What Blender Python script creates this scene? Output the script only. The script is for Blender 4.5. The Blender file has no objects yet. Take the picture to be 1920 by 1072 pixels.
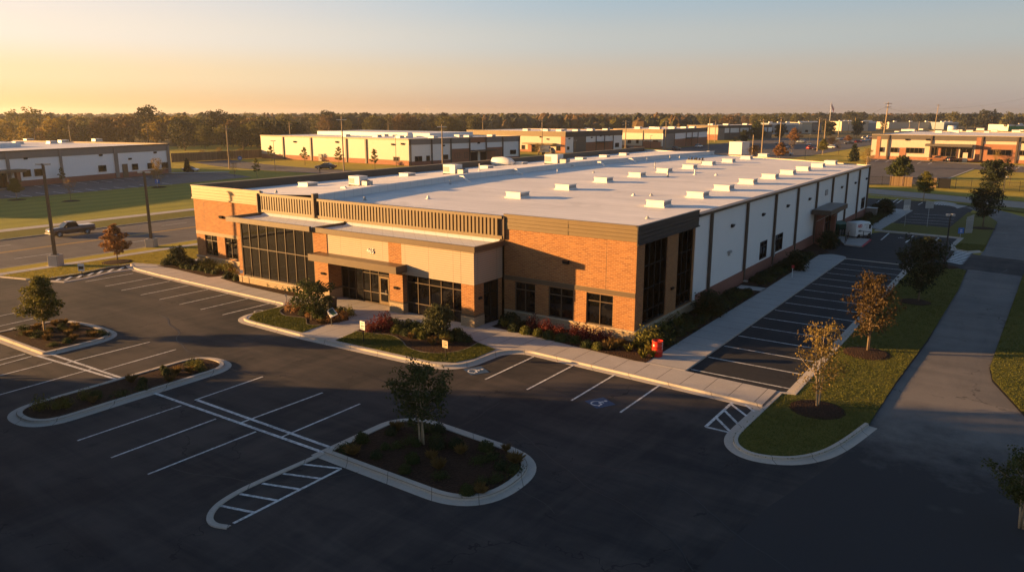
# Business-park warehouse at low sun, seen from a drone. Metres; X runs along the front wall, Y into depth.
import bpy, math, random
from mathutils import Vector, Matrix
from mathutils import noise as mnoise
SC = bpy.context.scene
COL = SC.collection
RAD = math.radians
R = random.Random(11)

# ------------------------------------------------------------------ camera
FPX, HOR, VPY, CAMH = 1425.7, 212.0, 1974.5, 16.0       # focal length and horizon in pixels of the 1920 wide photo
PITCH = math.atan((536 - HOR) / FPX)
YAW = math.atan2(VPY - 960, FPX / math.cos(PITCH))
CAM = Vector((22.5267, -47.690, CAMH))
_ca, _sa, _cp, _sp = math.cos(YAW), math.sin(YAW), math.cos(PITCH), math.sin(PITCH)
RIGHT = Vector((_ca, _sa, 0)); FWD = Vector((-_sa * _cp, _ca * _cp, -_sp)); UPV = Vector((-_sa * _sp, _ca * _sp, _cp))
def ray(px, py): return FWD * FPX + RIGHT * (px - 960) - UPV * (py - 536)
def G(px, py, z=0.0):
    d = ray(px, py); p = CAM + d * ((z - CAM.z) / d.z); return (p.x, p.y)
def AY(px, py, Y):
    d = ray(px, py); p = CAM + d * ((Y - CAM.y) / d.y); return (p.x, p.z)
def AX(px, py, X):
    d = ray(px, py); p = CAM + d * ((X - CAM.x) / d.x); return (p.y, p.z)
def at_range(px, dist):                                   # ground point in a viewing direction, so many metres away
    d = ray(px, HOR); d.z = 0; d.normalize(); return (CAM.x + d.x * dist, CAM.y + d.y * dist)
def height_at(x, y, py):                                  # height of a thing standing at (x, y) whose top is seen at row py
    v = Vector((x - CAM.x, y - CAM.y, -CAM.z)); k = (536 - py) / FPX
    return (k * v.dot(FWD) - v.dot(UPV)) / (UPV.z - k * FWD.z)

# ------------------------------------------------------------------ meshes
class MB:
    def __init__(s): s.v = []; s.f = []; s.m = []
    def add(s, vs, fs, m=0):
        k = len(s.v); s.v.extend(tuple(v) for v in vs)
        for f in fs: s.f.append(tuple(i + k for i in f)); s.m.append(m)
        return s
    def quad(s, a, b, c, d, m=0): return s.add([a, b, c, d], [(0, 1, 2, 3)], m)
    def box(s, x0, x1, y0, y1, z0, z1, m=0):
        if x0 > x1: x0, x1 = x1, x0
        if y0 > y1: y0, y1 = y1, y0
        if z0 > z1: z0, z1 = z1, z0
        return s.add([(x0, y0, z0), (x1, y0, z0), (x1, y1, z0), (x0, y1, z0), (x0, y0, z1), (x1, y0, z1), (x1, y1, z1), (x0, y1, z1)],
                     [(3, 2, 1, 0), (4, 5, 6, 7), (0, 1, 5, 4), (1, 2, 6, 5), (2, 3, 7, 6), (3, 0, 4, 7)], m)
    def obox(s, o, u, n, us, vs, ns, m=0):                # box in a wall frame: u along the wall, v up, n out of the wall
        o, u, n = Vector(o), Vector(u), Vector(n); z = Vector((0, 0, 1)); P = []
        for v in vs:
            for (a, b) in ((us[0], ns[1]), (us[1], ns[1]), (us[1], ns[0]), (us[0], ns[0])): P.append(o + u * a + n * b + z * v)
        return s.add(P, [(3, 2, 1, 0), (4, 5, 6, 7), (0, 1, 5, 4), (1, 2, 6, 5), (2, 3, 7, 6), (3, 0, 4, 7)], m)
    def prism(s, poly, z0, z1, m=0, bottom=True, mtop=None):
        a = sum(poly[i][0] * poly[(i + 1) % len(poly)][1] - poly[(i + 1) % len(poly)][0] * poly[i][1] for i in range(len(poly)))
        if a < 0: poly = poly[::-1]
        n = len(poly)
        s.add([(x, y, z1) for x, y in poly], [tuple(range(n))], m if mtop is None else mtop)
        if z0 is not None and z0 < z1:
            s.add([(x, y, z0) for x, y in poly] + [(x, y, z1) for x, y in poly], [(i, (i + 1) % n, n + (i + 1) % n, n + i) for i in range(n)], m)
            if bottom: s.add([(x, y, z0) for x, y in poly], [tuple(range(n - 1, -1, -1))], m)
        return s
    def tube(s, pts, rads, seg=6, m=0, cap=True, rot=0.0):
        pts = [Vector(p) for p in pts]; k = len(s.v); n = len(pts)
        if not hasattr(rads, '__len__'): rads = [rads] * n
        for i, p in enumerate(pts):
            t = (pts[min(i + 1, n - 1)] - pts[max(i - 1, 0)]).normalized()
            a = Vector((1, 0, 0)) if abs(t.x) < 0.8 else Vector((0, 1, 0))
            a = (a - t * a.dot(t)).normalized(); b = t.cross(a)
            for j in range(seg):
                th = 2 * math.pi * j / seg + rot; s.v.append(tuple(p + (a * math.cos(th) + b * math.sin(th)) * rads[i]))
        for i in range(n - 1):
            for j in range(seg):
                j2 = (j + 1) % seg; s.f.append((k + i * seg + j, k + i * seg + j2, k + (i + 1) * seg + j2, k + (i + 1) * seg + j)); s.m.append(m)
        if cap:
            s.f.append(tuple(k + j for j in range(seg - 1, -1, -1))); s.m.append(m)
            s.f.append(tuple(k + (n - 1) * seg + j for j in range(seg))); s.m.append(m)
        return s
    def lathe(s, c, prof, seg=16, m=0):                   # prof: (radius, z) pairs round a vertical axis
        k = len(s.v); n = len(prof)
        for r, z in prof:
            for j in range(seg):
                th = 2 * math.pi * j / seg; s.v.append((c[0] + r * math.cos(th), c[1] + r * math.sin(th), c[2] + z))
        for i in range(n - 1):
            for j in range(seg):
                j2 = (j + 1) % seg; s.f.append((k + i * seg + j, k + i * seg + j2, k + (i + 1) * seg + j2, k + (i + 1) * seg + j)); s.m.append(m)
        s.f.append(tuple(k + j for j in range(seg - 1, -1, -1))); s.m.append(m)
        s.f.append(tuple(k + (n - 1) * seg + j for j in range(seg))); s.m.append(m)
        return s
    def disc(s, c, r, seg=20, m=0, ry=None):
        ry = ry or r
        return s.add([(c[0] + r * math.cos(2 * math.pi * i / seg), c[1] + ry * math.sin(2 * math.pi * i / seg), c[2]) for i in range(seg)], [tuple(range(seg))], m)
    def mesh(s, name, mats, smooth=False):
        me = bpy.data.meshes.new(name); me.from_pydata(s.v, [], s.f)
        if not isinstance(mats, (list, tuple)): mats = [mats]
        for m in mats: me.materials.append(m)
        me.polygons.foreach_set('material_index', s.m)
        if smooth: me.polygons.foreach_set('use_smooth', [True] * len(s.f))
        me.update(); return me
    def build(s, name, mats, parent=None, smooth=False, loc=None, bevel=0):
        o = bpy.data.objects.new(name, s.mesh(name, mats, smooth)); COL.objects.link(o)
        if parent: o.parent = parent
        if loc: o.location = loc
        if bevel:
            b = o.modifiers.new('bevel', 'BEVEL'); b.width = bevel; b.segments = 2; b.limit_method = 'ANGLE'; b.angle_limit = RAD(40)
        return o
def tag(o, label=None, cat=None, group=None, kind=None):
    if label: o['label'] = label
    if cat: o['category'] = cat
    if group: o['group'] = group
    if kind: o['kind'] = kind
    return o
def thing(name, label, cat, loc=(0, 0, 0), rz=0.0, group=None, scale=None):
    o = bpy.data.objects.new(name, None); o.empty_display_size = 0.3; COL.objects.link(o)
    o.location = loc if len(loc) == 3 else (loc[0], loc[1], 0); o.rotation_euler = (0, 0, rz)
    if scale: o.scale = scale if hasattr(scale, '__len__') else (scale,) * 3
    return tag(o, label, cat, group)
def obj(name, me, parent=None, loc=None, rz=0.0):
    o = bpy.data.objects.new(name, me); COL.objects.link(o)
    if parent: o.parent = parent
    if loc: o.location = loc
    if rz: o.rotation_euler.z = rz
    return o
def struct(name, mb, mats, label=None, cat=None, smooth=False):
    return tag(mb.build(name, mats, smooth=smooth), label, cat or name.replace('_', ' '), None, 'structure')
ORD = 'first second third fourth fifth sixth seventh eighth ninth tenth eleventh twelfth thirteenth fourteenth fifteenth sixteenth seventeenth eighteenth nineteenth twentieth'.split()
def text_mesh(name, txt, size, depth, m, bold=0.0):
    cu = bpy.data.curves.new(name, 'FONT'); cu.body = txt; cu.size = size; cu.extrude = depth; cu.align_x = 'CENTER'; cu.align_y = 'CENTER'; cu.offset = bold
    t = bpy.data.objects.new(name, cu); COL.objects.link(t)
    dg = bpy.context.evaluated_depsgraph_get(); me = bpy.data.meshes.new_from_object(t.evaluated_get(dg))
    bpy.data.objects.remove(t); bpy.data.curves.remove(cu); me.name = name; me.materials.clear(); me.materials.append(m); return me
def put_text(name, txt, size, m, parent, loc, u, n, depth=0.02, bold=0.0):   # text standing on a wall: u along it, n out of it
    o = obj(name, text_mesh(name, txt, size, depth, m, bold), parent)
    u, n = Vector(u), Vector(n); z = Vector((0, 0, 1))
    o.matrix_local = Matrix(((u.x, z.x, n.x, loc[0]), (u.y, z.y, n.y, loc[1]), (u.z, z.z, n.z, loc[2]), (0, 0, 0, 1))); return o

# ------------------------------------------------------------------ materials
class NT:
    def __init__(s, name):
        s.mat = bpy.data.materials.new(name); s.mat.use_nodes = True; s.t = s.mat.node_tree; s.t.nodes.clear()
        s.out = s.n('ShaderNodeOutputMaterial'); s.co = s.n('ShaderNodeTexCoord')
    def n(s, typ, **kw):
        nd = s.t.nodes.new(typ)
        for k, v in kw.items():
            if k in nd.inputs: s.set(nd, k, v)
            else: setattr(nd, k, v)
        return nd
    def set(s, nd, k, v):
        sock = nd.inputs[k]
        if isinstance(v, bpy.types.NodeSocket): s.t.links.new(v, sock)
        else:
            if hasattr(sock.default_value, '__len__') and not hasattr(v, '__len__'): v = (v, v, v, 1)[:len(sock.default_value)]
            if hasattr(v, '__len__') and len(v) == 3 and len(sock.default_value) == 4: v = tuple(v) + (1,)
            sock.default_value = v
    def vec(s, scale=(1, 1, 1), rot=(0, 0, 0), src='Object', loc=(0, 0, 0)):
        m = s.n('ShaderNodeMapping'); s.t.links.new(s.co.outputs[src], m.inputs['Vector']); m.inputs['Scale'].default_value = scale
        m.inputs['Rotation'].default_value = rot; m.inputs['Location'].default_value = loc; return m.outputs[0]
    def noise(s, scale, vec=None, detail=5, rough=0.55, dist=0.0):
        nd = s.n('ShaderNodeTexNoise'); nd.inputs['Scale'].default_value = scale; nd.inputs['Detail'].default_value = detail
        nd.inputs['Roughness'].default_value = rough; nd.inputs['Distortion'].default_value = dist
        s.t.links.new(vec if vec is not None else s.co.outputs['Object'], nd.inputs['Vector']); return nd.outputs[0]
    def ramp(s, fac, stops, interp='LINEAR'):
        nd = s.n('ShaderNodeValToRGB'); e = nd.color_ramp; e.interpolation = interp
        while len(e.elements) < len(stops): e.elements.new(0.5)
        for i, (p, c) in enumerate(stops):
            e.elements[i].position = p; e.elements[i].color = (tuple(c) + (1,)) if hasattr(c, '__len__') else (c, c, c, 1)
        s.t.links.new(fac, nd.inputs[0]); return nd.outputs[0]
    def mix(s, fac, a, b, mode='MIX'):
        nd = s.n('ShaderNodeMix'); nd.data_type = 'RGBA'; nd.blend_type = mode
        for k, v in ((0, fac), (6, a), (7, b)):
            if isinstance(v, bpy.types.NodeSocket): s.t.links.new(v, nd.inputs[k])
            else: nd.inputs[k].default_value = v if k == 0 else (tuple(v) + (1,) if hasattr(v, '__len__') else (v, v, v, 1))
        return nd.outputs[2]
    def math(s, op, a, b=0.0, c=0.0):
        nd = s.n('ShaderNodeMath'); nd.operation = op
        for i, v in enumerate((a, b, c)):
            if isinstance(v, bpy.types.NodeSocket): s.t.links.new(v, nd.inputs[i])
            else: nd.inputs[i].default_value = v
        return nd.outputs[0]
    def xyz(s, src='Object'):
        nd = s.n('ShaderNodeSeparateXYZ'); s.t.links.new(s.co.outputs[src], nd.inputs[0]); return nd.outputs
    def comb(s, x, y, z=0.0):
        nd = s.n('ShaderNodeCombineXYZ')
        for i, v in enumerate((x, y, z)):
            if isinstance(v, bpy.types.NodeSocket): s.t.links.new(v, nd.inputs[i])
            else: nd.inputs[i].default_value = v
        return nd.outputs[0]
    def bump(s, h, strength=0.3, dist=0.02):
        nd = s.n('ShaderNodeBump'); nd.inputs['Strength'].default_value = strength; nd.inputs['Distance'].default_value = dist
        s.t.links.new(h, nd.inputs['Height']); return nd.outputs[0]
    def done(s, col, rough=0.8, spec=0.3, metal=0.0, normal=None, trans=None, coat=0.0):
        p = s.n('ShaderNodeBsdfPrincipled'); s.set(p, 'Base Color', col); s.set(p, 'Roughness', rough); s.set(p, 'Metallic', metal)
        p.inputs['Specular IOR Level'].default_value = spec; p.inputs['Coat Weight'].default_value = coat
        if normal is not None: s.t.links.new(normal, p.inputs['Normal'])
        sh = p.outputs[0]
        if trans:
            tr = s.n('ShaderNodeBsdfTranslucent'); s.set(tr, 'Color', col); mx = s.n('ShaderNodeMixShader'); mx.inputs[0].default_value = trans
            s.t.links.new(sh, mx.inputs[1]); s.t.links.new(tr.outputs[0], mx.inputs[2]); sh = mx.outputs[0]
        s.t.links.new(sh, s.out.inputs[0]); return s.mat
def sc(c, k): return tuple(x * k for x in c)
def plain(name, c, rough=0.6, var=0.12, scale=3.0, spec=0.35, metal=0.0, bump=0.0, bscale=40.0, coat=0.0):
    t = NT(name); f = t.noise(scale, detail=6); g = t.noise(scale * 9, detail=3)
    col = t.mix(t.ramp(f, [(0.3, 0.0), (0.7, 1.0)]), sc(c, 1 - var), sc(c, 1 + var)); col = t.mix(0.35, col, t.mix(g, sc(c, 1 - var), sc(c, 1 + var)))
    return t.done(col, rough, spec, metal, t.bump(t.noise(bscale, detail=4), bump) if bump else None, coat=coat)
def asphalt(name, c, warm, streak=1.0, aggregate=0.25, worn=None):
    t = NT(name); a = t.noise(0.09, detail=4, dist=1.2); b = t.noise(0.5, t.vec((0.16, 1.0, 1), (0, 0, 0.12)), detail=7, rough=0.65, dist=0.8)
    d = t.noise(0.5, t.vec((1.0, 0.18, 1), (0, 0, 0.2)), detail=7, rough=0.65, dist=0.8); e = t.noise(60, detail=2); st = t.noise(0.35, detail=8, rough=0.7, dist=1.0)
    m = t.math('ADD', t.math('MULTIPLY', b, 0.55), t.math('MULTIPLY', d, 0.45)); m = t.math('ADD', m, t.math('MULTIPLY', t.math('SUBTRACT', a, 0.5), 0.5))
    col = t.mix(t.ramp(m, [(0.40, 0.0), (0.62, 1.0)]), sc(c, 1 - 0.25 * streak), sc(warm, 1.08))
    col = t.mix(t.ramp(st, [(0.56, 0.0), (0.72, 0.5)]), col, sc(c, 0.62)); col = t.mix(aggregate, col, t.mix(t.ramp(e, [(0.4, 0.0), (0.62, 1.0)]), sc(c, 0.5), sc(c, 1.9)))
    if worn:                                               # near end blends into this second colour along a ragged edge
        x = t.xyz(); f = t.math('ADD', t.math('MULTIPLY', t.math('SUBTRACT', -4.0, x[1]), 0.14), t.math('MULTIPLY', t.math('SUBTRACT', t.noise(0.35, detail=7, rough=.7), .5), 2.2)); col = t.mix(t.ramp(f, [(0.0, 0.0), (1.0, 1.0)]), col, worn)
    w = t.noise(0.8, detail=3); vv = t.n('ShaderNodeVectorMath'); vv.operation = 'ADD'; t.t.links.new(t.co.outputs['Object'], vv.inputs[0]); t.t.links.new(t.comb(t.math('MULTIPLY', w, 2.5), t.math('MULTIPLY', t.noise(0.9, t.vec((1, 1, 1), loc=(9, 4, 0)), detail=3), 2.5)), vv.inputs[1])
    cr = t.n('ShaderNodeTexVoronoi'); cr.feature = 'DISTANCE_TO_EDGE'; cr.inputs['Scale'].default_value = 0.11; t.t.links.new(vv.outputs[0], cr.inputs['Vector'])
    crack = t.math('MULTIPLY', t.math('LESS_THAN', cr.outputs['Distance'], 0.0035), t.math('GREATER_THAN', t.noise(0.25, detail=2), 0.5)); col = t.mix(t.math('MULTIPLY', crack, 0.65), col, sc(c, 0.3))
    sp = t.n('ShaderNodeTexVoronoi'); sp.inputs['Scale'].default_value = 0.42; t.t.links.new(t.co.outputs['Object'], sp.inputs['Vector']); col = t.mix(t.ramp(sp.outputs['Distance'], [(0.03, 0.6), (0.16, 0.0)]), col, sc(c, 0.55))
    return t.done(col, t.mix(a, 0.78, 0.95), 0.25, 0, t.bump(t.noise(45, detail=3), 0.25, 0.01))
def grass(name, c1, c2, c3, stripes=0.0):
    t = NT(name); a = t.noise(0.22, detail=6, rough=0.65); b = t.noise(2.6, detail=6, rough=0.7); f = t.noise(28, t.vec((1, 1, 1)), detail=4, rough=0.7)
    col = t.mix(t.ramp(a, [(0.35, 0.0), (0.65, 1.0)]), c1, c2); col = t.mix(t.ramp(b, [(0.42, 0.0), (0.72, 0.75)]), col, c3); col = t.mix(0.55, col, t.mix(t.ramp(f, [(0.34, 0.0), (0.66, 1.0)]), sc(c1, 0.45), sc(c3, 1.35)))
    if stripes:
        x = t.xyz(); w = t.math('SINE', t.math('ADD', t.math('MULTIPLY', x[0], stripes), t.math('MULTIPLY', t.noise(0.3), 2.0)))
        col = t.mix(t.math('MULTIPLY', t.math('ADD', w, 1.0), 0.17), col, sc(c1, 0.6))
    return t.done(col, 0.9, 0.15, 0, t.bump(t.math('ADD', f, t.math('MULTIPLY', b, 0.8)), 0.9, 0.12))
def brickmat(name, a, b, mortar, bw=0.32, bh=0.1, msize=0.012, bump=0.5, rough_face=0.0):
    t = NT(name); x = t.xyz(); v = t.comb(t.math('ADD', x[0], x[1]), x[2], 0.0)
    br = t.n('ShaderNodeTexBrick'); t.t.links.new(v, br.inputs['Vector']); br.inputs['Scale'].default_value = 1.0
    br.inputs['Brick Width'].default_value = bw; br.inputs['Row Height'].default_value = bh; br.inputs['Mortar Size'].default_value = msize; br.inputs['Mortar Smooth'].default_value = 0.2
    for k, c in (('Color1', a), ('Color2', b), ('Mortar', mortar)): br.inputs[k].default_value = tuple(c) + (1,)
    big = t.noise(0.7, detail=5, rough=0.6); fine = t.noise(14, detail=4); col = t.mix(t.ramp(big, [(0.3, 0.0), (0.7, 0.32)]), br.outputs[0], sc(a, 0.72), 'MIX')
    col = t.mix(0.3, col, t.mix(t.ramp(fine, [(0.3, 0.0), (0.7, 1.0)]), sc(a, 0.65), sc(b, 1.35)))
    h = t.math('SUBTRACT', 1.0, br.outputs[1])
    if rough_face: h = t.math('ADD', h, t.math('MULTIPLY', t.noise(9, detail=5), rough_face))
    return t.done(col, 0.85, 0.25, 0, t.bump(h, bump, 0.02))
def ribbed(name, c, period, axis, frac=0.12, dark=0.75, rough=0.55, bump=0.4, var=0.06, vert=None):
    t = NT(name); x = t.xyz(); s = x[2] if axis == 'z' else t.math('ADD', x[0], x[1])
    f = t.math('FRACT', t.math('DIVIDE', s, period)); line = t.math('LESS_THAN', f, frac); n = t.noise(0.6, detail=6, rough=0.6); n2 = t.noise(6, t.vec((1, 1, 0.15)), detail=5)
    col = t.mix(n, sc(c, 1 - var), sc(c, 1 + var)); col = t.mix(t.ramp(n2, [(0.5, 0.0), (0.8, 0.25)]), col, sc(c, 0.8)); col = t.mix(line, col, sc(c, dark))
    if vert:
        f2 = t.math('FRACT', t.math('DIVIDE', t.math('ADD', x[0], x[1]), vert)); col = t.mix(t.math('LESS_THAN', f2, 0.012), col, sc(c, dark))
    return t.done(col, rough, 0.35, 0, t.bump(t.math('SUBTRACT', 1.0, line), bump, 0.02))
def leafmat(name, a, b, c, trans=0.3, scale=2.2):
    t = NT(name); n = t.noise(scale, detail=4, rough=0.7); n2 = t.noise(scale * 7, detail=2); oi = t.n('ShaderNodeObjectInfo')
    col = t.mix(t.ramp(n, [(0.35, 0.0), (0.68, 1.0)]), a, b); col = t.mix(t.ramp(n2, [(0.5, 0.0), (0.66, 0.8)]), col, c)
    col = t.mix(t.math('MULTIPLY', oi.outputs['Random'], 0.45), col, t.mix(0.5, a, sc(b, 0.6))); return t.done(col, 0.7, 0.2, 0, None, trans)
M = {}
M['ground'] = grass('field_ground', (0.10, 0.088, 0.033), (0.12, 0.10, 0.034), (0.15, 0.11, 0.04))
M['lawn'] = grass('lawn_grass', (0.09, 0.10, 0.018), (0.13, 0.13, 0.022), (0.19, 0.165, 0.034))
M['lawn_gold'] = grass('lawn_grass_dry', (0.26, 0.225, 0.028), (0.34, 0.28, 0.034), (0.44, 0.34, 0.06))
M['field'] = grass('mown_field', (0.22, 0.235, 0.040), (0.28, 0.27, 0.045), (0.36, 0.32, 0.06), 1.1)
M['mulch'] = NT('bark_mulch')
_t = M['mulch']; _f = _t.noise(16, detail=6, rough=0.8); _v = _t.n('ShaderNodeTexVoronoi'); _v.inputs['Scale'].default_value = 14; _t.t.links.new(_t.vec((1, 0.5, 1)), _v.inputs['Vector'])
M['mulch'] = _t.done(_t.mix(_t.ramp(_f, [(0.3, 0.0), (0.7, 1.0)]), (0.022, 0.013, 0.009), _t.mix(_v.outputs['Color'], (0.03, 0.017, 0.011), (0.10, 0.058, 0.036))), 0.95, 0.1, 0, _t.bump(_v.outputs[0], 1.0, 0.06))
M['asphalt'] = asphalt('asphalt_new', (0.026, 0.027, 0.030), (0.074, 0.061, 0.054), 1.6, 0.3)
M['asphalt_side'] = asphalt('asphalt_sealed', (0.022, 0.023, 0.026), (0.034, 0.032, 0.033), 0.8, 0.2)
M['asphalt_old'] = asphalt('asphalt_old', (0.115, 0.108, 0.104), (0.15, 0.14, 0.13), 0.6, 0.3)
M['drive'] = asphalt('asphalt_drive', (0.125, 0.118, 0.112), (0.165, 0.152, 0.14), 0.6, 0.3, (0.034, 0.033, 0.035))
M['road'] = asphalt('road_surface', (0.085, 0.078, 0.078), (0.12, 0.108, 0.105), 0.5, 0.25)
def concrete(name, c, joint=None):
    t = NT(name); a = t.noise(0.5, detail=7, rough=0.65); b = t.noise(7, detail=6, rough=0.7)
    col = t.mix(t.ramp(a, [(0.3, 0.0), (0.7, 1.0)]), sc(c, 0.82), sc(c, 1.12)); col = t.mix(0.4, col, t.mix(t.ramp(b, [(0.3, 0.0), (0.7, 1.0)]), sc(c, 0.8), sc(c, 1.18)))
    if name == 'kerb_concrete':
        x = t.xyz(); col = t.mix(t.math('LESS_THAN', t.math('FRACT', t.math('DIVIDE', t.math('ADD', x[0], t.math('MULTIPLY', x[1], 0.83)), 2.6)), 0.014), col, sc(c, 0.3))
    if joint:
        x = t.xyz(); s = x[0] if joint[0] == 'x' else x[1]; f = t.math('FRACT', t.math('DIVIDE', s, joint[1])); l = t.math('LESS_THAN', f, 0.035 / joint[1] * 1.2)
        col = t.mix(l, col, sc(c, 0.3))
    return t.done(col, 0.88, 0.2, 0, t.bump(b, 0.2, 0.01))
M['walk_x'] = concrete('walk_concrete_joints_across', (0.42, 0.385, 0.35), ('x', 1.53))
M['walk_y'] = concrete('walk_concrete_joints_along', (0.40, 0.375, 0.35), ('y', 1.83))
M['walk'] = concrete('walk_concrete', (0.42, 0.385, 0.35))
M['edging'] = concrete('dark_bed_edging', (0.20, 0.17, 0.14))
M['lane'] = concrete('pale_lane_concrete', (0.34, 0.285, 0.235))
M['kerb'] = concrete('kerb_concrete', (0.46, 0.41, 0.35))
_t = NT('white_road_paint'); _a = _t.noise(5, detail=7, rough=0.75); _b = _t.noise(0.6, detail=4); M['paint'] = _t.done(_t.mix(_t.ramp(_t.math('ADD', _a, _t.math('MULTIPLY', _b, 0.3)), [(0.56, 0.0), (0.80, 0.75)]), (0.72, 0.72, 0.70), (0.10, 0.095, 0.09)), 0.75, 0.25)
M['paint_worn'] = plain('worn_white_paint', (0.45, 0.44, 0.43), 0.8, 0.2, 4)
M['yellow'] = plain('yellow_road_paint', (0.55, 0.33, 0.05), 0.7, 0.15, 2)
M['blue'] = plain('blue_road_paint', (0.03, 0.075, 0.15), 0.7, 0.2, 3)
M['redpaint'] = plain('red_kerb_paint', (0.42, 0.03, 0.05), 0.6, 0.15, 3)
M['brick'] = brickmat('red_brick', (0.42, 0.18, 0.056), (0.20, 0.072, 0.026), (0.42, 0.29, 0.16), 0.38, 0.13, 0.02, 0.8)
M['brick_side'] = brickmat('plinth_brick', (0.30, 0.125, 0.085), (0.25, 0.095, 0.065), (0.24, 0.16, 0.13))
M['stone'] = brickmat('split_face_stone', (0.46, 0.35, 0.22), (0.38, 0.28, 0.17), (0.22, 0.17, 0.12), 0.42, 0.13, 0.02, 0.9, 0.6)
M['stonecap'] = concrete('cast_stone_cap', (0.50, 0.40, 0.27))
M['siding'] = ribbed('lap_siding', (0.42, 0.335, 0.245), 0.17, 'z', 0.2, 0.5, 0.7, 0.5, 0.06, 2.45)
M['tan'] = plain('tan_metal', (0.175, 0.125, 0.066), 0.45, 0.08, 1.5)
M['fascia'] = plain('tan_metal_fascia', (0.34, 0.235, 0.115), 0.45, 0.08, 1.2)
M['fascia_dark'] = plain('tan_metal_fascia_dark', (0.17, 0.12, 0.062), 0.45, 0.08, 1.2)
M['bronze'] = plain('dark_bronze_metal', (0.085, 0.062, 0.045), 0.4, 0.1, 2)
M['canopy'] = plain('canopy_metal', (0.125, 0.088, 0.055), 0.4, 0.1, 2)
M['charcoal'] = plain('charcoal_metal', (0.035, 0.034, 0.036), 0.45, 0.12, 2)
M['black'] = plain('black_metal', (0.012, 0.012, 0.013), 0.45, 0.15, 4)
M['panel'] = ribbed('white_wall_panel', (0.81, 0.785, 0.745), 0.33, 'h', 0.08, 0.90, 0.55, 0.2, 0.05)
M['cream'] = ribbed('cream_metal_panel', (0.50, 0.425, 0.33), 0.42, 'h', 0.12, 0.72, 0.55, 0.35, 0.05)
M['offwhite'] = ribbed('offwhite_panel', (0.58, 0.54, 0.48), 0.6, 'h', 0.03, 0.9, 0.6, 0.2, 0.05)
M['greyband'] = plain('grey_metal_band', (0.20, 0.175, 0.155), 0.5, 0.07, 0.8)
M['darkband'] = plain('dark_metal_band', (0.095, 0.082, 0.070), 0.5, 0.07, 0.8)
M['bgbrick'] = brickmat('far_brick', (0.34, 0.15, 0.085), (0.28, 0.115, 0.062), (0.26, 0.17, 0.12), 0.4, 0.13)
def roofmat(name, c):
    t = NT(name); x = t.xyz(); f = t.math('FRACT', t.math('DIVIDE', x[1], 1.32)); l = t.math('LESS_THAN', f, 0.045); f2 = t.math('FRACT', t.math('DIVIDE', x[0], 15.2)); l2 = t.math('LESS_THAN', f2, 0.006)
    a = t.noise(0.35, t.vec((0.25, 1, 1)), detail=7, rough=0.65); b = t.noise(0.12, detail=4); d = t.noise(3.0, t.vec((0.2, 1, 1)), detail=6, rough=0.7)
    col = t.mix(t.ramp(a, [(0.35, 0.0), (0.7, 1.0)]), sc(c, 0.84), sc(c, 1.08)); col = t.mix(t.ramp(b, [(0.4, 0.0), (0.65, 0.4)]), col, sc(c, 0.80)); col = t.mix(t.ramp(d, [(0.48, 0.0), (0.75, 0.5)]), col, sc(c, 0.70)); pd = t.noise(0.28, detail=3, dist=.6); col = t.mix(t.ramp(pd, [(0.62, 0.0), (0.66, 0.22), (0.72, 0.12)]), col, (0.40, 0.36, 0.32))
    ln = t.math('MAXIMUM', l, l2); col = t.mix(t.math('MULTIPLY', ln, 0.5), col, sc(c, 0.5)); return t.done(col, 0.6, 0.3, 0, t.bump(t.math('ADD', ln, t.math('MULTIPLY', a, 0.4)), 0.25, 0.03))
M['roof'] = roofmat('white_roof_membrane', (0.85, 0.80, 0.755))
M['flash'] = ribbed('white_flashing', (0.66, 0.66, 0.65), 1.22, 'h', 0.03, 0.7, 0.5, 0.2, 0.05)
M['unit'] = plain('white_unit_metal', (0.70, 0.68, 0.64), 0.5, 0.05, 2)
M['unit_side'] = ribbed('grey_unit_louvre', (0.42, 0.40, 0.38), 0.12, 'z', 0.4, 0.5, 0.5, 0.4)
def glassmat(name, c=(0.004, 0.004, 0.005), rough=0.015):
    t = NT(name); n = t.noise(0.9, detail=2); m = t.done(t.mix(n, sc(c, 0.7), sc(c, 1.3)), rough, 0.5, 0.0, t.bump(t.noise(0.7, detail=1), 0.05, 0.05)); [setattr(x.inputs['IOR'], 'default_value', 1.5) for x in t.t.nodes if x.type == 'BSDF_PRINCIPLED']; return m
M['glass'] = glassmat('tinted_glass')
M['carglass'] = glassmat('car_glass', (0.015, 0.016, 0.018), 0.04)
M['frame'] = plain('bronze_window_frame', (0.10, 0.07, 0.045), 0.4, 0.1, 3)
M['door'] = plain('bronze_door_frame', (0.17, 0.115, 0.06), 0.4, 0.1, 3)
M['white_panel'] = ribbed('bright_white_panel', (0.84, 0.82, 0.79), 0.6, 'h', 0.03, 0.9, 0.6, 0.2, 0.04)
M['white'] = plain('white_paint', (0.66, 0.65, 0.63), 0.5, 0.06, 3)
M['pole'] = plain('bronze_pole', (0.11, 0.075, 0.042), 0.45, 0.12, 3)
M['wood'] = plain('weathered_wood', (0.20, 0.135, 0.085), 0.85, 0.25, 3, 0.1)
def fencemat():
    t = NT('board_fence_wood'); x = t.xyz(); s = t.math('DIVIDE', x[0], 0.15); cell = t.math('FLOOR', s); wn = t.n('ShaderNodeTexWhiteNoise'); wn.noise_dimensions = '1D'; t.t.links.new(cell, wn.inputs['W'])
    col = t.mix(wn.outputs[0], (0.13, 0.085, 0.05), (0.26, 0.18, 0.10)); f = t.math('LESS_THAN', t.math('FRACT', s), 0.12); col = t.mix(f, col, (0.03, 0.02, 0.013))
    return t.done(col, 0.85, 0.1, 0, t.bump(t.math('SUBTRACT', 1.0, f), 0.5, 0.02))
M['fence'] = fencemat()
M['utilpole'] = plain('utility_pole_wood', (0.30, 0.225, 0.145), 0.85, 0.15, 1.5, 0.1)
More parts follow.
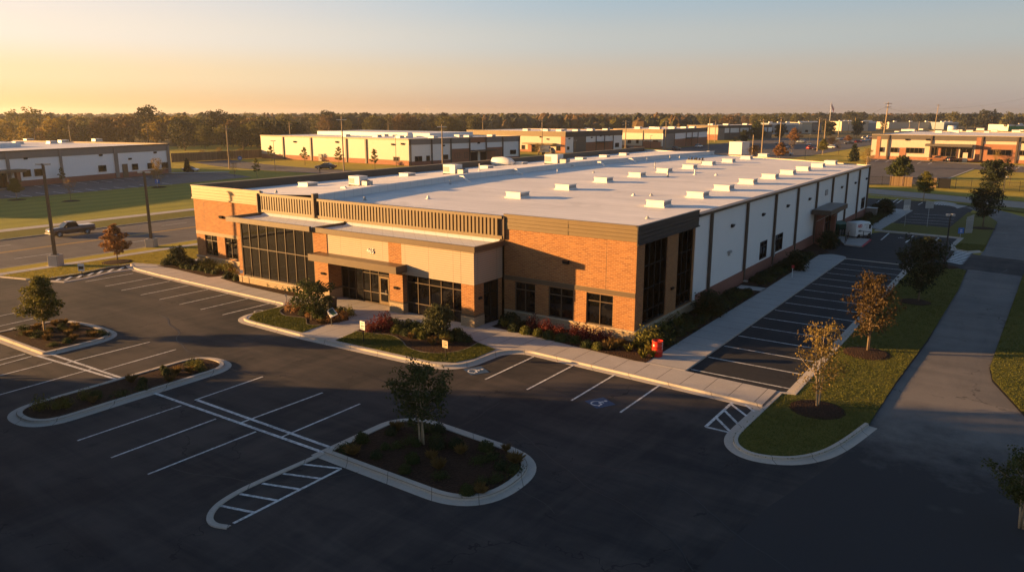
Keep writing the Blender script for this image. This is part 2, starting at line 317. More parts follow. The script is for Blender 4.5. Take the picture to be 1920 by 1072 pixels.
M['galv'] = plain('galvanised_steel', (0.38, 0.38, 0.37), 0.45, 0.1, 4, 0.4, 0.3)
M['bark'] = plain('tree_bark', (0.17, 0.125, 0.085), 0.9, 0.3, 8, 0.1, 0, 0.6, 20)
M['barkpale'] = plain('pale_bark', (0.38, 0.29, 0.19), 0.85, 0.25, 8, 0.1, 0, 0.4, 20)
M['rubber'] = plain('tyre_rubber', (0.015, 0.015, 0.015), 0.8, 0.2, 6, 0.2)
M['chrome'] = plain('bright_metal', (0.6, 0.58, 0.55), 0.25, 0.05, 4, 0.5, 0.8)
M['lamp_lens'] = plain('lamp_lens', (0.62, 0.60, 0.55), 0.25, 0.05, 4, 0.5)
M['tail'] = plain('tail_lamp_red', (0.35, 0.015, 0.012), 0.25, 0.1, 4, 0.5)
M['red_barrel'] = plain('red_barrel_paint', (0.52, 0.028, 0.012), 0.35, 0.12, 4, 0.4)
M['signblue'] = plain('sign_blue', (0.03, 0.13, 0.42), 0.5, 0.08, 4)
M['signgreen'] = plain('sign_green', (0.02, 0.075, 0.055), 0.4, 0.1, 4)
M['signback'] = plain('sign_aluminium', (0.33, 0.34, 0.345), 0.5, 0.08, 4)
M['dumpster'] = plain('dumpster_green', (0.012, 0.085, 0.05), 0.5, 0.15, 2)
M['greenroof'] = plain('green_metal_cladding', (0.02, 0.24, 0.07), 0.5, 0.06, 0.5)
M['bluewall'] = plain('blue_grey_cladding', (0.20, 0.25, 0.29), 0.5, 0.07, 0.5)
M['redtext'] = plain('red_lettering', (0.42, 0.03, 0.03), 0.5, 0.1, 4)
M['darktext'] = plain('dark_lettering', (0.02, 0.02, 0.022), 0.5, 0.1, 4)
L = {
 'olive': leafmat('olive_leaves', (0.085, 0.092, 0.018), (0.15, 0.14, 0.026), (0.30, 0.235, 0.05)),
 'green': leafmat('green_leaves', (0.034, 0.050, 0.014), (0.060, 0.075, 0.018), (0.12, 0.115, 0.035)),
 'dark': leafmat('dark_leaves', (0.018, 0.026, 0.012), (0.032, 0.042, 0.016), (0.055, 0.06, 0.024), 0.2),
 'amber': leafmat('amber_leaves', (0.15, 0.105, 0.028), (0.23, 0.16, 0.042), (0.36, 0.26, 0.075), 0.35),
 'rust': leafmat('rust_leaves', (0.050, 0.036, 0.015), (0.085, 0.055, 0.021), (0.16, 0.085, 0.028)),
 'magnolia': leafmat('magnolia_leaves', (0.032, 0.044, 0.015), (0.058, 0.066, 0.022), (0.17, 0.14, 0.06), 0.2),
 'copper': leafmat('copper_leaves', (0.20, 0.095, 0.035), (0.29, 0.145, 0.05), (0.38, 0.22, 0.085)),
 'redbush': leafmat('barberry_leaves', (0.085, 0.014, 0.014), (0.15, 0.026, 0.022), (0.20, 0.06, 0.04), 0.3, 5),
 'bush': leafmat('shrub_leaves', (0.028, 0.042, 0.010), (0.055, 0.07, 0.014), (0.105, 0.105, 0.026), 0.2, 5),
 'bushlight': leafmat('pale_shrub_leaves', (0.075, 0.085, 0.014), (0.12, 0.12, 0.02), (0.19, 0.16, 0.04), 0.25, 5),
 'hedge': leafmat('hedge_leaves', (0.018, 0.028, 0.009), (0.033, 0.045, 0.013), (0.06, 0.07, 0.02), 0.15, 5),
 'straw': leafmat('straw_blades', (0.15, 0.095, 0.03), (0.23, 0.145, 0.045), (0.30, 0.20, 0.07), 0.3, 5),
 'yellowgreen': leafmat('yellow_green_blades', (0.12, 0.115, 0.018), (0.20, 0.175, 0.028), (0.29, 0.24, 0.05), 0.3, 5),
 'woodgold': leafmat('golden_wood_leaves', (0.16, 0.12, 0.022), (0.27, 0.19, 0.03), (0.44, 0.31, 0.045), 0.4, 0.5),
 'woodgreen': leafmat('green_wood_leaves', (0.08, 0.08, 0.02), (0.13, 0.12, 0.028), (0.25, 0.20, 0.042), 0.35, 0.5),
 'wooddark': leafmat('dark_wood_leaves', (0.024, 0.029, 0.013), (0.042, 0.045, 0.017), (0.07, 0.066, 0.024), 0.2, 0.5),
 'woodrust': leafmat('russet_wood_leaves', (0.12, 0.075, 0.032), (0.17, 0.105, 0.04), (0.23, 0.15, 0.055), 0.3, 0.5),
}
# ------------------------------------------------------------------ ground, roads, kerbs, markings
def arc_poly(pts):                                         # (x, y[, r]) corners, rounded where r is given
    out = []; n = len(pts)
    for i, p in enumerate(pts):
        if len(p) < 3 or not p[2]: out.append((p[0], p[1])); continue
        a = Vector(pts[i - 1][:2]); b = Vector(p[:2]); c = Vector(pts[(i + 1) % n][:2])
        u = (a - b); v = (c - b); r = min(p[2], u.length * 0.49, v.length * 0.49); u.normalize(); v.normalize(); p0, p1 = b + u * r, b + v * r
        for k in range(13):
            t = k / 12; q = p0 * (1 - t) ** 2 + b * (2 * t * (1 - t)) + p1 * t ** 2; out.append((q.x, q.y))
    return out
def offset_path(path, d, closed):                          # mitred offset to the left of the path
    n = len(path); out = []
    for i in range(n):
        p = Vector(path[i]); a = Vector(path[i - 1]) if (closed or i > 0) else None; b = Vector(path[(i + 1) % n]) if (closed or i < n - 1) else None
        n1 = None
        if a is not None and (p - a).length > 1e-5: e = (p - a).normalized(); n1 = Vector((-e.y, e.x))
        n2 = None
        if b is not None and (b - p).length > 1e-5: e = (b - p).normalized(); n2 = Vector((-e.y, e.x))
        if n1 is None: n1 = n2
        if n2 is None: n2 = n1
        m = (n1 + n2)
        if m.length < 1e-4: m = n1.copy()
        m.normalize(); k = d / max(0.4, m.dot(n1)); q = p + m * k; out.append((q.x, q.y))
    return out
def smooth(pts, n=4):                                      # Catmull-Rom through the points
    P = [Vector(p) for p in pts]; P = [P[0] * 2 - P[1]] + P + [P[-1] * 2 - P[-2]]; out = []
    for i in range(1, len(P) - 2):
        for k in range(n):
            t = k / n; a, b, c, d = P[i - 1:i + 3]; q = .5 * ((2 * b) + (c - a) * t + (2 * a - 5 * b + 4 * c - d) * t * t + (3 * b - a - 3 * c + d) * t ** 3); out.append((q.x, q.y))
    return out + [tuple(P[-2])]
def ccw(p):
    a = sum(p[i][0] * p[(i + 1) % len(p)][1] - p[(i + 1) % len(p)][0] * p[i][1] for i in range(len(p))); return p if a > 0 else p[::-1]
def strip(mb, path, prof, closed, m=0):                    # prof: list of (offset, z)
    rows = [[(x, y, z) for x, y in offset_path(path, o, closed)] for o, z in prof]; n = len(path)
    for r in range(len(prof) - 1):
        for i in range(n if closed else n - 1):
            j = (i + 1) % n; mb.quad(rows[r][i], rows[r][j], rows[r + 1][j], rows[r + 1][i], m)
KERB = [(0.22, 0.10), (0.20, 0.145), (0.03, 0.145), (-0.02, 0.02), (-0.45, 0.008), (-0.46, -0.02)]   # inside to gutter, seen along the path with the kerb's land on the left
def flatpoly(name, polys, z, m, label, cat, extra=None):
    mb = MB()
    for p in polys: mb.prism(p, None, z)
    return struct(name, mb, m, label, cat)
def GP(*pts): return [G(*p) for p in pts]

BIG = MB(); BIG.prism([(-6500, -900), (5200, -900), (5200, 8200), (-6500, 8200)], None, -0.09)
struct('ground', BIG, M['ground'], 'open country ground running out to the horizon', 'ground')
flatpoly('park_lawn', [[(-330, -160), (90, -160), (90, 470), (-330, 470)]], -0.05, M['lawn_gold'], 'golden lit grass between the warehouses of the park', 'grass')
flatpoly('parking_lot', [arc_poly([(-66.2, -150), (60, -150), (60, 46), (-66.2, 46)])], 0.0, M['asphalt'], 'dark asphalt parking lot in front of the brick warehouse', 'parking lot')
flatpoly('side_parking_lot', [[(5.0, -4.2), (12.2, -4.2), (12.2, 43), (16.9, 43), (16.9, 56), (15.4, 56), (15.4, 66.5), (5.0, 66.5), (2.0, 60), (2.0, 45), (5.0, 45)], [(4.2, 75.2), (13.0, 76.4), (13.6, 112), (-9, 112), (-9, 92), (4.2, 92)]],
         0.004, M['asphalt_side'], 'black sealed asphalt along the white side wall', 'parking lot')
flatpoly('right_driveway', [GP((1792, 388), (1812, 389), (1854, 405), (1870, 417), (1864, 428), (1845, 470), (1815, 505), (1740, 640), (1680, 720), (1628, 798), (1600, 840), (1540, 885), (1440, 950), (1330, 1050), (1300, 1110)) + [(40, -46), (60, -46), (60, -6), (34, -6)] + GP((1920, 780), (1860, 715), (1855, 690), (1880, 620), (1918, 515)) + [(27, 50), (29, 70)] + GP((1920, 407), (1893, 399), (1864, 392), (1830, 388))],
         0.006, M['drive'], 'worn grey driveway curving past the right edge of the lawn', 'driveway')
flatpoly('driveway_patch', [GP((1817, 476), (1925, 489), (1925, 519), (1806, 504))], 0.010, M['asphalt'], 'darker asphalt band crossing the grey driveway', 'driveway')
flatpoly('left_road', [[(-66.4, -160), (-66.4, 150), (-86.6, 150), (-86.6, -160)]], 0.004, M['road'], 'four lane road passing left of the brick warehouse', 'road')
flatpoly('back_road', [GP((1500, 343), (1632, 353.5), (1920, 379), (1960, 383)) + GP((1960, 395), (1920, 391), (1780, 377), (1632, 363), (1500, 352))], 0.012, M['lane'], 'pale concrete road behind the brick warehouse', 'road')
flatpoly('far_parking_lot', [[(-129, 96), (-104, 96), (-60, 200), (-52, 260), (-52, 470), (-126, 470), (-120, 290), (-124, 215)], GP((1625, 296), (1780, 306), (1925, 314), (1925, 324), (1840, 319), (1824, 317), (1747, 346), (1625, 346)), GP((359, 304), (430, 299.5), (500, 308.5), (560, 313.5), (660, 320), (660, 327), (610, 326.5), (500, 319.7), (407, 312))],
         0.008, M['road'], 'grey asphalt lots and lanes between the distant warehouses', 'parking lot')
WLOT = GP((-60, 368), (18, 354), (39, 347.5), (117, 341), (218, 331.8), (320, 326.5), (425, 325), (472, 332), (425, 336), (320, 346.3), (252, 351.7), (134, 362.6), (75, 367.7), (0, 373), (-60, 380))
flatpoly('west_parking_lot', [WLOT], 0.004, M['asphalt_old'], 'grey asphalt lot in front of the low white warehouse', 'parking lot')
flatpoly('mown_field', [[(-96.9, -80), (-96.9, 100)] + GP((472, 333), (425, 336.5), (320, 346.8), (252, 352.2), (134, 363.1), (75, 368.2), (0, 373.5)) + [(-133, -80)]], 0.0, M['field'], 'broad mown grass field between road and white warehouse', 'grass')
# lawns
LAWNS = [[(-86.9, -120), (-93.8, -120), (-93.8, 150), (-86.9, 150)]]
GOLD = [[(-66.1, -120), (-63.7, -120), (-63.7, 150), (-66.1, 150)],
        [(-62.2, -15.6), (-58.4, -14.6), (-56.7, -13.2), (-56.6, -10.5), (-57.5, -7.1), (-57.2, -4.9), (-54.2, -3.6), (-54.2, 3.2), (-52.5, 3.4), (-52.5, 150), (-62.2, 150)]]
flatpoly('roadside_lawn', LAWNS, 0.09, M['lawn'], 'green verge between the far sidewalk and the road', 'grass')
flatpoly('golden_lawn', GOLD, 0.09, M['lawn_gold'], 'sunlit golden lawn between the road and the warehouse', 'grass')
NOSE = smooth([(11.3, -10.6), (11.35, -11.9), (11.75, -12.9), (12.5, -13.45), (13.5, -13.4), (14.6, -12.75), (15.5, -11.4), (16.1, -9.4), (16.65, -6.4)], 4)
SIDE_L = [(12.15, 43.2), (12.15, -4.05), (11.45, -4.3)] + NOSE + [ (16.75, 1.4), (17.15, 12.4), (17.4, 32), (17.2, 42.6), (15.8, 43.7)]
MID_L = GP((1650, 431), (1672, 419), (1780, 428), (1815, 399), (1850, 404), (1870, 417), (1864, 430), (1842, 471), (1815, 473.5), (1790, 469), (1786, 463), (1803, 448), (1790, 446))
RIGHT_L = GP((1920, 779), (1861, 714), (1856, 690), (1881, 620), (1919, 515)) + [(27.5, 50), (60, 50), (60, -2)]
flatpoly('side_lawn', [SIDE_L, MID_L, RIGHT_L, GP((1880, 394), (1925, 400), (1925, 392), (1800, 381.5), (1790, 384))], 0.10, M['lawn'], 'green lawn strip with young trees beside the driveway', 'grass')
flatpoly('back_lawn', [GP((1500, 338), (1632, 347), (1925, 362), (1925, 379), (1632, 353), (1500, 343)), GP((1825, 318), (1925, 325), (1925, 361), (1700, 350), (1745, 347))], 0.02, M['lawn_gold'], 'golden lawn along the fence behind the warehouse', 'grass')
# walks
far_walk = MB(); far_walk.prism([(-96.6, -120), (-94.1, -120), (-94.1, 150), (-96.6, 150)], None, 0.07); far_walk.prism([(-63.6, -120), (-62.3, -120), (-62.3, 150), (-63.6, 150)], None, 0.11)
far_walk.prism(GP((-60, 366), (18, 353.6), (39, 347), (117, 340.5), (218, 331.3), (320, 326), (430, 324.4)) + GP((430, 322.8), (320, 324.2), (218, 329.4), (117, 338.6), (39, 344.5), (18, 350), (-60, 362)), None, 0.1)
far_walk.prism(GP((1625, 294.5), (1780, 304.5), (1925, 312.5)) + GP((1925, 313.6), (1780, 305.6), (1625, 295.6)), None, 0.1)
struct('roadside_walk', far_walk, M['walk_y'], 'narrow concrete sidewalks along the road and lots', 'sidewalk')
PLAT = [(-57.6, -4.4), (-57.3, -5.0), (-54.8, -6.0, 1.5), (-49.7, -6.35), (-29.4, -6.95, 0.6), (-28.8, -8.0, 0.8), (-29.0, -12.2, 2.4), (-20, -12.45), (-6.75, -12.0, 3.0), (-6.55, -7.3, 0.8), (-5.2, -6.1, 0.8), (11.25, -6.95)]
PLATP = arc_poly(PLAT)
pw = MB(); pw.prism(PLATP + [(11.25, -4.15), (5.5, -3.9), (2.8, -3.9), (0.05, -3.0), (0.05, 0.1), (-11.3, 0.1), (-11.5, -2.5), (-29, -2.5), (-29.5, 0.1), (-52.4, 0.1), (-52.4, 3.6), (-54.0, 3.3), (-54.0, -3.2)], None, 0.125)
struct('front_walk', pw, M['walk_x'], 'pale concrete walk along the brick front and entrance', 'sidewalk')
sw = MB(); sw.prism(arc_poly([(2.75, -3.88), (5.45, -3.88), (5.4, 43.6, 0.6), (3.6, 44.6, 0.8), (2.5, 43)]), -0.02, 0.13); sw.prism([(0.3, 22.4), (0.35, 20.9), (2.74, 20.9), (2.74, 22.5)], None, 0.13)
sw.prism(GP((1628, 427), (1651, 432), (1711, 395.5), (1697, 394), (1668, 392), (1679, 396)), -0.02, 0.12)
sw.prism(GP((1745, 379), (1765, 377.5), (1800, 383), (1815, 386), (1795, 391), (1790, 388)), -0.02, 0.05)
struct('side_walk', sw, M['walk_y'], 'concrete walk beside the white side wall', 'sidewalk')
pad = MB(); pad.prism(GP((1565, 444), (1592, 446), (1632, 450.5), (1616, 463.6), (1583, 460)), -0.02, 0.16)
struct('loading_pad', pad, M['walk'], 'raised concrete pad beside the parked white van', 'pavement')
kr = MB(); e = [G(1616, 463.9, 0.0), G(1632.3, 450.7, 0.0)]; strip(kr, e, [(0.1, 0.165), (-0.06, 0.165), (-0.07, -0.02)], False)
struct('red_kerb', kr, M['redpaint'], 'red painted kerb along the concrete pad', 'kerb')
# planting beds of bark mulch
BEDS = [[(-54.0, -3.9), (-50.5, -3.85), (-44.3, -4.3), (-43.7, -3.2), (-43.9, -1.9), (-46, -0.1), (-52.3, -0.1), (-53.6, -1.8)],
        [(-42.9, -3.9), (-37.8, -4.65), (-31.3, -4.9), (-29.6, -4.5), (-29.4, -3.5), (-39.6, -3.5), (-42.2, -3.0)],
        [(-28.5, -7.5), (-27.6, -8.9), (-26.0, -9.6), (-24.2, -9.2), (-22.6, -10.3), (-21.5, -9.9), (-20.9, -7.6), (-22.5, -6.2), (-27.6, -5.9)],
        [(-18.9, -7.4), (-18.1, -9.5), (-16.6, -9.2), (-15.2, -8.8), (-13.6, -9.4), (-12.2, -10.3), (-10.6, -10.5), (-9.4, -9.9), (-8.7, -8.6), (-8.9, -6.6), (-11.5, -5.4), (-15.2, -5.6)],
        [(-10.6, -2.7), (-5, -3.2), (2.0, -3.95), (2.72, -3.85), (2.72, 20.85), (0.12, 20.85), (0.12, -0.05), (-10.6, -0.05)],
        [(0.12, 22.5), (2.7, 22.6), (2.5, 43.0), (3.0, 45.5), (0.1, 51.0)], [(0.1, 60), (1.0, 62), (2.0, 66)] + GP((1646, 418), (1676, 397), (1667, 393)) + [(0.1, 91)]]
bm_ = MB()
for b in BEDS: bm_.prism(b, None, 0.15)
ISA = arc_poly([(-40.0, -25.35), (-31.6, -25.35, 0.4), (-31.7, -20.0, 2.2), (-36.6, -19.8, 1.5), (-39.8, -20.4, 1.2)])
ISB = arc_poly([(-22.5, -31.4, 1.8), (-18.85, -31.4, 1.8), (-19.0, -19.4, 1.8), (-22.6, -19.4, 1.8)])
ISC = arc_poly([(-4.25, -25.0), (5.1, -25.1, 2.6), (5.0, -19.7, 2.6), (-3.0, -19.2, 1.2), (-4.2, -20.2, 0.8)])
for p in (ISA, ISB, ISC): bm_.prism(p, None, 0.12)
struct('mulch_beds', bm_, M['mulch'], 'dark bark mulch in the planting beds and islands', 'mulch')
EDGE1 = smooth([(-21.5, -9.9), (-22.6, -10.3), (-24.2, -9.2), (-26.0, -9.6), (-27.6, -8.9), (-28.5, -7.5)]); EDGE2 = smooth([(-8.9, -6.6), (-8.7, -8.6), (-9.4, -9.9), (-10.6, -10.5), (-12.2, -10.3), (-13.6, -9.4), (-15.2, -8.8), (-16.6, -9.2), (-18.1, -9.5)])
ILAWN1 = [(-28.7, -7.6), (-28.75, -10.6), (-27.6, -11.9), (-26.1, -12.1), (-21.2, -12.0)] + EDGE1
ILAWN2 = [(-17.6, -12.0), (-9.0, -11.7), (-7.5, -11.0), (-6.95, -9.6), (-6.95, -7.2)] + EDGE2
flatpoly('island_lawn', [ILAWN1, ILAWN2], 0.15, M['lawn'], 'small curved lawns on the islands before the entrance', 'grass')
# kerbs
kb = MB()
strip(kb, PLATP, KERB, False)
for p in (ISA, ISB, ISC): strip(kb, ccw(p), [(0.30, 0.10), (0.28, 0.16), (0.04, 0.16), (-0.02, 0.02), (-0.42, 0.008), (-0.43, -0.02)], True)
strip(kb, SIDE_L[:3 + len(NOSE)], KERB, False)
strip(kb, GP((1640, 432), (1790, 446), (1803, 448), (1786, 463), (1790, 469), (1815, 473.5), (1838, 472)), KERB, False)
strip(kb, [(-62.3, -16.0), (-58.4, -14.9), (-56.9, -13.7), (-56.85, -10.7), (-57.6, -7.1), (-57.4, -5.0)], [(0.2, 0.09), (0.18, 0.12), (0.0, 0.12), (-0.03, -0.02)], False)
strip(kb, GP((94, 527), (121, 529), (160, 522), (210, 510), (249, 505)), [(0.24, -0.01), (0.22, 0.05), (-0.1, 0.05), (-0.24, -0.01)], False)
strip(kb, [(5.4, 42.3), (5.4, 42.9), (12.0, 42.5)], [(0.12, -0.01), (0.11, 0.06), (-0.11, 0.06), (-0.12, -0.01)], False)
strip(kb, [(-4.3, -25.0)] + smooth([(-4.42, -28.4), (-4.4, -29.6), (-4.15, -30.8), (-3.6, -31.6), (-2.9, -31.9), (-2.2, -31.7)], 4), [(0.14, -0.01), (0.13, 0.05), (-0.13, 0.05), (-0.14, -0.01)], False)
for pth in ([(-66.1, -120), (-66.1, 150)], [(-86.9, 150), (-86.9, -120)]): strip(kb, pth, [(0.15, 0.02), (0.13, 0.11), (-0.02, 0.11), (-0.3, 0.008)], False)
strip(kb, GP((1632, 366), (1700, 371), (1745, 378)), [(0.15, -0.01), (0.13, 0.06), (-0.13, 0.06), (-0.15, -0.01)], False)
strip(kb, GP((1825, 317.5), (1748, 346.5)), [(0.2, -0.01), (0.18, 0.1), (-0.18, 0.1), (-0.2, -0.01)], False)
eb = MB()
for q_ in (EDGE1, EDGE2): strip(eb, q_, [(0.03, 0.1), (0.03, 0.18), (-0.03, 0.18), (-0.03, 0.1)], False)
struct('bed_edging', eb, M['edging'], 'thin curved edging between island lawns and mulch beds', 'edging')
struct('kerbs', kb, M['kerb'], 'pale concrete kerbs and gutters edging walks and islands', 'kerb')
# painted markings
ln = MB(); lw = MB(); ly = MB()
def line(mb, a, b, w=0.13, z=0.0125):
    a, b = Vector(a), Vector(b); t = (b - a).normalized(); n = Vector((-t.y, t.x)) * w / 2
    mb.quad((*(a + n), z), (*(a - n), z), (*(b - n), z), (*(b + n), z))
for x in (-52.75, -49.15, -46.2, -43.0, -40.0, -36.95, -33.9, -30.9): line(ln, (x, -12.0), (x, -7.2))
for x in (-4.15, -1.05, 2.0, 5.1): line(ln, (x, -12.15), (x, -6.7))
for a, b in (((493, 706), (365, 750)), ((605, 736), (450, 793)), ((675, 757), (526, 820)), ((281, 641), (118, 682)), ((330, 655), (193, 694)), ((97, 679), (-40, 714)), ((171, 692), (-40, 751)),
             ((59, 668), (-40, 695)), ((47, 663.6), (-40, 685)), ((145, 826), (340, 760)), ((208, 858), (405, 785)), ((277, 889), (480, 809)), ((-40, 601), (36, 585)), ((-40, 620), (69, 596)), ((-40, 635), (28, 614))):
    line(ln, G(*a), G(*b))
for a, b in (((70, 667), (225, 713)), ((96, 664), (229, 709)), ((290, 737), (612, 850)), ((370, 750), (640, 846))): line(ln, G(*a), G(*b), 0.2, 0.0165)
for k in range(15): line(ln, (5.55, -3.1 + 3.05 * k), (11.75, -3.1 + 3.05 * k))
for a, b in (((1713, 401), (1788, 405)), ((1706, 406), (1789, 411)), ((1697, 411.5), (1788, 416.5)), ((1688, 415.5), (1782, 421.5)), ((1674, 418.5), (1770, 427))): line(ln, G(*a), G(*b), 0.15)
for a, b in (((1652, 450), (1667, 437)), ((1698, 455), (1713, 442)), ((1745, 461), (1760, 446)), ((1643, 380), (1656, 372)), ((1672, 381), (1684, 373)), ((1682, 381), (1692, 374)), ((1722, 384), (1730, 379.5))): line(ln, G(*a), G(*b), 0.2)
for k in range(9):                                         # zebra crossing by the right lamp, and the small one behind
    t = k / 8; a = Vector(G(1792, 470)).lerp(Vector(G(1777, 490)), t); b = Vector(G(1822, 475)).lerp(Vector(G(1804, 495.5)), t); line(ln, a, b, 0.55, 0.018)
    a = Vector(G(1749, 383.5)).lerp(Vector(G(1792, 387)), t); b = Vector(G(1756, 380)).lerp(Vector(G(1796, 383.5)), t); line(ln, a, b, 0.3, 0.018)
hx = [G(1323, 800), G(1380, 748), G(1425, 757), G(1365, 810)]  # hatched bay by the lawn's nose
line(ln, hx[0], hx[1], 0.17); line(ln, hx[3], hx[0], 0.17); line(ln, hx[1], hx[2], 0.17)
for a, b in (((1343, 783), (1368, 808)), ((1358, 769), (1384, 795)), ((1370, 757), (1400, 780)), ((1384, 749), (1414, 771))): line(ln, G(*a), G(*b), 0.16, 0.0165)
for a, b in (((106, 526), (113, 521.5)), ((122, 525.5), (134, 518.5)), ((145, 521), (154, 515)), ((165, 517), (174, 511.5)), ((183, 513.5), (192, 507)), ((203, 509.5), (212, 504)), ((222, 507), (231, 501))): line(ln, G(*a), G(*b), 0.3)
line(ln, (-2.4, -25.6), (-2.35, -31.4), 0.15)
for k in range(5): line(ln, (-4.2, -26.3 - k * 1.15), (-2.4, -25.6 - k * 1.2), 0.15, 0.0165)
for s in ((50, 815, 215, 840), (235, 810, 360, 828), (400, 783, 530, 803), (595, 773, 735, 792), (800, 762, 930, 780), (955, 742, 1090, 763), (1115, 735, 1245, 752), (1270, 720, 1395, 740), (1430, 710, 1545, 725), (1560, 693, 1660, 712), (1810, 675, 1920, 692),
          (340, 695, 470, 722), (565, 690, 670, 708), (690, 672, 745, 684), (860, 668, 970, 683), (1000, 655, 1105, 672), (1130, 648, 1255, 665), (1265, 630, 1385, 650), (1390, 622, 1500, 637), (1560, 610, 1660, 625), (1790, 590, 1880, 602)):
    line(lw, G(s[0] / 5.956, 230 + s[1] / 5.956), G(s[2] / 5.956, 230 + s[3] / 5.956), 0.22)
for px in (1640, 1660, 1680, 1700, 1720, 1740, 1885, 1905): line(lw, G(px, 303 + (px - 1640) * 0.05), G(px + 7, 300 + (px - 1640) * 0.05), 0.3)
struct('parking_lines', ln, M['paint'], 'crisp white parking lines and hatching on the dark asphalt', 'road marking')
struct('distant_parking_lines', lw, M['paint'], 'thin white bay lines in the distant lots', 'road marking')
yl = MB(); line(yl, (-76.75, -150), (-76.75, 150), 0.2); line(yl, (-77.15, -150), (-77.15, 150), 0.2); struct('road_centre_line', yl, M['yellow'], 'double yellow centre line of the left road', 'road marking')
wl = MB()
for k in range(-10, 12):
    line(wl, (-71.5, -10.5 + k * 12), (-71.5, -6.5 + k * 12), 0.15); line(wl, (-82, -10.5 + k * 12), (-82, -6.5 + k * 12), 0.15)
struct('road_lane_dashes', wl, M['paint'], 'white lane dashes on the left road', 'road marking')
ck = MB()                                                  # sawn joints and a drain grate
for p in (GP((1845, 433), (1862, 434.5), (1860, 436.5), (1843, 435)), GP((1868, 435), (1890, 436.5), (1888, 438.5), (1866, 437))): ck.prism(p, None, 0.014)
struct('driveway_drain', ck, M['black'], 'dark trench drain grates across the grey driveway', 'drain')
def access_symbol(c, s, rot, square, label):
    o = MB(); cs, sn = math.cos(rot), math.sin(rot)
    def w(x, y): return (c[0] + (x * cs - y * sn) * s, c[1] + (x * sn + y * cs) * s)
    if square: o.prism([w(-.75, -.75), w(.75, -.75), w(.75, .75), w(-.75, .75)], None, 0.016, 0)
    z = 0.021
    o.add([(*w(-0.08 + 0.12 * math.cos(t), 0.5 + 0.12 * math.sin(t)), z) for t in [2 * math.pi * i / 10 for i in range(10)]], [tuple(range(10))], 1)
    for a, b, wd in (((-.08, .34), (-.02, -.1), .14), ((-.02, -.06), (.3, -.06), .12), ((.3, -.04), (.42, -.42), .12), ((-.06, .18), (.22, .16), .09), ((.42, -.42), (.54, -.38), .1)):
        a2, b2 = Vector(w(*a)), Vector(w(*b)); t = (b2 - a2).normalized(); n = Vector((-t.y, t.x)) * wd * s / 2; o.quad((*(a2 + n), z), (*(a2 - n), z), (*(b2 - n), z), (*(b2 + n), z), 1); z += 0.0015
    for i in range(14):
        t0, t1 = RAD(100 + i * 17), RAD(100 + (i + 1) * 17); q = [w(.02 + r * math.cos(t), -.28 + r * math.sin(t)) for r, t in ((.31, t0), (.42, t0), (.42, t1), (.31, t1))]; o.quad(*[(*p, z) for p in q], 1)
    return struct('accessible_parking_symbol', o, [M['blue'], M['paint'] if square else M['paint_worn']], label, 'road marking')
access_symbol(G(893, 695), 0.85, -0.5, True, 'blue wheelchair symbol by the curved entrance lawn')
access_symbol(G(1125, 755), 0.85, -0.5, True, 'blue wheelchair symbol near the lower edge of the front bays')
access_symbol(G(492, 583.5), 1.0, -0.6, False, 'worn white wheelchair symbol left of the first island')
for px, py in ((1689, 446), (1726, 451.5), (1711, 448.5)): access_symbol(G(px, py), 0.8, 0, False, {1689: 'faint wheelchair symbol nearest the white van', 1726: 'faint wheelchair symbol farthest from the white van', 1711: 'faint wheelchair symbol in the middle rear bay'}[px])
rk = random.Random(4)                                     # tar lines over cracks and faint tyre arcs
def ribbon(mb, pts, w, z):
    pts = [Vector(p) for p in pts]
    for i in range(len(pts) - 1):
        t0 = (pts[min(i + 1, len(pts) - 1)] - pts[max(i - 1, 0)]).normalized(); t1 = (pts[min(i + 2, len(pts) - 1)] - pts[i]).normalized(); a, b = Vector((-t0.y, t0.x)) * w / 2, Vector((-t1.y, t1.x)) * w / 2
        mb.quad((*(pts[i] + a), z), (*(pts[i] - a), z), (*(pts[i + 1] - b), z), (*(pts[i + 1] + b), z))
tarm = MB()
for x, y, a, n in ((-35, -15, .1, 26), (-12, -15.5, -.15, 22), (6, -19, .3, 20), (-9, -30, .05, 20), (14, -24, 2.2, 14), (18.6, 22, .2, 8), (20.4, 34, 1.65, 12), (8, 46, .6, 8), (-74, -6, 1.57, 60), (-80, 2, 1.5, 40), (-70, -20, .05, 12)):
    pts = [(x, y)]
    for k in range(n * 2): a += rk.uniform(-.35, .35) * .6; pts.append((pts[-1][0] + .5 * math.cos(a), pts[-1][1] + .5 * math.sin(a)))
    ribbon(tarm, pts, rk.uniform(.03, .05), .0115)
struct('tar_lines', tarm, M['black'], 'thin dark tar lines sealing cracks in the asphalt', 'road marking')
# ------------------------------------------------------------------ walls and windows
def wall(mb, o, u, n, W, z0, z1, ops=(), depth=0.14, m=0):  # wall face with rectangular openings (u0, u1, v0, v1) and their reveals
    o, u, n = Vector(o), Vector(u), Vector(n); Z = Vector((0, 0, 1))
    P = lambda a, v, d=0.0: o + u * a + Z * v + n * d
    us = sorted({0.0, W, *[q for op in ops for q in op[:2]]}); vs = sorted({z0, z1, *[q for op in ops for q in op[2:4]]})
    for i in range(len(us) - 1):
        for j in range(len(vs) - 1):
            cu, cv = (us[i] + us[i + 1]) / 2, (vs[j] + vs[j + 1]) / 2
            if any(op[0] < cu < op[1] and op[2] < cv < op[3] for op in ops): continue
            mb.quad(P(us[i], vs[j]), P(us[i + 1], vs[j]), P(us[i + 1], vs[j + 1]), P(us[i], vs[j + 1]), m)
    for a, b, c, d in [op[:4] for op in ops]:
        mb.quad(P(a, c), P(a, c, -depth), P(b, c, -depth), P(b, c), m); mb.quad(P(a, d, -depth), P(a, d), P(b, d), P(b, d, -depth), m)
        mb.quad(P(a, c), P(a, d), P(a, d, -depth), P(a, c, -depth), m); mb.quad(P(b, c, -depth), P(b, d, -depth), P(b, d), P(b, c), m)
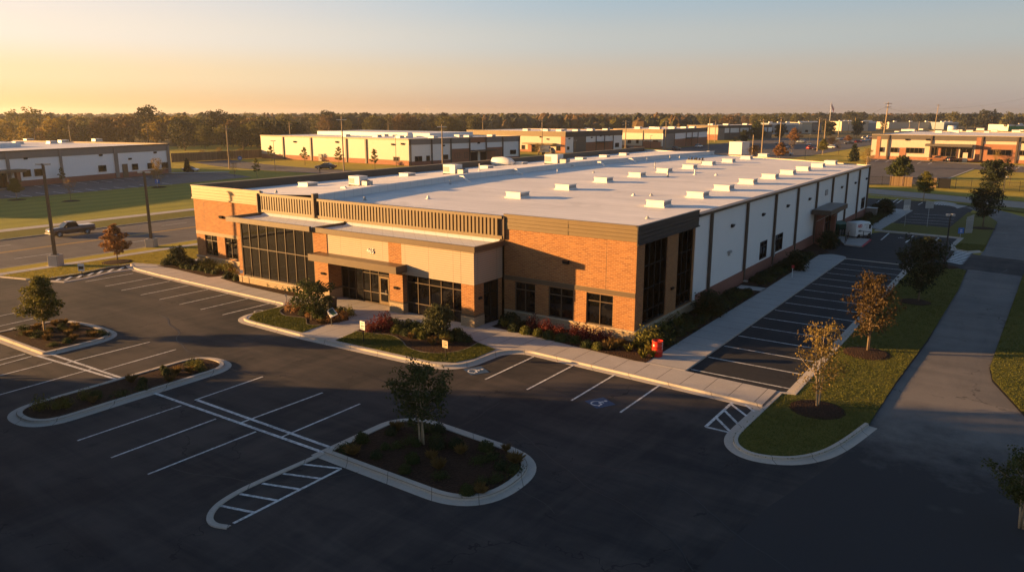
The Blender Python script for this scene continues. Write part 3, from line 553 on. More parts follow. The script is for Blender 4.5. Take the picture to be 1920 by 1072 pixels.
def window(parent, o, u, n, a, b, c, d, cols=2, rows=(), recess=0.12, fw=0.07, fm=None, gm=None, name='window', edge=True):
    mb = MB(); fr = lambda us, vs, ns: mb.obox(o, u, n, us, vs, ns)
    f0, f1 = -recess - 0.02, -recess + 0.075
    if edge:
        fr((a, a + fw), (c, d), (f0, f1)); fr((b - fw, b), (c, d), (f0, f1)); fr((a + fw, b - fw), (c, c + fw), (f0, f1 - 0.004)); fr((a + fw, b - fw), (d - fw, d), (f0, f1 - 0.004))
    cl = [a + (b - a) * k / cols for k in range(1, cols)] if not hasattr(cols, '__len__') else list(cols)
    for x in cl: fr((x - fw * .4, x + fw * .4), (c + fw, d - fw), (f0, f1 - 0.008))
    for r in rows: fr((a + fw, b - fw), (r - fw * .45, r + fw * .45), (f0, f1 - 0.014))
    w = mb.build(name, fm or M['frame'], parent)
    g = MB(); g.obox(o, u, n, (a + .01, b - .01), (c + .01, d - .01), (-recess - 0.06, -recess)); g.build('pane', gm or M['glass'], w)
    return w
def wall_light(parent, p, n, s=1.0):                       # wedge shaped wall pack
    n = Vector(n); u = Vector((-n.y, n.x, 0)); p = Vector(p); mb = MB(); w, h, d = 0.22 * s, 0.26 * s, 0.24 * s
    Z = Vector((0, 0, 1)); q = [p - u * w - Z * h / 2, p + u * w - Z * h / 2, p + u * w + Z * h / 2, p - u * w + Z * h / 2]
    r = [q[0] + n * d * .55, q[1] + n * d * .55, q[2] + n * d - Z * .03, q[3] + n * d - Z * .03]
    mb.add(q + r, [(4, 5, 6, 7), (0, 1, 5, 4), (1, 2, 6, 5), (2, 3, 7, 6), (3, 0, 4, 7)]); return mb.build('wall_light', M['black'], parent)
FX, FN = (1, 0, 0), (0, -1, 0)       # front walls: along X, facing -Y
SX, SN = (0, 1, 0), (1, 0, 0)        # side walls: along Y, facing +X
B = thing('warehouse_building', 'large brick fronted white roofed warehouse filling the middle of the picture', 'building')
# brick fronts, left and right
mb = MB()
wl_ops = [(52.3 - 50.8, 52.3 - 48.65, 1.05, 3.3), (52.3 - 47.32, 52.3 - 45.25, 1.05, 3.3)]
wall(mb, (-52.3, 0, 0), FX, FN, 12.4, 0, 7.2, wl_ops, 0.16)
mb.quad((-52.3, 30, 0), (-52.3, 0, 0), (-52.3, 0, 7.2), (-52.3, 30, 7.2))
mb.build('brick_wall', M['brick'], B)
for op in wl_ops: window(B, (-52.3, 0, 0), FX, FN, *op, 2, (op[3] - 0.62,), 0.14, 0.07)
mb = MB()
wr_ops = [(1.0, 2.9, 0.86, 3.22), (4.1, 6.28, 0.86, 3.22), (7.38, 9.58, 0.86, 3.22)]
wall(mb, (-11.3, 0, 0), FX, FN, 11.3, 0, 7.25, wr_ops, 0.16)
sops = [(1.3, 5.3, 0.95, 7.12), (7.35, 10.45, 0.95, 7.12)]
wall(mb, (0, 0, 0), SX, SN, 10.75, 0, 7.12, sops, 0.16)
mb.build('brick_wall', M['brick'], B)
for op in wr_ops: window(B, (-11.3, 0, 0), FX, FN, *op, 2, (op[3] - 0.6,), 0.14, 0.07)
for op in sops: window(B, (0, 0, 0), SX, SN, *op, 4 if op[0] < 2 else 3, (1.95, 3.6, 5.3), 0.14, 0.06, fm=M['black'])
for x in (-50.55, -2.35): j = MB(); j.box(x - .012, x + .012, -0.004, 0.02, 3.62, 7.0); j.build('expansion_joint', M['bronze'], B)
for (xa, xb) in ((-52.3, -40.0), (-11.3, 0.0)):           # soldier course above the windows
    s = MB(); s.box(xa, xb, -0.035, 0.02, 3.27, 3.62)
    s.build('brick_band', M['tan'] if xa < -20 else M['canopy'], B)
# split-face stone plinth with a cap
s = MB(); s.box(-52.36, -39.9, -0.13, 0.0, 0, 0.83); s.build('stone_plinth', M['stone'], B); s = MB(); s.box(-52.4, -39.9, -0.19, 0.02, 0.832, 0.93); s.build('plinth_cap', M['stonecap'], B)
s = MB(); s.box(-11.2, 0.0, -0.13, 0.0, 0, 0.80); s.box(0.0, 0.13, -0.13, 11.3, 0, 0.80); s.build('stone_plinth', M['stone'], B); s = MB(); s.box(-11.2, 0.0, -0.19, 0.02, 0.802, 0.875); s.box(0.0, 0.19, -0.19, 11.34, 0.802, 0.875); s.build('plinth_cap', M['stonecap'], B)
# metal fascias made of boards
s = MB()
for k in range(4):
    z = 7.2 + k * 0.305; s.box(-52.38, -40.86, -0.06 - 0.012 * (k % 2), 0.1, z + 0.012, z + 0.297)
s.box(-52.42, -40.86, -0.15, 0.12, 7.06, 7.205); s.box(-52.44, -40.86, -0.13, 0.16, 8.425, 8.5)
s.build('left_fascia', M['fascia'], B)
s = MB()
for k in range(4):
    z = 7.25 + k * 0.275; s.box(-11.28, -0.002, -0.06 - 0.012 * (k % 2), 0.1, z + 0.010, z + 0.268)
s.box(-11.32, -0.002, -0.12, 0.14, 8.355, 8.42); s.box(-5.56, -5.53, -0.085, 0, 7.26, 8.35); s.build('right_fascia', M['fascia_dark'], B)
s = MB()
for k in range(4):
    z = 7.12 + k * 0.3; s.box(0.0, 0.07 + 0.012 * (k % 2), -0.075, 11.25, z + 0.012, z + 0.29)
s.box(-0.1, 0.12, -0.13, 11.3, 8.325, 8.39); s.box(0, 0.15, -0.1, 11.34, 7.03, 7.125); s.build('side_fascia', M['charcoal'], B)
# louvre screen over the entrance
s = MB(); s.box(-40.85, -11.3, -0.04, 0.25, 5.9, 8.25); s.build('screen_wall', M['bronze'], B)
s = MB(); x = -40.55
while x < -11.6:
    if abs(x + 32.7) > 0.36: s.box(x - .105, x + .105, -0.24, -0.042, 6.72, 8.05)
    x += 0.372
s.box(-40.85, -32.9, -0.27, -0.042, 8.05, 8.31); s.box(-32.5, -11.35, -0.27, -0.042, 8.05, 8.27); s.box(-40.85, -11.35, -0.25, -0.042, 6.46, 6.72)
s.build('louvre_screen', M['tan'], B)
for q_ in ((-32.88, -32.62, -0.42, 0.2, 6.45, 8.72), (-40.98, -40.86, -0.42, 0.1, 6.3, 8.28), (-11.3, -11.18, -0.2, 0.1, 6.5, 8.2)): s = MB(); s.box(*q_); s.build('screen_post', M['canopy'], B)
# glazed bay on the left
s = MB(); wall(s, (-39.9, -3.65, 0), FX, FN, 11.0, 0, 6.0, [(0.5, 10.72, 0.78, 6.0)], 0.12); s.quad((-39.9, 0, 0), (-39.9, -3.65, 0), (-39.9, -3.65, 6.0), (-39.9, 0, 6.0)); s.build('bay_wall', M['brick'], B)
s = MB(); s.box(-40.0, -29.0, -3.76, -3.655, 0, 0.70); s.build('bay_stone_base', M['stone'], B); s = MB(); s.box(-40.02, -28.95, -3.80, -3.655, 0.702, 0.78); s.build('bay_sill', M['stonecap'], B)
window(B, (-39.9, -3.65, 0), FX, FN, 0.5, 10.72, 0.78, 5.99, 8, (3.62,), 0.10, 0.085, name='curtain_wall')
s = MB(); s.box(-40.7, -28.95, -4.22, -3.98, 6.0, 6.44); s.box(-40.7, -40.46, -3.98, 0, 6.0, 6.44); s.box(-40.46, -28.95, -3.98, -0.05, 5.995, 6.08); s.build('bay_fascia', M['canopy'], B)
s = MB(); s.box(-40.46, -28.95, -3.98, -0.05, 6.09, 6.19); s.build('bay_roof', M['flash'], B)
s = MB(); s.add([(-40.4, -0.5, 6.195), (-29, -0.5, 6.195), (-29, -0.06, 6.45), (-40.4, -0.06, 6.45)], [(0, 1, 2, 3)]); s.build('roof_cant', M['flash'], B); s = MB(); s.add([(-28.5, -0.5, 6.195), (-11.6, -0.5, 6.195), (-11.6, -0.06, 6.45), (-28.5, -0.06, 6.45)], [(0, 1, 2, 3)]); s.build('roof_cant', M['flash'], B)
# entrance block
PX = [(-28.9, -27.45), (-20.2, -18.75), (-12.72, -11.5)]
for i, (a, b) in enumerate(PX):
    s = MB(); s.box(a, b, -3.65, -1.9 if i < 2 else -2.45, 0, (5.95, 5.95, 3.42)[i]); pr_ = s.build('brick_pier', M['brick'], B)
    s = MB(); s.box(a - .04, b + .04, -3.70, -1.95 if i < 2 else -2.42, 0, 0.92); s.build('stone_base', M['stone'], pr_)
    s = MB(); s.box(a - .035, b + .035, -3.685, -1.97 if i < 2 else -2.43, 0.922, 1.07); s.build('band', M['canopy'], pr_)
s = MB(); s.box(-11.62, -11.5, -0.55, -0.05, 0, 3.42); s.build('brick_pier', M['brick'], B)
s = MB(); s.box(-27.45, -20.2, -3.60, -3.3, 3.75, 5.95); s.box(-18.75, -11.47, -3.68, -3.3, 3.40, 5.95); s.box(-11.75, -11.47, -3.3, -0.02, 3.40, 5.95); s.build('siding', M['siding'], B)
s = MB(); s.box(-12.72, -12.70, -3.684, -3.6, 3.4, 5.95); s.build('siding_joint', M['bronze'], B)
s = MB(); s.box(-28.95, -11.2, -3.95, -3.72, 5.95, 6.37); s.box(-11.42, -11.2, -3.72, 0, 5.95, 6.37); s.box(-28.95, -28.72, -3.72, -0.3, 6.0, 6.375); s.box(-28.72, -11.42, -3.72, -0.05, 5.945, 6.06); s.build('entrance_fascia', M['canopy'], B)
s = MB(); s.box(-28.72, -11.42, -3.72, -0.05, 6.07, 6.17); s.build('entrance_roof', M['flash'], B)
# storefront with the door
window(B, (-27.45, -2.15, 0), FX, FN, 0, 7.25, 0.02, 3.75, [0.85, 1.75, 2.65, 3.55, 4.55, 6.42], (0.98, 2.62), 0.06, 0.07, name='storefront')
d = MB(); o_, u_, n_ = (-27.45, -2.09, 0), FX, FN
for us, vs in (((4.62, 4.76), (0.03, 2.5)), ((5.62, 5.76), (0.03, 2.5)), ((4.76, 5.62), (0.03, 0.33)), ((4.76, 5.62), (2.32, 2.5))): d.obox(o_, u_, n_, us, vs, (0.0, 0.07))
door = d.build('entrance_door', M['door'], B); d = MB(); d.obox(o_, u_, n_, (4.76, 5.62), (0.33, 2.32), (0.005, 0.03)); d.build('pane', M['glass'], door)
d = MB(); d.tube([(-22.0, -2.20, 0.9), (-22.0, -2.26, 0.95), (-22.0, -2.26, 1.35), (-22.0, -2.20, 1.4)], 0.022); d.obox(o_, u_, n_, (4.77, 5.61), (1.02, 1.07), (0.06, 0.1)); d.build('handle', M['chrome'], door)
s = MB(); s.box(-27.45, -20.2, -3.3, -2.0, 3.72, 3.78); s.box(-18.75, -11.7, -3.3, -2.3, 3.36, 3.42); s.build('soffit', M['canopy'], B)
window(B, (-18.75, -3.15, 0), FX, FN, 0, 6.03, 0.02, 3.40, 5, (1.02, 2.72), 0.06, 0.075, name='storefront')
window(B, (-11.55, -2.45, 0), SX, SN, 0, 1.9, 0.05, 3.40, 2, (2.5,), 0.03, 0.07, name='side_entrance', fm=M['black'])
s = MB(); s.box(-28.45, -18.2, -4.9, -3.655, 3.66, 3.74); s.box(-28.45, -18.2, -4.95, -4.86, 3.70, 4.25); s.box(-18.29, -18.2, -4.86, -3.655, 3.70, 4.25); s.box(-28.45, -28.36, -4.86, -3.655, 3.70, 4.25); s.box(-28.36, -18.29, -4.86, -3.66, 4.17, 4.22)
s.build('entrance_canopy', M['canopy'], B)
put_text('number_shadow', '465', 0.55, M['darktext'], B, (AY(695, 471, -3.62)[0], -3.615, AY(695, 471, -3.62)[1]), FX, FN, 0.01, 0.02)  # dark copy of the digits, a painted shadow behind the white ones
put_text('street_number', '465', 0.55, M['white'], B, (AY(695, 471, -3.62)[0], -3.66, AY(695, 471, -3.62)[1] + .015), FX, FN, 0.02, 0.006)
for p, n in (((-46.3, 0, 2.8), FN), ((-28.1, -3.65, 2.35), FN), ((-19.45, -3.65, 2.2), FN)): wall_light(B, p, n, 0.8)
wall_light(B, (AY(1062, 491, 0)[0], 0, AY(1062, 491, 0)[1]), FN, 1.1); wall_light(B, (AY(416, 407, 0)[0], 0, AY(416, 407, 0)[1]), FN, 1.15); wall_light(B, (0, 6.4, 2.8), SN, 0.85); wall_light(B, (-11.5, -2.95, 2.3), SN, 0.75)
# white side wall
s = MB(); sw_ops = [(29.0, 31.35, 1.42, 3.25), (34.3, 37.1, 1.42, 3.28), (60.6, 63.6, 1.35, 3.05), (79.8, 82.4, 1.4, 3.15)]
wall(s, (-0.14, 0, 0), SX, SN, 83.6, 1.22, 7.78, sw_ops + [(51.2, 57.4, 1.22, 3.6)], 0.12); s.build('side_wall', M['panel'], B)
for op in sw_ops: window(B, (-0.14, 0, 0), SX, SN, *op, 2, (op[3] - .55,), 0.05, 0.08, fm=M['black'])
for q_ in ((11.2, 51.2), (57.4, 83.6)): s = MB(); s.box(-0.3, 0.0, *q_, 0, 1.22); s.build('plinth_wall', M['brick_side'], B)
s = MB(); s.box(-0.14, 0.05, 10.76, 11.25, 0.88, 7.02); s.build('corner_pilaster', M['panel'], B)
for y in (14.45, 23.95, 33.2, 41.8, 50.6, 58.9, 67.6, 76.0, 83.5): s = MB(); s.box(-0.1, 0.10, y - 0.14, y + 0.14, 0.25, 7.85); s.build('downspout', M['bronze'], B)
for y in (14.45, 23.95, 33.2, 41.8): s = MB(); s.box(0.0, 0.42, y - 0.16, y + 0.16, 0.16, 0.28); s.build('splash_block', M['kerb'], B)
s = MB(); s.box(-0.35, 0.13, 11.26, 83.72, 7.78, 7.99); s.box(-0.4, 0.2, 11.26, 83.74, 7.995, 8.03); s.build('eave_trim', M['bronze'], B)
for px, py in ((1372, 423), (1430, 402), (1476, 386), (1517, 373), (1577.5, 351), (1603, 343), (1624, 335)): wall_light(B, (-0.14, *AX(px, py, -0.14)), SN, 1.15)
s = MB(); yy, zz = AX(1549, 361, -0.14); s.box(-0.14, -0.02, yy - .55, yy + .55, zz - .35, zz + .35); s.build('wall_vent', M['unit_side'], B)
s = MB(); yy, zz = AX(1366, 472, -0.14); s.box(-0.14, 0.1, yy - .3, yy + .3, zz - .1, zz + .12); s.box(-0.14, 0.0, yy - .12, yy + .12, zz - .35, zz - .1); s.build('wall_sensor', M['galv'], B)
s = MB(); s.box(-0.13, 0.02, 33.55, 33.95, 1.6, 2.3); s.box(-0.13, 0.05, 33.65, 33.85, 1.1, 1.55); s.build('meter_box', M['galv'], B)
# side entrance
s = MB(); s.box(-0.1, 1.0, 50.7, 51.3, 0, 3.9); s.box(-0.1, 1.0, 57.2, 57.7, 0, 3.9); s.box(-0.1, 0.55, 51.3, 57.2, 3.3, 3.9); s.build('side_porch_wall', M['brick_side'], B)
window(B, (0.4, 51.3, 0), SX, SN, 0, 5.9, 0.05, 3.3, [1.4, 2.9, 4.4], (2.3,), 0.05, 0.09, name='side_storefront', fm=M['black'])
s = MB(); s.box(0.0, 2.2, 48.6, 57.9, 4.0, 4.55); s.build('side_canopy', M['bronze'], B); s = MB(); s.box(0.1, 2.1, 48.7, 57.8, 4.552, 4.60); s.build('side_canopy_roof', M['greyband'], B)
for q_ in ([(2.0, 49.2, 4.05), (0.5, 49.2, 3.1)], [(2.0, 56.6, 4.05), (0.9, 56.6, 3.0)]): s = MB(); s.tube(q_, 0.04); s.build('canopy_strut', M['galv'], B)
# roofs: a mono pitch on the left, the lower flat roof on the right and the step between them
STEP = [(-32.7, 0.2)] + GP((700, 349, 8.62), (870, 325, 8.7), (1100, 301, 8.7), (1335, 283.5, 8.65)); STEP[-1] = (STEP[-1][0], 101.5)
bl = (-52.3, 112.0)
s = MB(); s.prism([(-32.7, 0.2), (-11.3, 0.2), (-0.1, 0.1), (-0.1, 83.6), STEP[-1]] + STEP[-2:0:-1], None, 7.9); s.build('lower_roof', M['roof'], B)
s = MB(); lo = [(-52.2, y) for y in (0.1, 25, 55, 85)] + [bl]
for i in range(4): s.quad((*lo[i], 7.6), (*STEP[i], 8.55), (*STEP[i + 1], 8.55), (*lo[i + 1], 7.6))
s.build('upper_roof', M['roof'], B)
s = MB(); st = STEP
for i in range(4):
    s.quad((*st[i], 7.88), (*st[i + 1], 7.88), (*st[i + 1], 8.52), (*st[i], 8.52))
strip(s, st, [(0.12, 8.50), (0.12, 8.62), (-0.10, 8.62), (-0.10, 8.44)], False); s.build('roof_step', M['flash'], B)
s = MB(); strip(s, [bl, (-52.3, 0.1)], [(0.0, 0.0), (0.0, 8.4)], False, 0); s.build('left_wall', M['offwhite'], B)
s = MB(); strip(s, [(-52.3, 112), (-52.3, 85), (-52.3, 45), (-52.3, 0.1)], [(0.34, 7.5), (0.34, 8.46), (0.0, 8.46), (0.0, 7.3)], False); s.build('left_parapet', M['bronze'], B)
s = MB(); strip(s, [(-52.3, 112), (-52.3, 0.0)], [(0.38, 8.465), (0.38, 8.53), (-0.06, 8.53), (-0.06, 8.40)], False); s.build('parapet_coping', M['fascia'], B)
s = MB(); strip(s, [(0, 83.6), STEP[-1], bl], [(0.0, 8.05), (0.0, 0.0)], False); s.build('back_wall', M['offwhite'], B)
s = MB(); strip(s, [(0, 83.6), STEP[-1]], [(0.15, 8.0), (0.15, 8.04), (-0.05, 8.04), (-0.05, 7.8)], False); s.build('back_trim', M['bronze'], B)
s = MB(); s.box(-52.2, -40.8, 0.1, 0.3, 7.4, 8.46); s.box(-40.8, -11.3, 0.25, 0.4, 7.4, 8.2); s.box(-11.3, -0.2, 0.1, 0.28, 7.7, 8.36); s.box(-0.28, -0.02, 0.28, 11.25, 7.7, 8.33); s.build('parapet_back', M['flash'], B)
for k, (px, py) in enumerate(((644, 352), (866, 331), (966, 318.5), (1124, 304), (1182, 298), (1328, 284.5))):   # rain pipes off the step
    gx, gy = G(px, py, 8.5); s = MB(); s.tube([(gx - .3, gy, 8.45), (gx + .25, gy, 8.5), (gx + .8, gy - .15, 8.2), (gx + 1.25, gy - .25, 8.0)], [0.16, 0.16, 0.14, 0.12], 8)
    s.box(gx + 1.2, gx + 1.45, gy - .4, gy - .1, 7.9, 7.98); s.build('rain_pipe', M['unit'], B)

# ------------------------------------------------------------------ rooftop units
def unit_meshes(lx, ly, h):
    a = MB(); a.box(-lx / 2 - .1, lx / 2 + .1, -ly / 2 - .1, ly / 2 + .1, 0, 0.12); b = MB(); t = 0.05
    b.add([(-lx / 2, -ly / 2, .12), (lx / 2, -ly / 2, .12), (lx / 2, ly / 2, .12), (-lx / 2, ly / 2, .12), (-lx / 2 + t, -ly / 2 + t, h), (lx / 2 - t, -ly / 2 + t, h), (lx / 2 - t, ly / 2 - t, h), (-lx / 2 + t, ly / 2 - t, h)],
          [(4, 5, 6, 7), (0, 1, 5, 4), (1, 2, 6, 5), (2, 3, 7, 6), (3, 0, 4, 7)])
    b.box(-lx / 2 - .03, lx / 2 + .03, -ly / 2 - .03, ly / 2 + .03, h - .07, h + .03)
    c = MB(); c.box(lx / 2 - .012, lx / 2 + .006, -ly / 2 + .12, ly / 2 - .12, .2, h - .12)
    return a.mesh('unit_curb', M['flash']), b.mesh('unit_box', M['unit']), c.mesh('unit_louvre', M['unit_side'])
UM = unit_meshes(1.75, 1.7, 0.60)
def unit(name, x, y, z, label, cat, group, s=1.0):
    t = thing(name, label, cat, (x, y, z), 0, group, s); obj('curb', UM[0], t); obj('housing', UM[1], t); obj('louvre', UM[2], t); return t
ROWA = [(961, 373), (1053, 357.5), (1125, 343.5), (1189, 333.5), (1241, 325), (1289, 318), (1325, 311), (1363, 306), (1397, 300), (1429, 295.5)]
ROWB = [(1227, 389.7), (1302, 372.5), (1352, 358.8), (1398, 346.6), (1440, 336.6), (1474, 328.6), (1503, 321.5), (1531, 315), (1555, 309.7)]
for rn, row, zz in (('middle row of the lower roof', ROWA, 7.9), ('row along the right roof edge', ROWB, 7.9)):
    for i, (px, py) in enumerate(row):
        x, y = G(px, py - 1, zz); unit('rooftop_vent', x, y + 0.9, zz, f'white rooftop vent box, {ORD[i]} from the front in the {rn}', 'roof vent', 'white vent boxes on the lower roof', 0.97)
for i, (px, py) in enumerate(((567, 348), (756, 329.5), (906, 315), (972, 307), (1085, 299.5), (1130, 294.5), (1167, 290.5))):
    x, y = G(px, py, 8.1); zz = 7.6 + (x + 52.2) / 19.5 * 0.95 - 0.06; unit('rooftop_vent', x, y + 0.8, zz, f'white rooftop vent box, {ORD[i]} from the front on the upper left roof', 'roof vent', 'white vent boxes on the upper roof', 0.88)
def hvac(px, py, label, s):
    x, y = G(px, py, 8.2); zz = 7.6 + (x + 52.2) / 19.5 * 0.95; t = thing('air_conditioner', label, 'air conditioner', (x, y + .8, zz - .05), 0, 'air conditioning units on the upper roof', s)
    m = MB(); m.box(-1.4, 0.9, -.9, .9, .3, 1.55); m.build('cabinet', M['unit'], t); m = MB(); m.box(-1.42, 0.92, -.92, .92, 1.552, 1.62); m.build('lid', M['flash'], t)
    m = MB(); m.box(1.1, 2.3, -.7, .6, .25, .95); m.build('condenser', M['galv'], t); m = MB(); m.lathe((1.7, 0, .955), [(.42, 0), (.42, .1), (.3, .12)], 14); m.build('fan', M['charcoal'], t)
    m = MB(); m.box(-1.36, -.2, -.925, -.9, .5, 1.3); m.build('grille', M['unit_side'], t); m = MB()
    for xx in (-1.4, -.4, .6, 1.6): m.box(xx, xx + .12, -1.0, .95, 0, .3)
    m.build('skid', M['charcoal'], t); m = MB(); m.tube([(2.3, -.3, .5), (2.8, -.4, .5), (2.8, -.4, .05), (3.6, -.5, .05)], .07); m.build('pipe', M['galv'], t)
hvac(664, 351, 'white rooftop air conditioner with low condenser nearest the front', 0.7); hvac(844, 328, 'grey topped rooftop air conditioner in the middle of the upper roof', 0.85); hvac(1036, 309, 'rooftop air conditioner with open grille, farthest along the upper roof', 1.0)
x, y = G(936, 308, 8.0); t = thing('rooftop_hood', 'rounded white rooftop hood beside the upper roof parapet', 'roof hood', (x, y + 1, 7.75), 0.1)
m = MB(); m.tube([(-1.9, 0, .25), (-1.7, 0, .5), (0, 0, .6), (1.3, 0, .55), (2.0, 0, .35)], [.5, .75, .8, .72, .4], 12); m.build('shell', M['unit'], t, True); m = MB(); m.box(-1.7, 1.7, -.6, .6, -.15, .2); m.build('curb', M['charcoal'], t)
for i, (px, py, z, h, w) in enumerate(((684, 376, 7.9, .35, .12), (803, 373, 7.9, .3, .12), (844, 346, 7.9, .5, .08), (1045, 324, 7.9, .5, .07), (1113, 324, 7.9, .25, .1), (1213, 303, 7.9, .6, .09), (1256, 300, 7.9, .9, .09), (1274, 299, 7.9, .6, .1), (1252, 332, 7.9, .7, .12), (1303, 328, 7.9, .75, .12), (1228, 315, 7.9, .9, .07), (899, 320, 8.3, .95, .07), (518, 361, 8.3, .25, .09), (1188, 367, 7.9, .2, .12), (1221, 367, 7.9, .2, .1), (1343, 329, 7.9, .2, .14), (1214, 410, 7.9, .2, .1))):
    x, y = G(px, py, z); m = MB(); m.tube([(0, 0, -.05), (0, 0, h)], w, 8); m.lathe((0, 0, 0), [(w * 2, -.02), (w * 2, .05), (w * 1.2, .1)], 10)
    o = m.build('vent_pipe', M['white' if i % 2 else 'galv'], None, True, (x, y, z)); tag(o, f'{"white" if i % 2 else "grey"} vent pipe on the {"front" if py > 340 else "rear"} roof, {ORD[i]} of the roof pipes', 'vent pipe', 'vent pipes on the roof')
x, y = G(1304, 305.5, 7.9); t = thing('rooftop_rack', 'low grey rooftop tray of dark fittings beside a vent box', 'roof rack', (x, y, 7.9)); m = MB(); m.box(-1.3, 1.3, -.8, .8, 0, .5); m.build('tray', M['galv'], t)
m = MB()
for k in range(6): m.tube([(-1.1 + k * .45, -.3 + .2 * (k % 3), .5), (-1.05 + k * .45, -.3 + .2 * (k % 3), .8 + .1 * (k % 2))], .14, 7)
m.build('fitting', M['charcoal'], t)
# ------------------------------------------------------------------ plants: leaf-sized faces on limbs
def rdir(r):
    while True:
        v = Vector((r.uniform(-1, 1), r.uniform(-1, 1), r.uniform(-1, 1)))
        if 0.05 < v.length < 1: return v.normalized()
def leaf(mb, p, n, s, r, el=1.5):
    n = n.normalized(); a = n.orthogonal().normalized(); a.rotate(Matrix.Rotation(r.uniform(0, 6.28), 3, n)); b = n.cross(a)
    a = a * s * el * 0.5; b = b * s * 0.5; k = len(mb.v)
    mb.v += [tuple(p - a), tuple(p + b * .9 + n * s * .12), tuple(p + a), tuple(p - b * .9 + n * s * .12)]; mb.f.append((k, k + 1, k + 2, k + 3)); mb.m.append(0)
def cloud(mb, c, rad, n, s, r, flat=0.8, out=0.7):
    c = Vector(c)
    for _ in range(n):
        d = rdir(r); q = d * (r.random() ** 0.45) * rad; q.z *= flat; leaf(mb, c + q, d * out + rdir(r) + Vector((0, 0, 0.35)), s * r.uniform(0.6, 1.35), r)
PROF = {'pyramid': lambda t: (1 - t) ** 0.75 * (0.55 + 0.45 * min(1, t * 6)), 'oval': lambda t: math.sin(math.pi * (0.16 + 0.80 * t)) ** 0.8, 'round': lambda t: math.sin(math.pi * (0.12 + 0.84 * t)) ** 0.55,
        'vase': lambda t: 0.45 + 0.55 * math.sin(math.pi * (0.05 + 0.85 * t)), 'wide': lambda t: (1 - t) ** 0.55 * (0.75 + 0.25 * min(1, t * 5)), 'umbrella': lambda t: math.sin(math.pi * (0.25 + 0.7 * t)) ** 0.6}
def tree_meshes(seed, H, base, rad, shape, nlimb, nleaf, ls, stems=1, trunk_r=0.06, rise=0.45, clus=0.2, spread=1.0):
    r = random.Random(seed); tr = MB(); cr = MB(); pf = PROF[shape]
    axes = []
    for s in range(stems):
        lean = Vector((r.uniform(-1, 1), r.uniform(-1, 1), 0)) * (0.10 if stems == 1 else 0.35) * rad; b0 = Vector((r.uniform(-1, 1), r.uniform(-1, 1), 0)) * (0.0 if stems == 1 else 0.14)
        pts = [b0 + lean * (t ** 1.3) + Vector((math.sin(t * 5 + seed) * .03, math.cos(t * 4 + s) * .03, H * 0.93 * t)) for t in (0, .2, .4, .6, .8, 1)]
        tr.tube([p - Vector((0, 0, .08)) if i == 0 else p for i, p in enumerate(pts)], [trunk_r * k for k in (1.25, 1, .82, .6, .36, .12)], 6); axes.append(pts)
    def on(ax, z):
        t = max(0, min(0.999, z / (H * 0.93))) * 5; i = int(t); return ax[i].lerp(ax[i + 1], t - i)
    cl = []
    for k in range(nlimb):
        t = (k + r.random()) / nlimb; ax = axes[k % stems]; z = base + (H * 0.97 - base) * t; p = on(ax, min(z, H * .92) - 0.1 * rad); L = rad * pf(t) * r.uniform(0.72, 1.15); a = k * 2.399 + r.uniform(-.4, .4)
        d = Vector((math.cos(a), math.sin(a), rise * r.uniform(.3, 1.2))); tip = p + d * L
        mid = p.lerp(tip, .5) + Vector((0, 0, -.06 * L)); tr.tube([p, mid, tip], [trunk_r * .4 * (1 - t * .5), trunk_r * .24, trunk_r * .06], 4, cap=False)
        for q in (0.35, 0.62, 0.85, 1.02): cl.append((p.lerp(tip, q) + Vector((r.uniform(-1, 1), r.uniform(-1, 1), r.uniform(-.5, 1))) * .12 * rad, rad * clus * (0.75 + .5 * r.random()) * (0.6 + 0.5 * pf(t)) * spread))
    cl.append((on(axes[0], H * .95), rad * clus * .6))
    tot = sum(c[1] ** 2 for c in cl)
    for c, q in cl: cloud(cr, c, q, max(2, int(nleaf * q * q / tot)), ls, r)
    return tr, cr
TREES = {}
def tree_kind(key, lm, bark, **kw):
    tr, cr = tree_meshes(**kw); TREES[key] = (tr.mesh('trunk', bark, True), cr.mesh('crown', lm))
def tree(key, name, label, x, y, h, H, group=None, rz=0.0, cat='tree', sx=1.0):
    s = h / H; t = thing(name, label, cat, (x, y, 0), rz, group, (s * sx, s * sx, s)); obj('trunk', TREES[key][0], t); obj('crown', TREES[key][1], t); return t
tree_kind('maple', L['olive'], M['barkpale'], seed=3, H=5, base=1.45, rad=2.0, shape='pyramid', nlimb=34, nleaf=6800, ls=.12, trunk_r=.075, clus=.24)
tree_kind('amber', L['amber'], M['barkpale'], seed=8, H=5, base=1.3, rad=1.9, shape='pyramid', nlimb=34, nleaf=2000, ls=.105, stems=3, trunk_r=.055, rise=.6, clus=.26)
tree_kind('copper', L['copper'], M['bark'], seed=13, H=5, base=1.3, rad=1.75, shape='pyramid', nlimb=30, nleaf=3000, ls=.17, trunk_r=.06)
tree_kind('rust', L['rust'], M['bark'], seed=5, H=5, base=1.25, rad=1.75, shape='oval', nlimb=36, nleaf=3600, ls=.115, clus=.26, stems=2, trunk_r=.07, rise=.6)
tree_kind('dark', L['dark'], M['bark'], seed=17, H=5, base=1.15, rad=1.6, shape='oval', nlimb=36, nleaf=4800, ls=.13, clus=.27, trunk_r=.065, rise=.5)
tree_kind('magnolia', L['magnolia'], M['bark'], seed=21, H=3, base=.6, rad=1.25, shape='oval', nlimb=34, nleaf=3600, ls=.13, clus=.3, trunk_r=.05)
tree_kind('smalltree', L['green'], M['bark'], seed=23, H=3, base=.75, rad=1.3, shape='round', nlimb=30, nleaf=2400, ls=.13, clus=.26, trunk_r=.05)
tree_kind('birch', L['green'], M['barkpale'], seed=29, H=4.5, base=1.3, rad=1.5, shape='oval', nlimb=34, nleaf=4600, ls=.105, clus=.28, stems=3, trunk_r=.055, rise=.7)
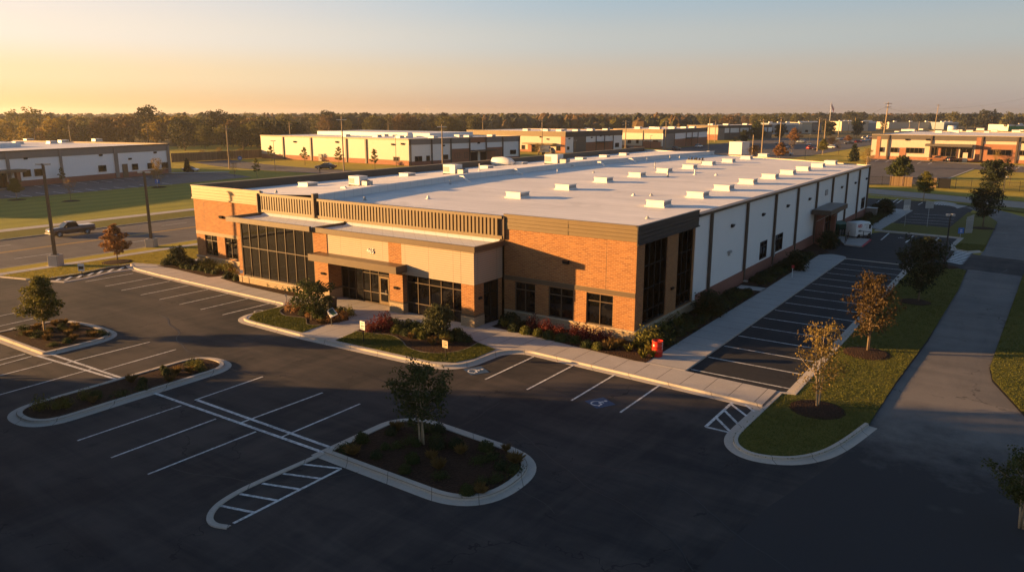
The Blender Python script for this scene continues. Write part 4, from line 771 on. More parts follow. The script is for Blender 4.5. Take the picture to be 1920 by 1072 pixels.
tree_kind('cedar', L['green'], M['bark'], seed=31, H=5.5, base=.6, rad=3.2, shape='wide', nlimb=44, nleaf=4200, ls=.26, trunk_r=.12, rise=.3, clus=.2)
tree_kind('roundtree', L['dark'], M['bark'], seed=37, H=5.5, base=.9, rad=2.9, shape='round', nlimb=40, nleaf=4200, ls=.26, trunk_r=.11, rise=.35)
tree_kind('sapling', L['olive'], M['bark'], seed=41, H=5, base=1.5, rad=1.1, shape='pyramid', nlimb=18, nleaf=520, ls=.22, trunk_r=.05)
tree_kind('bare', L['straw'], M['bark'], seed=43, H=4, base=1.2, rad=1.0, shape='vase', nlimb=20, nleaf=240, ls=.14, trunk_r=.045, rise=.9)
tree_kind('spruce', L['dark'], M['bark'], seed=47, H=5, base=.15, rad=1.5, shape='pyramid', nlimb=46, nleaf=2600, ls=.2, trunk_r=.08, rise=.05, clus=.24)
tree_kind('hedgecone', L['hedge'], M['bark'], seed=51, H=2.2, base=.05, rad=.95, shape='round', nlimb=50, nleaf=3600, ls=.11, trunk_r=.05, rise=.2, clus=.3)
def tree_px(key, name, px, py, top, label, H, group=None, rz=None, sx=1.0, cat='tree'):
    x, y = G(px, py); tree(key, name, label, x, y, max(0.8, height_at(x, y, top)), H, group, px if rz is None else rz, cat, sx)
YT = 'young trees around the lots'
tree_px('maple', 'maple_tree', 85, 627, 512, 'leafy olive green young tree in the mulched island at the left edge', 5, YT)
tree_px('copper', 'maple_tree', 220, 491, 417, 'copper coloured young tree on golden grass between the tall lamps', 5, YT, sx=1.15)
tree_px('smalltree', 'ornamental_tree', 585, 604, 527, 'small dense green tree on the island left of the entrance path', 3, YT)
tree_px('magnolia', 'magnolia_tree', 823, 638, 572, 'small oval glossy leaved tree before the right storefront glass', 3, YT)
tree_px('birch', 'birch_tree', 790, 836, 682, 'multi stemmed green tree on the shaded island in the foreground', 4.5, YT, sx=.95)
tree_px('amber', 'maple_tree', 1532, 765, 598, 'sunlit amber tree with pale stems at the lawn nose', 5, YT, sx=.84)
tree_px('rust', 'maple_tree', 1625, 660, 510, 'dark russet tree next behind the sunlit amber tree', 5, YT, sx=.84)
tree_px('dark', 'maple_tree', 1720, 568, 440, 'dark leaved tree left of the black driveway lamp', 5, YT, sx=1.0)
tree_px('dark', 'maple_tree', 1843, 425, 338, 'dark narrow tree where the grey driveway bends', 5, YT)
tree_px('maple', 'maple_tree', 1731, 376, 319, 'olive tree in front of the wooden fence panels', 5, YT, sx=.95)
tree_px('cedar', 'cedar_tree', 1686, 334, 291, 'wide spreading green tree behind the wooden fence panels', 5.5)
tree_px('roundtree', 'oak_tree', 1864, 350, 300, 'broad round dark tree behind the black fence', 5.5)
tree_px('sapling', 'young_tree', 482, 333, 295, 'sparse olive sapling beyond the left roof parapet', 5, YT)
tree_px('spruce', 'spruce_tree', 352, 323, 295, 'dark conical evergreen at the end of the white warehouse', 5)
tree_px('amber', 'young_tree', 298, 350, 294, 'thin amber tree at the right end of the white warehouse lot', 5, YT, sx=.8)
tree_px('sapling', 'young_tree', 118, 345, 312, 'small sapling against the wall of the white warehouse', 5, YT)
tree_px('bare', 'young_tree', 133, 376, 337, 'almost bare sapling on the near edge of the white warehouse lot', 4, YT)
tree_px('maple', 'young_tree', 31, 372, 332, 'bushy light green tree at the left edge by the white warehouse lot', 5, YT)
tree_px('bare', 'young_tree', 440, 331, 305, 'bare thin sapling on the grass right of the white warehouse lot', 4, YT)
for i, (px, py, tp) in enumerate(((509, 302, 271), (572, 309, 274), (636, 312, 273), (703, 318, 277))):
    tree_px('sapling', 'young_tree', px, py, tp, f'slim sapling, {ORD[i]} from the left before the cream warehouse wall', 5, YT, sx=1.15)
tree_px('spruce', 'spruce_tree', 1600, 303, 268, 'dark evergreen at the corner of the golden lawn wedge', 5, sx=1.15)
tree_px('amber', 'young_tree', 1624, 315, 276, 'yellow autumn tree left of the brick and cream building', 5, YT)
tree_px('copper', 'young_tree', 1462, 300, 266, 'red and green autumn tree behind the far roof edge', 5, sx=1.4)
tree_px('rust', 'young_tree', 1415, 296, 272, 'low russet tree beside the white trailer', 5, sx=1.6)
tree_px('copper', 'maple_tree', 1489, 272, 238, 'russet tree between the far pale buildings', 5, sx=1.2)
tree_px('maple', 'young_tree', 1542, 290, 259, 'olive tree beside the white car in the distant lot', 5)
tree_px('bare', 'young_tree', 1484, 289, 262, 'bare brown tree on a planted island in the distant lot', 4)
tree_px('bare', 'young_tree', 1572, 290, 265, 'leafless small tree on the golden lawn wedge', 4)
tree_px('rust', 'young_tree', 1558, 275, 258, 'brownish round tree in the middle of the distant lot', 5, sx=1.6)
tree_px('copper', 'young_tree', 1590, 268, 253, 'orange bush like tree toward the back of the distant lot', 5, sx=1.7)
tree_px('roundtree', 'oak_tree', 1462, 262, 233, 'dark tree before the far blue grey building', 5.5, sx=.7)
tree_px('roundtree', 'oak_tree', 1553, 258, 228, 'dark rounded tree behind the distant lot, left of centre poles', 5.5, sx=.8)
tree_px('roundtree', 'oak_tree', 1606, 258, 224, 'tall dark tree right of the far cream building', 5.5, sx=.6)
tree_px('roundtree', 'oak_tree', 1395, 270, 244, 'dark tree before the farthest brick warehouse', 5.5, sx=.6)
tree_px('cedar', 'oak_tree', 1419, 262, 227, 'large tan crowned tree left of the distant lot', 5.5, sx=.8)
tree_px('amber', 'young_tree', 1378, 277, 256, 'small golden tree left of the white trailer', 5)
tree_px('amber', 'young_tree', 1010, 290, 268, 'golden bush like tree before the far cream entrance', 5, sx=1.7)
tree_px('bare', 'young_tree', 1893, 348, 305, 'bare branching tree on the lawn behind the black fence', 4)
tree_px('amber', 'young_tree', 1868, 306, 279, 'yellow tree beside the entrance of the brick and cream building', 5, sx=.9)
tree_px('amber', 'young_tree', 1918, 306, 277, 'olive tree at the right frame edge by the far windows', 5, sx=.9)
for i, (px, py, tp) in enumerate(((412, 300, 275), (380, 298, 280), (432, 300, 280), (452, 298, 277))): tree_px('amber', 'young_tree', px, py, tp, f'small orange tree along the far board fence, {ORD[i]} placed', 5, 'orange trees along the far board fence', sx=1.2)
xx, yy = G(1915, 990); tree('birch', 'young_tree', 'dim leafy tree in the lower right corner', xx, yy, 3.2, 4.5)
# unseen trees added left of the frame to darken the foreground
tree_kind('shade', L['dark'], M['bark'], seed=77, H=12, base=.6, rad=4.2, shape='oval', nlimb=60, nleaf=5200, ls=.55, trunk_r=.25, clus=.3)
fw = Vector((-_sa, _ca, 0)); rt = Vector((_ca, _sa, 0))
for i, (f, l, h) in enumerate(((44, -46, 7), (40, -43, 11), (36, -41, 13), (31.5, -39, 13), (27, -37, 13), (22, -35, 13), (17, -33, 13), (12, -31, 13), (33, -48, 14), (42, -53, 14))):
    q = Vector((CAM.x, CAM.y, 0)) + fw * f + rt * l; tree('shade', 'oak_tree', 'tall dark tree added unseen left of the view to shade the foreground', q.x, q.y, h, 12, 'unseen trees added for foreground shade', i * 1.7)

# ---- shrubs
def bush_mesh(seed, rx, h, n, ls, m, loose=0.0):
    r = random.Random(seed); mb = MB(); seg, rows = 9, 5; k0 = len(mb.v); core = 0.80 - loose * .35
    for i in range(rows + 1):
        ph = math.pi * 0.5 * i / rows
        for j in range(seg):
            th = 2 * math.pi * j / seg; q = core * r.uniform(.85, 1.1); mb.v.append((rx * math.cos(th) * math.cos(ph) * q, rx * math.sin(th) * math.cos(ph) * q, h * math.sin(ph) * q))
    for i in range(rows):
        for j in range(seg): mb.f.append((k0 + i * seg + j, k0 + i * seg + (j + 1) % seg, k0 + (i + 1) * seg + (j + 1) % seg, k0 + (i + 1) * seg + j)); mb.m.append(0)
    for _ in range(n):
        th = r.uniform(0, 6.283); ph = math.asin(r.random() ** .8); d = Vector((math.cos(th) * math.cos(ph), math.sin(th) * math.cos(ph), math.sin(ph))); q = r.uniform(.74 - loose * .4, 1.06 + loose * .25)
        q *= 1 + .12 * math.sin(th * 3 + seed) * (1 if loose else .5); leaf(mb, Vector((d.x * rx * q, d.y * rx * q, d.z * h * q + .02)), d + rdir(r) * .9, ls * r.uniform(.6, 1.3), r)
    return mb.mesh('shrub', m)
def tuft_mesh(seed, rad, h, n, m, w=.03):
    r = random.Random(seed); mb = MB()
    for _ in range(n):
        a = r.uniform(0, 6.283); b = Vector((math.cos(a), math.sin(a), 0)) * rad * .3 * r.random(); L_ = h * r.uniform(.6, 1.15); lean = Vector((math.cos(a), math.sin(a), 0)) * rad * r.uniform(.2, 1.1)
        t = Vector((-math.sin(a), math.cos(a), 0)) * w * r.uniform(.6, 1.3); mid = b + lean * .45 + Vector((0, 0, L_ * .65)); tip = b + lean + Vector((0, 0, L_)); k = len(mb.v)
        mb.v += [tuple(b - t), tuple(b + t), tuple(mid + t * .8), tuple(tip), tuple(mid - t * .8)]; mb.f.append((k, k + 1, k + 2, k + 3, k + 4)); mb.m.append(0)
    return mb.mesh('tuft', m)
SH = {'g': [bush_mesh(i, .52, .62, 420, .085, L['bush']) for i in range(3)], 'l': [bush_mesh(i + 5, .5, .6, 420, .085, L['bushlight']) for i in range(2)], 'd': [bush_mesh(i + 9, .55, .6, 420, .085, L['hedge']) for i in range(3)],
      'r': [bush_mesh(i + 20, .55, .85, 420, .10, L['redbush'], 1.0) for i in range(2)], 'c': [bush_mesh(i + 30, .5, .6, 380, .09, L['copper'], .8) for i in range(2)], 's': [tuft_mesh(i + 3, .5, .65, 150, L['straw']) for i in range(2)], 'y': [tuft_mesh(i + 9, .42, .6, 90, L['yellowgreen'], .045) for i in range(2)],
      'p': [bush_mesh(i + 40, .55, .8, 420, .10, L['olive'], 1.0) for i in range(2)], 'w': [bush_mesh(i + 50, .75, .42, 420, .10, L['green'], 1.0) for i in range(2)]}
WORD = {'g': ('round_shrub', 'round green shrub', 'shrub'), 'l': ('round_shrub', 'round yellow green shrub', 'shrub'), 'd': ('round_shrub', 'round dark shrub', 'shrub'), 'r': ('barberry_bush', 'loose dark red bush', 'bush'), 'c': ('copper_bush', 'copper leaved bush', 'bush'),
        's': ('grass_clump', 'straw coloured grass clump', 'grass clump'), 'y': ('grass_clump', 'spiky yellow green clump', 'grass clump'), 'p': ('leafy_shrub', 'loose olive shrub', 'shrub'), 'w': ('low_shrub', 'low spreading green shrub', 'shrub')}
def plants(bed, items, group, zz=.14, world=False):        # items: (kind, px, py, scale)
    cnt = {}; tot = {}
    for it in items: tot[it[0]] = tot.get(it[0], 0) + 1
    for n, (k, px, py, s) in enumerate(items):
        x, y = (px, py) if world else G(px, py, zz); i = cnt.get(k, 0); cnt[k] = i + 1; nm, wd, ct = WORD[k]; me = SH[k][(n * 7 + int(px)) % len(SH[k])]
        lab = f'{wd} {bed}' if tot[k] == 1 else f'{wd}, {ORD[i] if i < 20 else "last"} {"along" if world else "from left"} {bed}'
        o = obj(nm, me, None, (x, y, zz - .02), n * 2.1); q = s * R.uniform(.92, 1.1); o.scale = (q, q * R.uniform(.92, 1.08), q * R.uniform(.9, 1.1)); tag(o, lab, ct, group)
plants('in bed by left windows', [('d', 312, 496, 1.05), ('g', 344, 502, .85), ('g', 354, 504, .85), ('g', 366.5, 506, .85), ('g', 379, 508, .85), ('g', 390.5, 511, .85), ('g', 404, 513.5, .9), ('d', 358, 492, 1.0), ('d', 372, 497, .95), ('p', 384, 500, .9), ('p', 400, 502, .9), ('p', 416, 506, .9), ('p', 430, 509, .9), ('s', 436, 512, .8), ('p', 392, 496, .8), ('s', 424, 503, .8)], 'shrubs in the bed by the left windows')
plants('below glazed bay', [('d', 428, 521, 1.0), ('p', 440, 520, .9), ('g', 445, 525, .85), ('g', 461, 526, .95), ('d', 472.5, 528, .8), ('g', 485, 531, .95), ('g', 499, 534, .95), ('g', 510, 537, .95), ('d', 524, 539.5, .95), ('g', 538.5, 542, 1.0), ('g', 553, 545, 1.0), ('s', 480, 527, .7), ('g', 567, 547, .95)], 'shrubs below the glazed bay')
plants('on island left of path', [('c', 544, 581, .95), ('c', 556, 585, .9), ('d', 569, 590, .9), ('c', 581, 593, .85), ('g', 596, 594, 1.1), ('p', 608, 583, .95), ('d', 622, 584, .95), ('d', 640, 588, .95), ('p', 656, 591, .8), ('g', 606, 602, .9), ('c', 618, 604, .85), ('c', 633, 602, .85), ('c', 645, 597, .85), ('c', 563, 578, .85), ('d', 575, 582, .9), ('c', 628, 593, .8), ('s', 600, 606, .6)], 'shrubs on the island left of the path')
plants('on island right of path', [('r', 694, 621, .95), ('r', 710, 618, 1.15), ('r', 721, 611, 1.1), ('r', 727, 620, .85), ('g', 732, 610, 1.0), ('d', 744, 614, 1.15), ('l', 744, 623, 1.0), ('d', 764, 617, 1.15), ('d', 763, 628, .95), ('g', 780, 620, 1.1), ('l', 779, 631, .9), ('g', 794, 623, 1.05), ('l', 793, 634, .9), ('d', 808, 624, .9), ('d', 845, 634, 1.1), ('d', 865, 638, 1.05), ('g', 858, 630, .9), ('s', 811, 645, .8), ('s', 833, 645, .75), ('s', 772, 634, .6), ('p', 838, 640, .8), ('d', 878, 640, .7)], 'shrubs on the island right of the path')
plants('under three right windows', [('d', 957, 609, 1.75), ('y', 946, 612, 1.0), ('d', 963, 620, .85), ('l', 985, 625, .85), ('l', 1008, 628.5, .85), ('g', 1028.5, 634, .9), ('g', 1052, 638.5, .95), ('d', 1062, 638, .8), ('g', 1079, 642, .85), ('g', 1100, 650, .9), ('l', 1120, 654, .85), ('r', 998, 615, .95), ('r', 1025, 621, .9), ('r', 1049, 625.5, .85), ('r', 1079, 630, .95), ('r', 1099, 633, 1.0), ('r', 1122, 639, .95), ('r', 1140, 643, .9), ('s', 1151, 652, 1.0), ('s', 1140, 655, .8), ('s', 1163, 648, .8), ('y', 1178, 658, .9), ('y', 1193, 652, .85), ('d', 985, 612, .8)], 'plants under the three right windows')
plants('by brick corner', [('p', 1212, 648, 1.5), ('p', 1224, 640, 1.2), ('y', 1226, 668, .9), ('y', 1206, 670, .9), ('y', 1216, 660, .8), ('d', 1240, 636, 1.1)], 'plants by the brick corner')
rowa = [('w' if k % 3 else 'd', 1.95 + .12 * math.sin(k * 2.3), -0.6 + 1.32 * k, .92) for k in range(16)]; rowb = [('p' if k % 2 else 'd', .95 + .15 * math.sin(k * 1.7), 1.2 + 1.5 * k, 1.05) for k in range(5)] + [('d', .95, 10.2 + 1.7 * k, 1.0) for k in range(6)]
plants('in front side bed', rowa + rowb, 'shrubs in the front side bed', .14, True)
plants('in rear side bed', [('w' if k % 3 else 'd', 1.8 + .12 * math.sin(k * 2.3), 24 + 1.35 * k, .95) for k in range(14)] + [('d', .9, 24.5 + 1.9 * k, 1.0) for k in range(9)], 'shrubs in the rear side bed', .14, True)
plants('in far side bed', [('d', 1.0 + .3 * math.sin(k), 63 + 1.9 * k, 1.2) for k in range(12)] + [('w', 2.3, 68 + 2.2 * k, 1.1) for k in range(8)], 'shrubs in the far side bed', .14, True)
def scatter(bed, poly, n, kinds, group, s, seed):
    r = random.Random(seed); xs = [p[0] for p in poly]; ys = [p[1] for p in poly]; out = []
    def inside(x, y):
        c = False
        for i in range(len(poly)):
            (x1, y1), (x2, y2) = poly[i - 1], poly[i]
            if (y1 > y) != (y2 > y) and x < (x2 - x1) * (y - y1) / (y2 - y1) + x1: c = not c
        return c
    while len(out) < n:
        x, y = r.uniform(min(xs) + .6, max(xs) - .6), r.uniform(min(ys) + .6, max(ys) - .6)
        if inside(x, y) and all(math.hypot(x - o[1], y - o[2]) > .75 * s for o in out): out.append((r.choice(kinds), x, y, s * r.uniform(.7, 1.15)))
    plants(bed, sorted(out, key=lambda o: o[1]), group, .12, True)
scatter('island of left tree', ISA, 24, 'wwssgs', 'plants on the island of the left tree', .68, 2)
scatter('narrow mulched island', ISB, 20, 'wsssgp', 'plants on the narrow island', .68, 3)
scatter('shaded foreground island', ISC, 32, 'wwgds', 'plants on the foreground island', .72, 4)
for i, (px, py, tp, sx, lab) in enumerate(((336, 499, 462, 1.0, 'tall egg shaped clipped bush at the left end of the front'), (1331, 592, 546, 1.25, 'large round clipped bush beside the corner windows'), (1493, 508, 470, 1.1, 'round clipped bush midway along the white wall'), (1553, 466, 433, 1.15, 'dark clipped bush by the side entrance'), (1659, 402, 373, 1.15, 'tall dark clipped bush near the far wall end'), (1641, 402, 382, 1.1, 'shorter clipped bush at the far wall end'))):
    tree_px('hedgecone', 'clipped_bush', px, py, tp, lab, 2.2, 'clipped bushes beside the warehouse', 0, sx, 'bush')
def mulch_ring(x, y, r_, lab): m = MB(); m.lathe((0, 0, 0), [(r_, 0), (r_ * .8, .07), (.1, .12)], 18); return struct('tree_mulch_ring', m, M['mulch'], lab, 'mulch')
for px, py, rr, lab in ((1532, 767, 1.5, 'mulch ring under the amber tree'), (1625, 662, 1.6, 'mulch ring under the russet tree'), (1716, 566, 1.3, 'mulch ring under the dark tree'), (220, 491, 1.6, 'mulch ring under the copper tree'), (1843, 428, 1.5, 'mulch ring under the bend tree'), (1772, 500, 1.3, 'mulch ring at the lamp foot'), (133, 376, 1.6, 'mulch ring under the bare sapling'), (31, 374, 1.6, 'mulch ring under the light green tree'), (298, 351, 1.6, 'mulch ring under the thin amber tree')):
    o = mulch_ring(0, 0, rr, lab); gx, gy = G(px, py, .1); o.location = (gx, gy, .095 if px > 150 or px > 1000 else .0)
# ---- the woods behind the park
for i in range(3):
    for key, lm in (('woodgold', 'woodgold'), ('woodgreen', 'woodgreen'), ('wooddark', 'wooddark'), ('woodrust', 'woodrust')):
        tree_kind(f'{key}{i}', L[lm], M['bark'], seed=100 + i * 9 + len(key), H=15, base=2.0, rad=5.6 + i * .5, shape=('round', 'oval', 'round')[i], nlimb=34, nleaf=1050, ls=.95, trunk_r=.26, clus=.28)
tree_kind('pine', L['wooddark'], M['bark'], seed=301, H=20, base=11.5, rad=6.2, shape='umbrella', nlimb=20, nleaf=900, ls=.8, trunk_r=.3, clus=.26, rise=.35)
tree_kind('airy', L['woodgreen'], M['bark'], seed=303, H=18, base=8, rad=5.0, shape='vase', nlimb=18, nleaf=420, ls=.75, trunk_r=.25, clus=.26, rise=.6)
rw = random.Random(5)
def woods(n, px0, px1, d0, d1, h0, h1, keys, label, group):
    for i in range(n):
        px = px0 + (px1 - px0) * (i + rw.random()) / n; d = d0 + (d1 - d0) * rw.random() ** .9; x, y = at_range(px, d)
        h = rw.uniform(h0, h1); k = rw.choice(keys); tree(k + str(rw.randrange(3)), 'woodland_tree', label, x, y, h, 15, group, rw.uniform(0, 6), 'tree', rw.uniform(.85, 1.15))
woods(58, -60, 495, 385, 560, 11, 15.0, ['woodgold', 'woodgold', 'woodgreen', 'woodrust'], 'leafy tree in the golden wood above the white warehouse', 'trees of the golden left wood')
woods(34, 330, 560, 360, 470, 10, 14.0, ['woodgreen', 'wooddark', 'wooddark'], 'dark green tree in the wood left of the cream warehouse', 'trees of the dark wood left of the cream warehouse')
woods(44, 520, 900, 520, 760, 11, 16, ['woodgreen', 'wooddark', 'woodrust', 'woodgreen'], 'tree in the wood above the cream warehouse roof', 'trees of the wood above the cream warehouse')
woods(50, 850, 1460, 640, 1000, 11, 15.5, ['wooddark', 'woodrust', 'woodgreen'], 'tree in the dim wood above the middle warehouses', 'trees of the wood above the middle warehouses')
woods(52, 1420, 1980, 800, 1250, 12, 17.5, ['wooddark', 'woodgreen', 'wooddark'], 'tree in the wood above the right hand buildings', 'trees of the wood above the right buildings')
for key, px, d, top, lab, H, sx in (('pine', 273, 432, 199, 'flat topped pine rising above the golden left wood', 20, 1.0), ('airy', 60, 440, 203, 'airy tree rising above the golden wood at far left', 18, 1.1), ('airy', 19, 445, 207, 'thin tree top at the left frame edge above the wood', 18, .7), ('pine', 404, 430, 207, 'broad dark pine above the wood left of the cream warehouse', 20, 1.0), ('wooddark0', 432, 440, 214, 'dark rounded tree beside the broad dark pine', 15, 1.0),
                                ('pine', 615, 560, 208, 'wide topped tree above the cream warehouse roof', 20, 1.2), ('wooddark1', 831, 620, 210, 'tall dark tree above the cream warehouse right end', 15, .85), ('airy', 463, 900, 211, 'bare tree top against the hazy ridge', 18, 1.0), ('wooddark2', 1855, 900, 207, 'largest dark tree in the right hand wood', 15, 1.3), ('wooddark0', 1815, 880, 213, 'dark tree just left of the largest right hand tree', 15, 1.0), ('wooddark1', 1660, 760, 225, 'dark tree behind the tall pole above the brick and cream roof', 15, .7)):
    x, y = at_range(px, d); tree(key, 'tall_tree', lab, x, y, height_at(x, y, top), H, None, px, 'tree', sx)
ff = MB(); rf = random.Random(9)                           # the far forest reads as one mass
for i in range(5200):
    px = rf.uniform(-150, 2070); d = 640 + 3400 * rf.random() ** 1.6; x, y = at_range(px, d)
    if 1300 < px < 1960 and d < 1150: continue
    h = rf.uniform(8.5, 14.5) * (1 + .12 * math.sin(px * .02 + d * .01)); w = rf.uniform(4, 8.5); k = len(ff.v); seg = 7
    for q, (rr, zz) in enumerate(((.8, .0), (1.0, .45), (.72, .8), (.25, 1.0))):
        for j in range(seg): th = 2 * math.pi * j / seg + q; v = rf.uniform(.75, 1.2); ff.v.append((x + math.cos(th) * w * rr * v, y + math.sin(th) * w * rr * v, h * zz * rf.uniform(.92, 1.06)))
    mi = rf.choice((0, 0, 1, 2))
    for q in range(3):
        for j in range(seg): ff.f.append((k + q * seg + j, k + q * seg + (j + 1) % seg, k + (q + 1) * seg + (j + 1) % seg, k + (q + 1) * seg + j)); ff.m.append(mi)
    ff.f.append(tuple(k + 3 * seg + j for j in range(seg))); ff.m.append(mi)
tag(ff.build('distant_forest', [L['wooddark'], L['woodgreen'], L['woodrust']]), 'hazy forest running out to the horizon', 'forest', None, 'stuff')
# ---- grass blades on the nearer lawns
def grass_tufts(name, polys, dens, h, m, label, zz, seed):
    r = random.Random(seed); mb = MB()
    for poly in polys:
        xs = [p[0] for p in poly]; ys = [p[1] for p in poly]; x0, x1, y0, y1 = max(min(xs), -63), min(max(xs), 30), max(min(ys), -34), min(max(ys), 62)
        for _ in range(int((x1 - x0) * (y1 - y0) * dens)):
            x, y = r.uniform(x0, x1), r.uniform(y0, y1); c = False
            for i in range(len(poly)):
                (ax, ay), (bx, by) = poly[i - 1], poly[i]
                if (ay > y) != (by > y) and x < (bx - ax) * (y - ay) / (by - ay) + ax: c = not c
            if not c: continue
            hh = h * r.uniform(.5, 1.3) * (1 + .5 * mnoise.noise((x * .9, y * .9, seed))); a = r.uniform(0, 6.283); w = r.uniform(.014, .034); dx, dy = math.cos(a) * w, math.sin(a) * w; lx, ly = r.uniform(-.05, .05), r.uniform(-.05, .05); k = len(mb.v)
            mb.v += [(x - dx, y - dy, zz - .01), (x + dx, y + dy, zz - .01), (x + dx * .7 + lx, y + dy * .7 + ly, zz + hh), (x - dx * .5 + lx, y - dy * .5 + ly, zz + hh * .9)]; mb.f.append((k, k + 1, k + 2, k + 3)); mb.m.append(0)
    tag(mb.build(name, m), label, 'grass', None, 'stuff')
bl1 = leafmat('lawn_blades', (0.085, 0.098, 0.018), (0.125, 0.128, 0.022), (0.165, 0.15, 0.03), 0.3, 0.5); bl2 = leafmat('dry_lawn_blades', (0.26, 0.225, 0.028), (0.35, 0.285, 0.036), (0.45, 0.345, 0.06), 0.3, 0.8)
grass_tufts('island_grass', [ILAWN1, ILAWN2], 420, .045, bl1, 'short green blades on the curved island lawns', .15, 1)
grass_tufts('side_grass', [SIDE_L, MID_L, RIGHT_L], 170, .04, bl1, 'short green blades on the lawns beside the driveway', .10, 2)
grass_tufts('golden_grass', GOLD[1:], 90, .05, bl2, 'golden blades on the lawn left of the warehouse', .09, 3)
# ------------------------------------------------------------------ vehicles
def loft(mb, st, ring, m=0):                               # st: (x, zb, zt, w) stations, ring: (side fraction, height fraction)
    k = len(mb.v); n = len(ring)
    for x, zb, zt, w in st:
        for a, b in ring: mb.v.append((x, a * w, zb + (zt - zb) * b))
    for i in range(len(st) - 1):
        for j in range(n): mb.f.append((k + i * n + j, k + (i + 1) * n + j, k + (i + 1) * n + (j + 1) % n, k + i * n + (j + 1) % n)); mb.m.append(m)
    mb.f.append(tuple(k + j for j in range(n))); mb.m.append(m); mb.f.append(tuple(k + (len(st) - 1) * n + j for j in range(n - 1, -1, -1))); mb.m.append(m)
RING = [(-.90, 0), (-1, .18), (-1, .62), (-.95, .86), (-.82, 1), (.82, 1), (.95, .86), (1, .62), (1, .18), (.90, 0)]
CARS = {
 'pickup': dict(L=5.8, body=[(2.9, .55, .95, .78), (2.75, .42, 1.08, .92), (1.9, .40, 1.16, .97), (1.1, .38, 1.20, .98), (-.75, .36, 1.22, .98), (-.85, .38, 1.24, .98), (-2.75, .42, 1.26, .97), (-2.9, .55, 1.24, .94)],
                glass=[(1.25, 1.18, 1.22, .80), (.55, 1.18, 1.80, .74), (-.55, 1.18, 1.84, .74), (-.82, 1.18, 1.24, .78)], roof=[(.58, 1.80, 1.86, .72), (-.1, 1.83, 1.91, .74), (-.58, 1.82, 1.88, .72)], wx=(1.85, -1.75), wr=.40, cover=(-.9, -2.82)),
 'sedan': dict(L=4.7, body=[(2.35, .42, .68, .70), (2.2, .30, .78, .84), (1.4, .24, .90, .90), (.8, .22, .95, .91), (-1.3, .22, .98, .91), (-2.2, .30, .98, .86), (-2.35, .45, .92, .76)],
               glass=[(1.05, .92, .96, .76), (.35, .92, 1.38, .64), (-.75, .92, 1.40, .64), (-1.75, .95, .99, .74)], roof=[(.40, 1.37, 1.42, .60), (-.2, 1.40, 1.46, .62), (-.78, 1.39, 1.44, .60)], wx=(1.4, -1.4), wr=.33),
 'suv': dict(L=4.7, body=[(2.35, .48, .85, .74), (2.2, .34, .98, .88), (1.4, .30, 1.08, .93), (.8, .28, 1.10, .94), (-1.6, .28, 1.12, .94), (-2.25, .34, 1.12, .90), (-2.35, .5, 1.06, .82)],
             glass=[(1.15, 1.07, 1.11, .80), (.5, 1.07, 1.62, .70), (-1.75, 1.07, 1.64, .70), (-2.2, 1.09, 1.13, .78)], roof=[(.55, 1.60, 1.67, .66), (-.5, 1.64, 1.73, .69), (-1.78, 1.62, 1.69, .66)], wx=(1.4, -1.4), wr=.37),
}
def wheel_mb(r): m = MB(); k = 16; m.add([(r * math.cos(2 * math.pi * i / k), y, r * math.sin(2 * math.pi * i / k)) for y in (-.12, .12) for i in range(k)], [(i, (i + 1) % k, k + (i + 1) % k, k + i) for i in range(k)] + [tuple(range(k - 1, -1, -1)), tuple(range(k, 2 * k))]); return m
PAINTS = {}
def paint(c):
    if c not in PAINTS: PAINTS[c] = plain('car_paint_' + str(len(PAINTS)), c, 0.25, 0.04, 1.0, 0.5, 0.25, coat=0.6)
    return PAINTS[c]
CM = {}
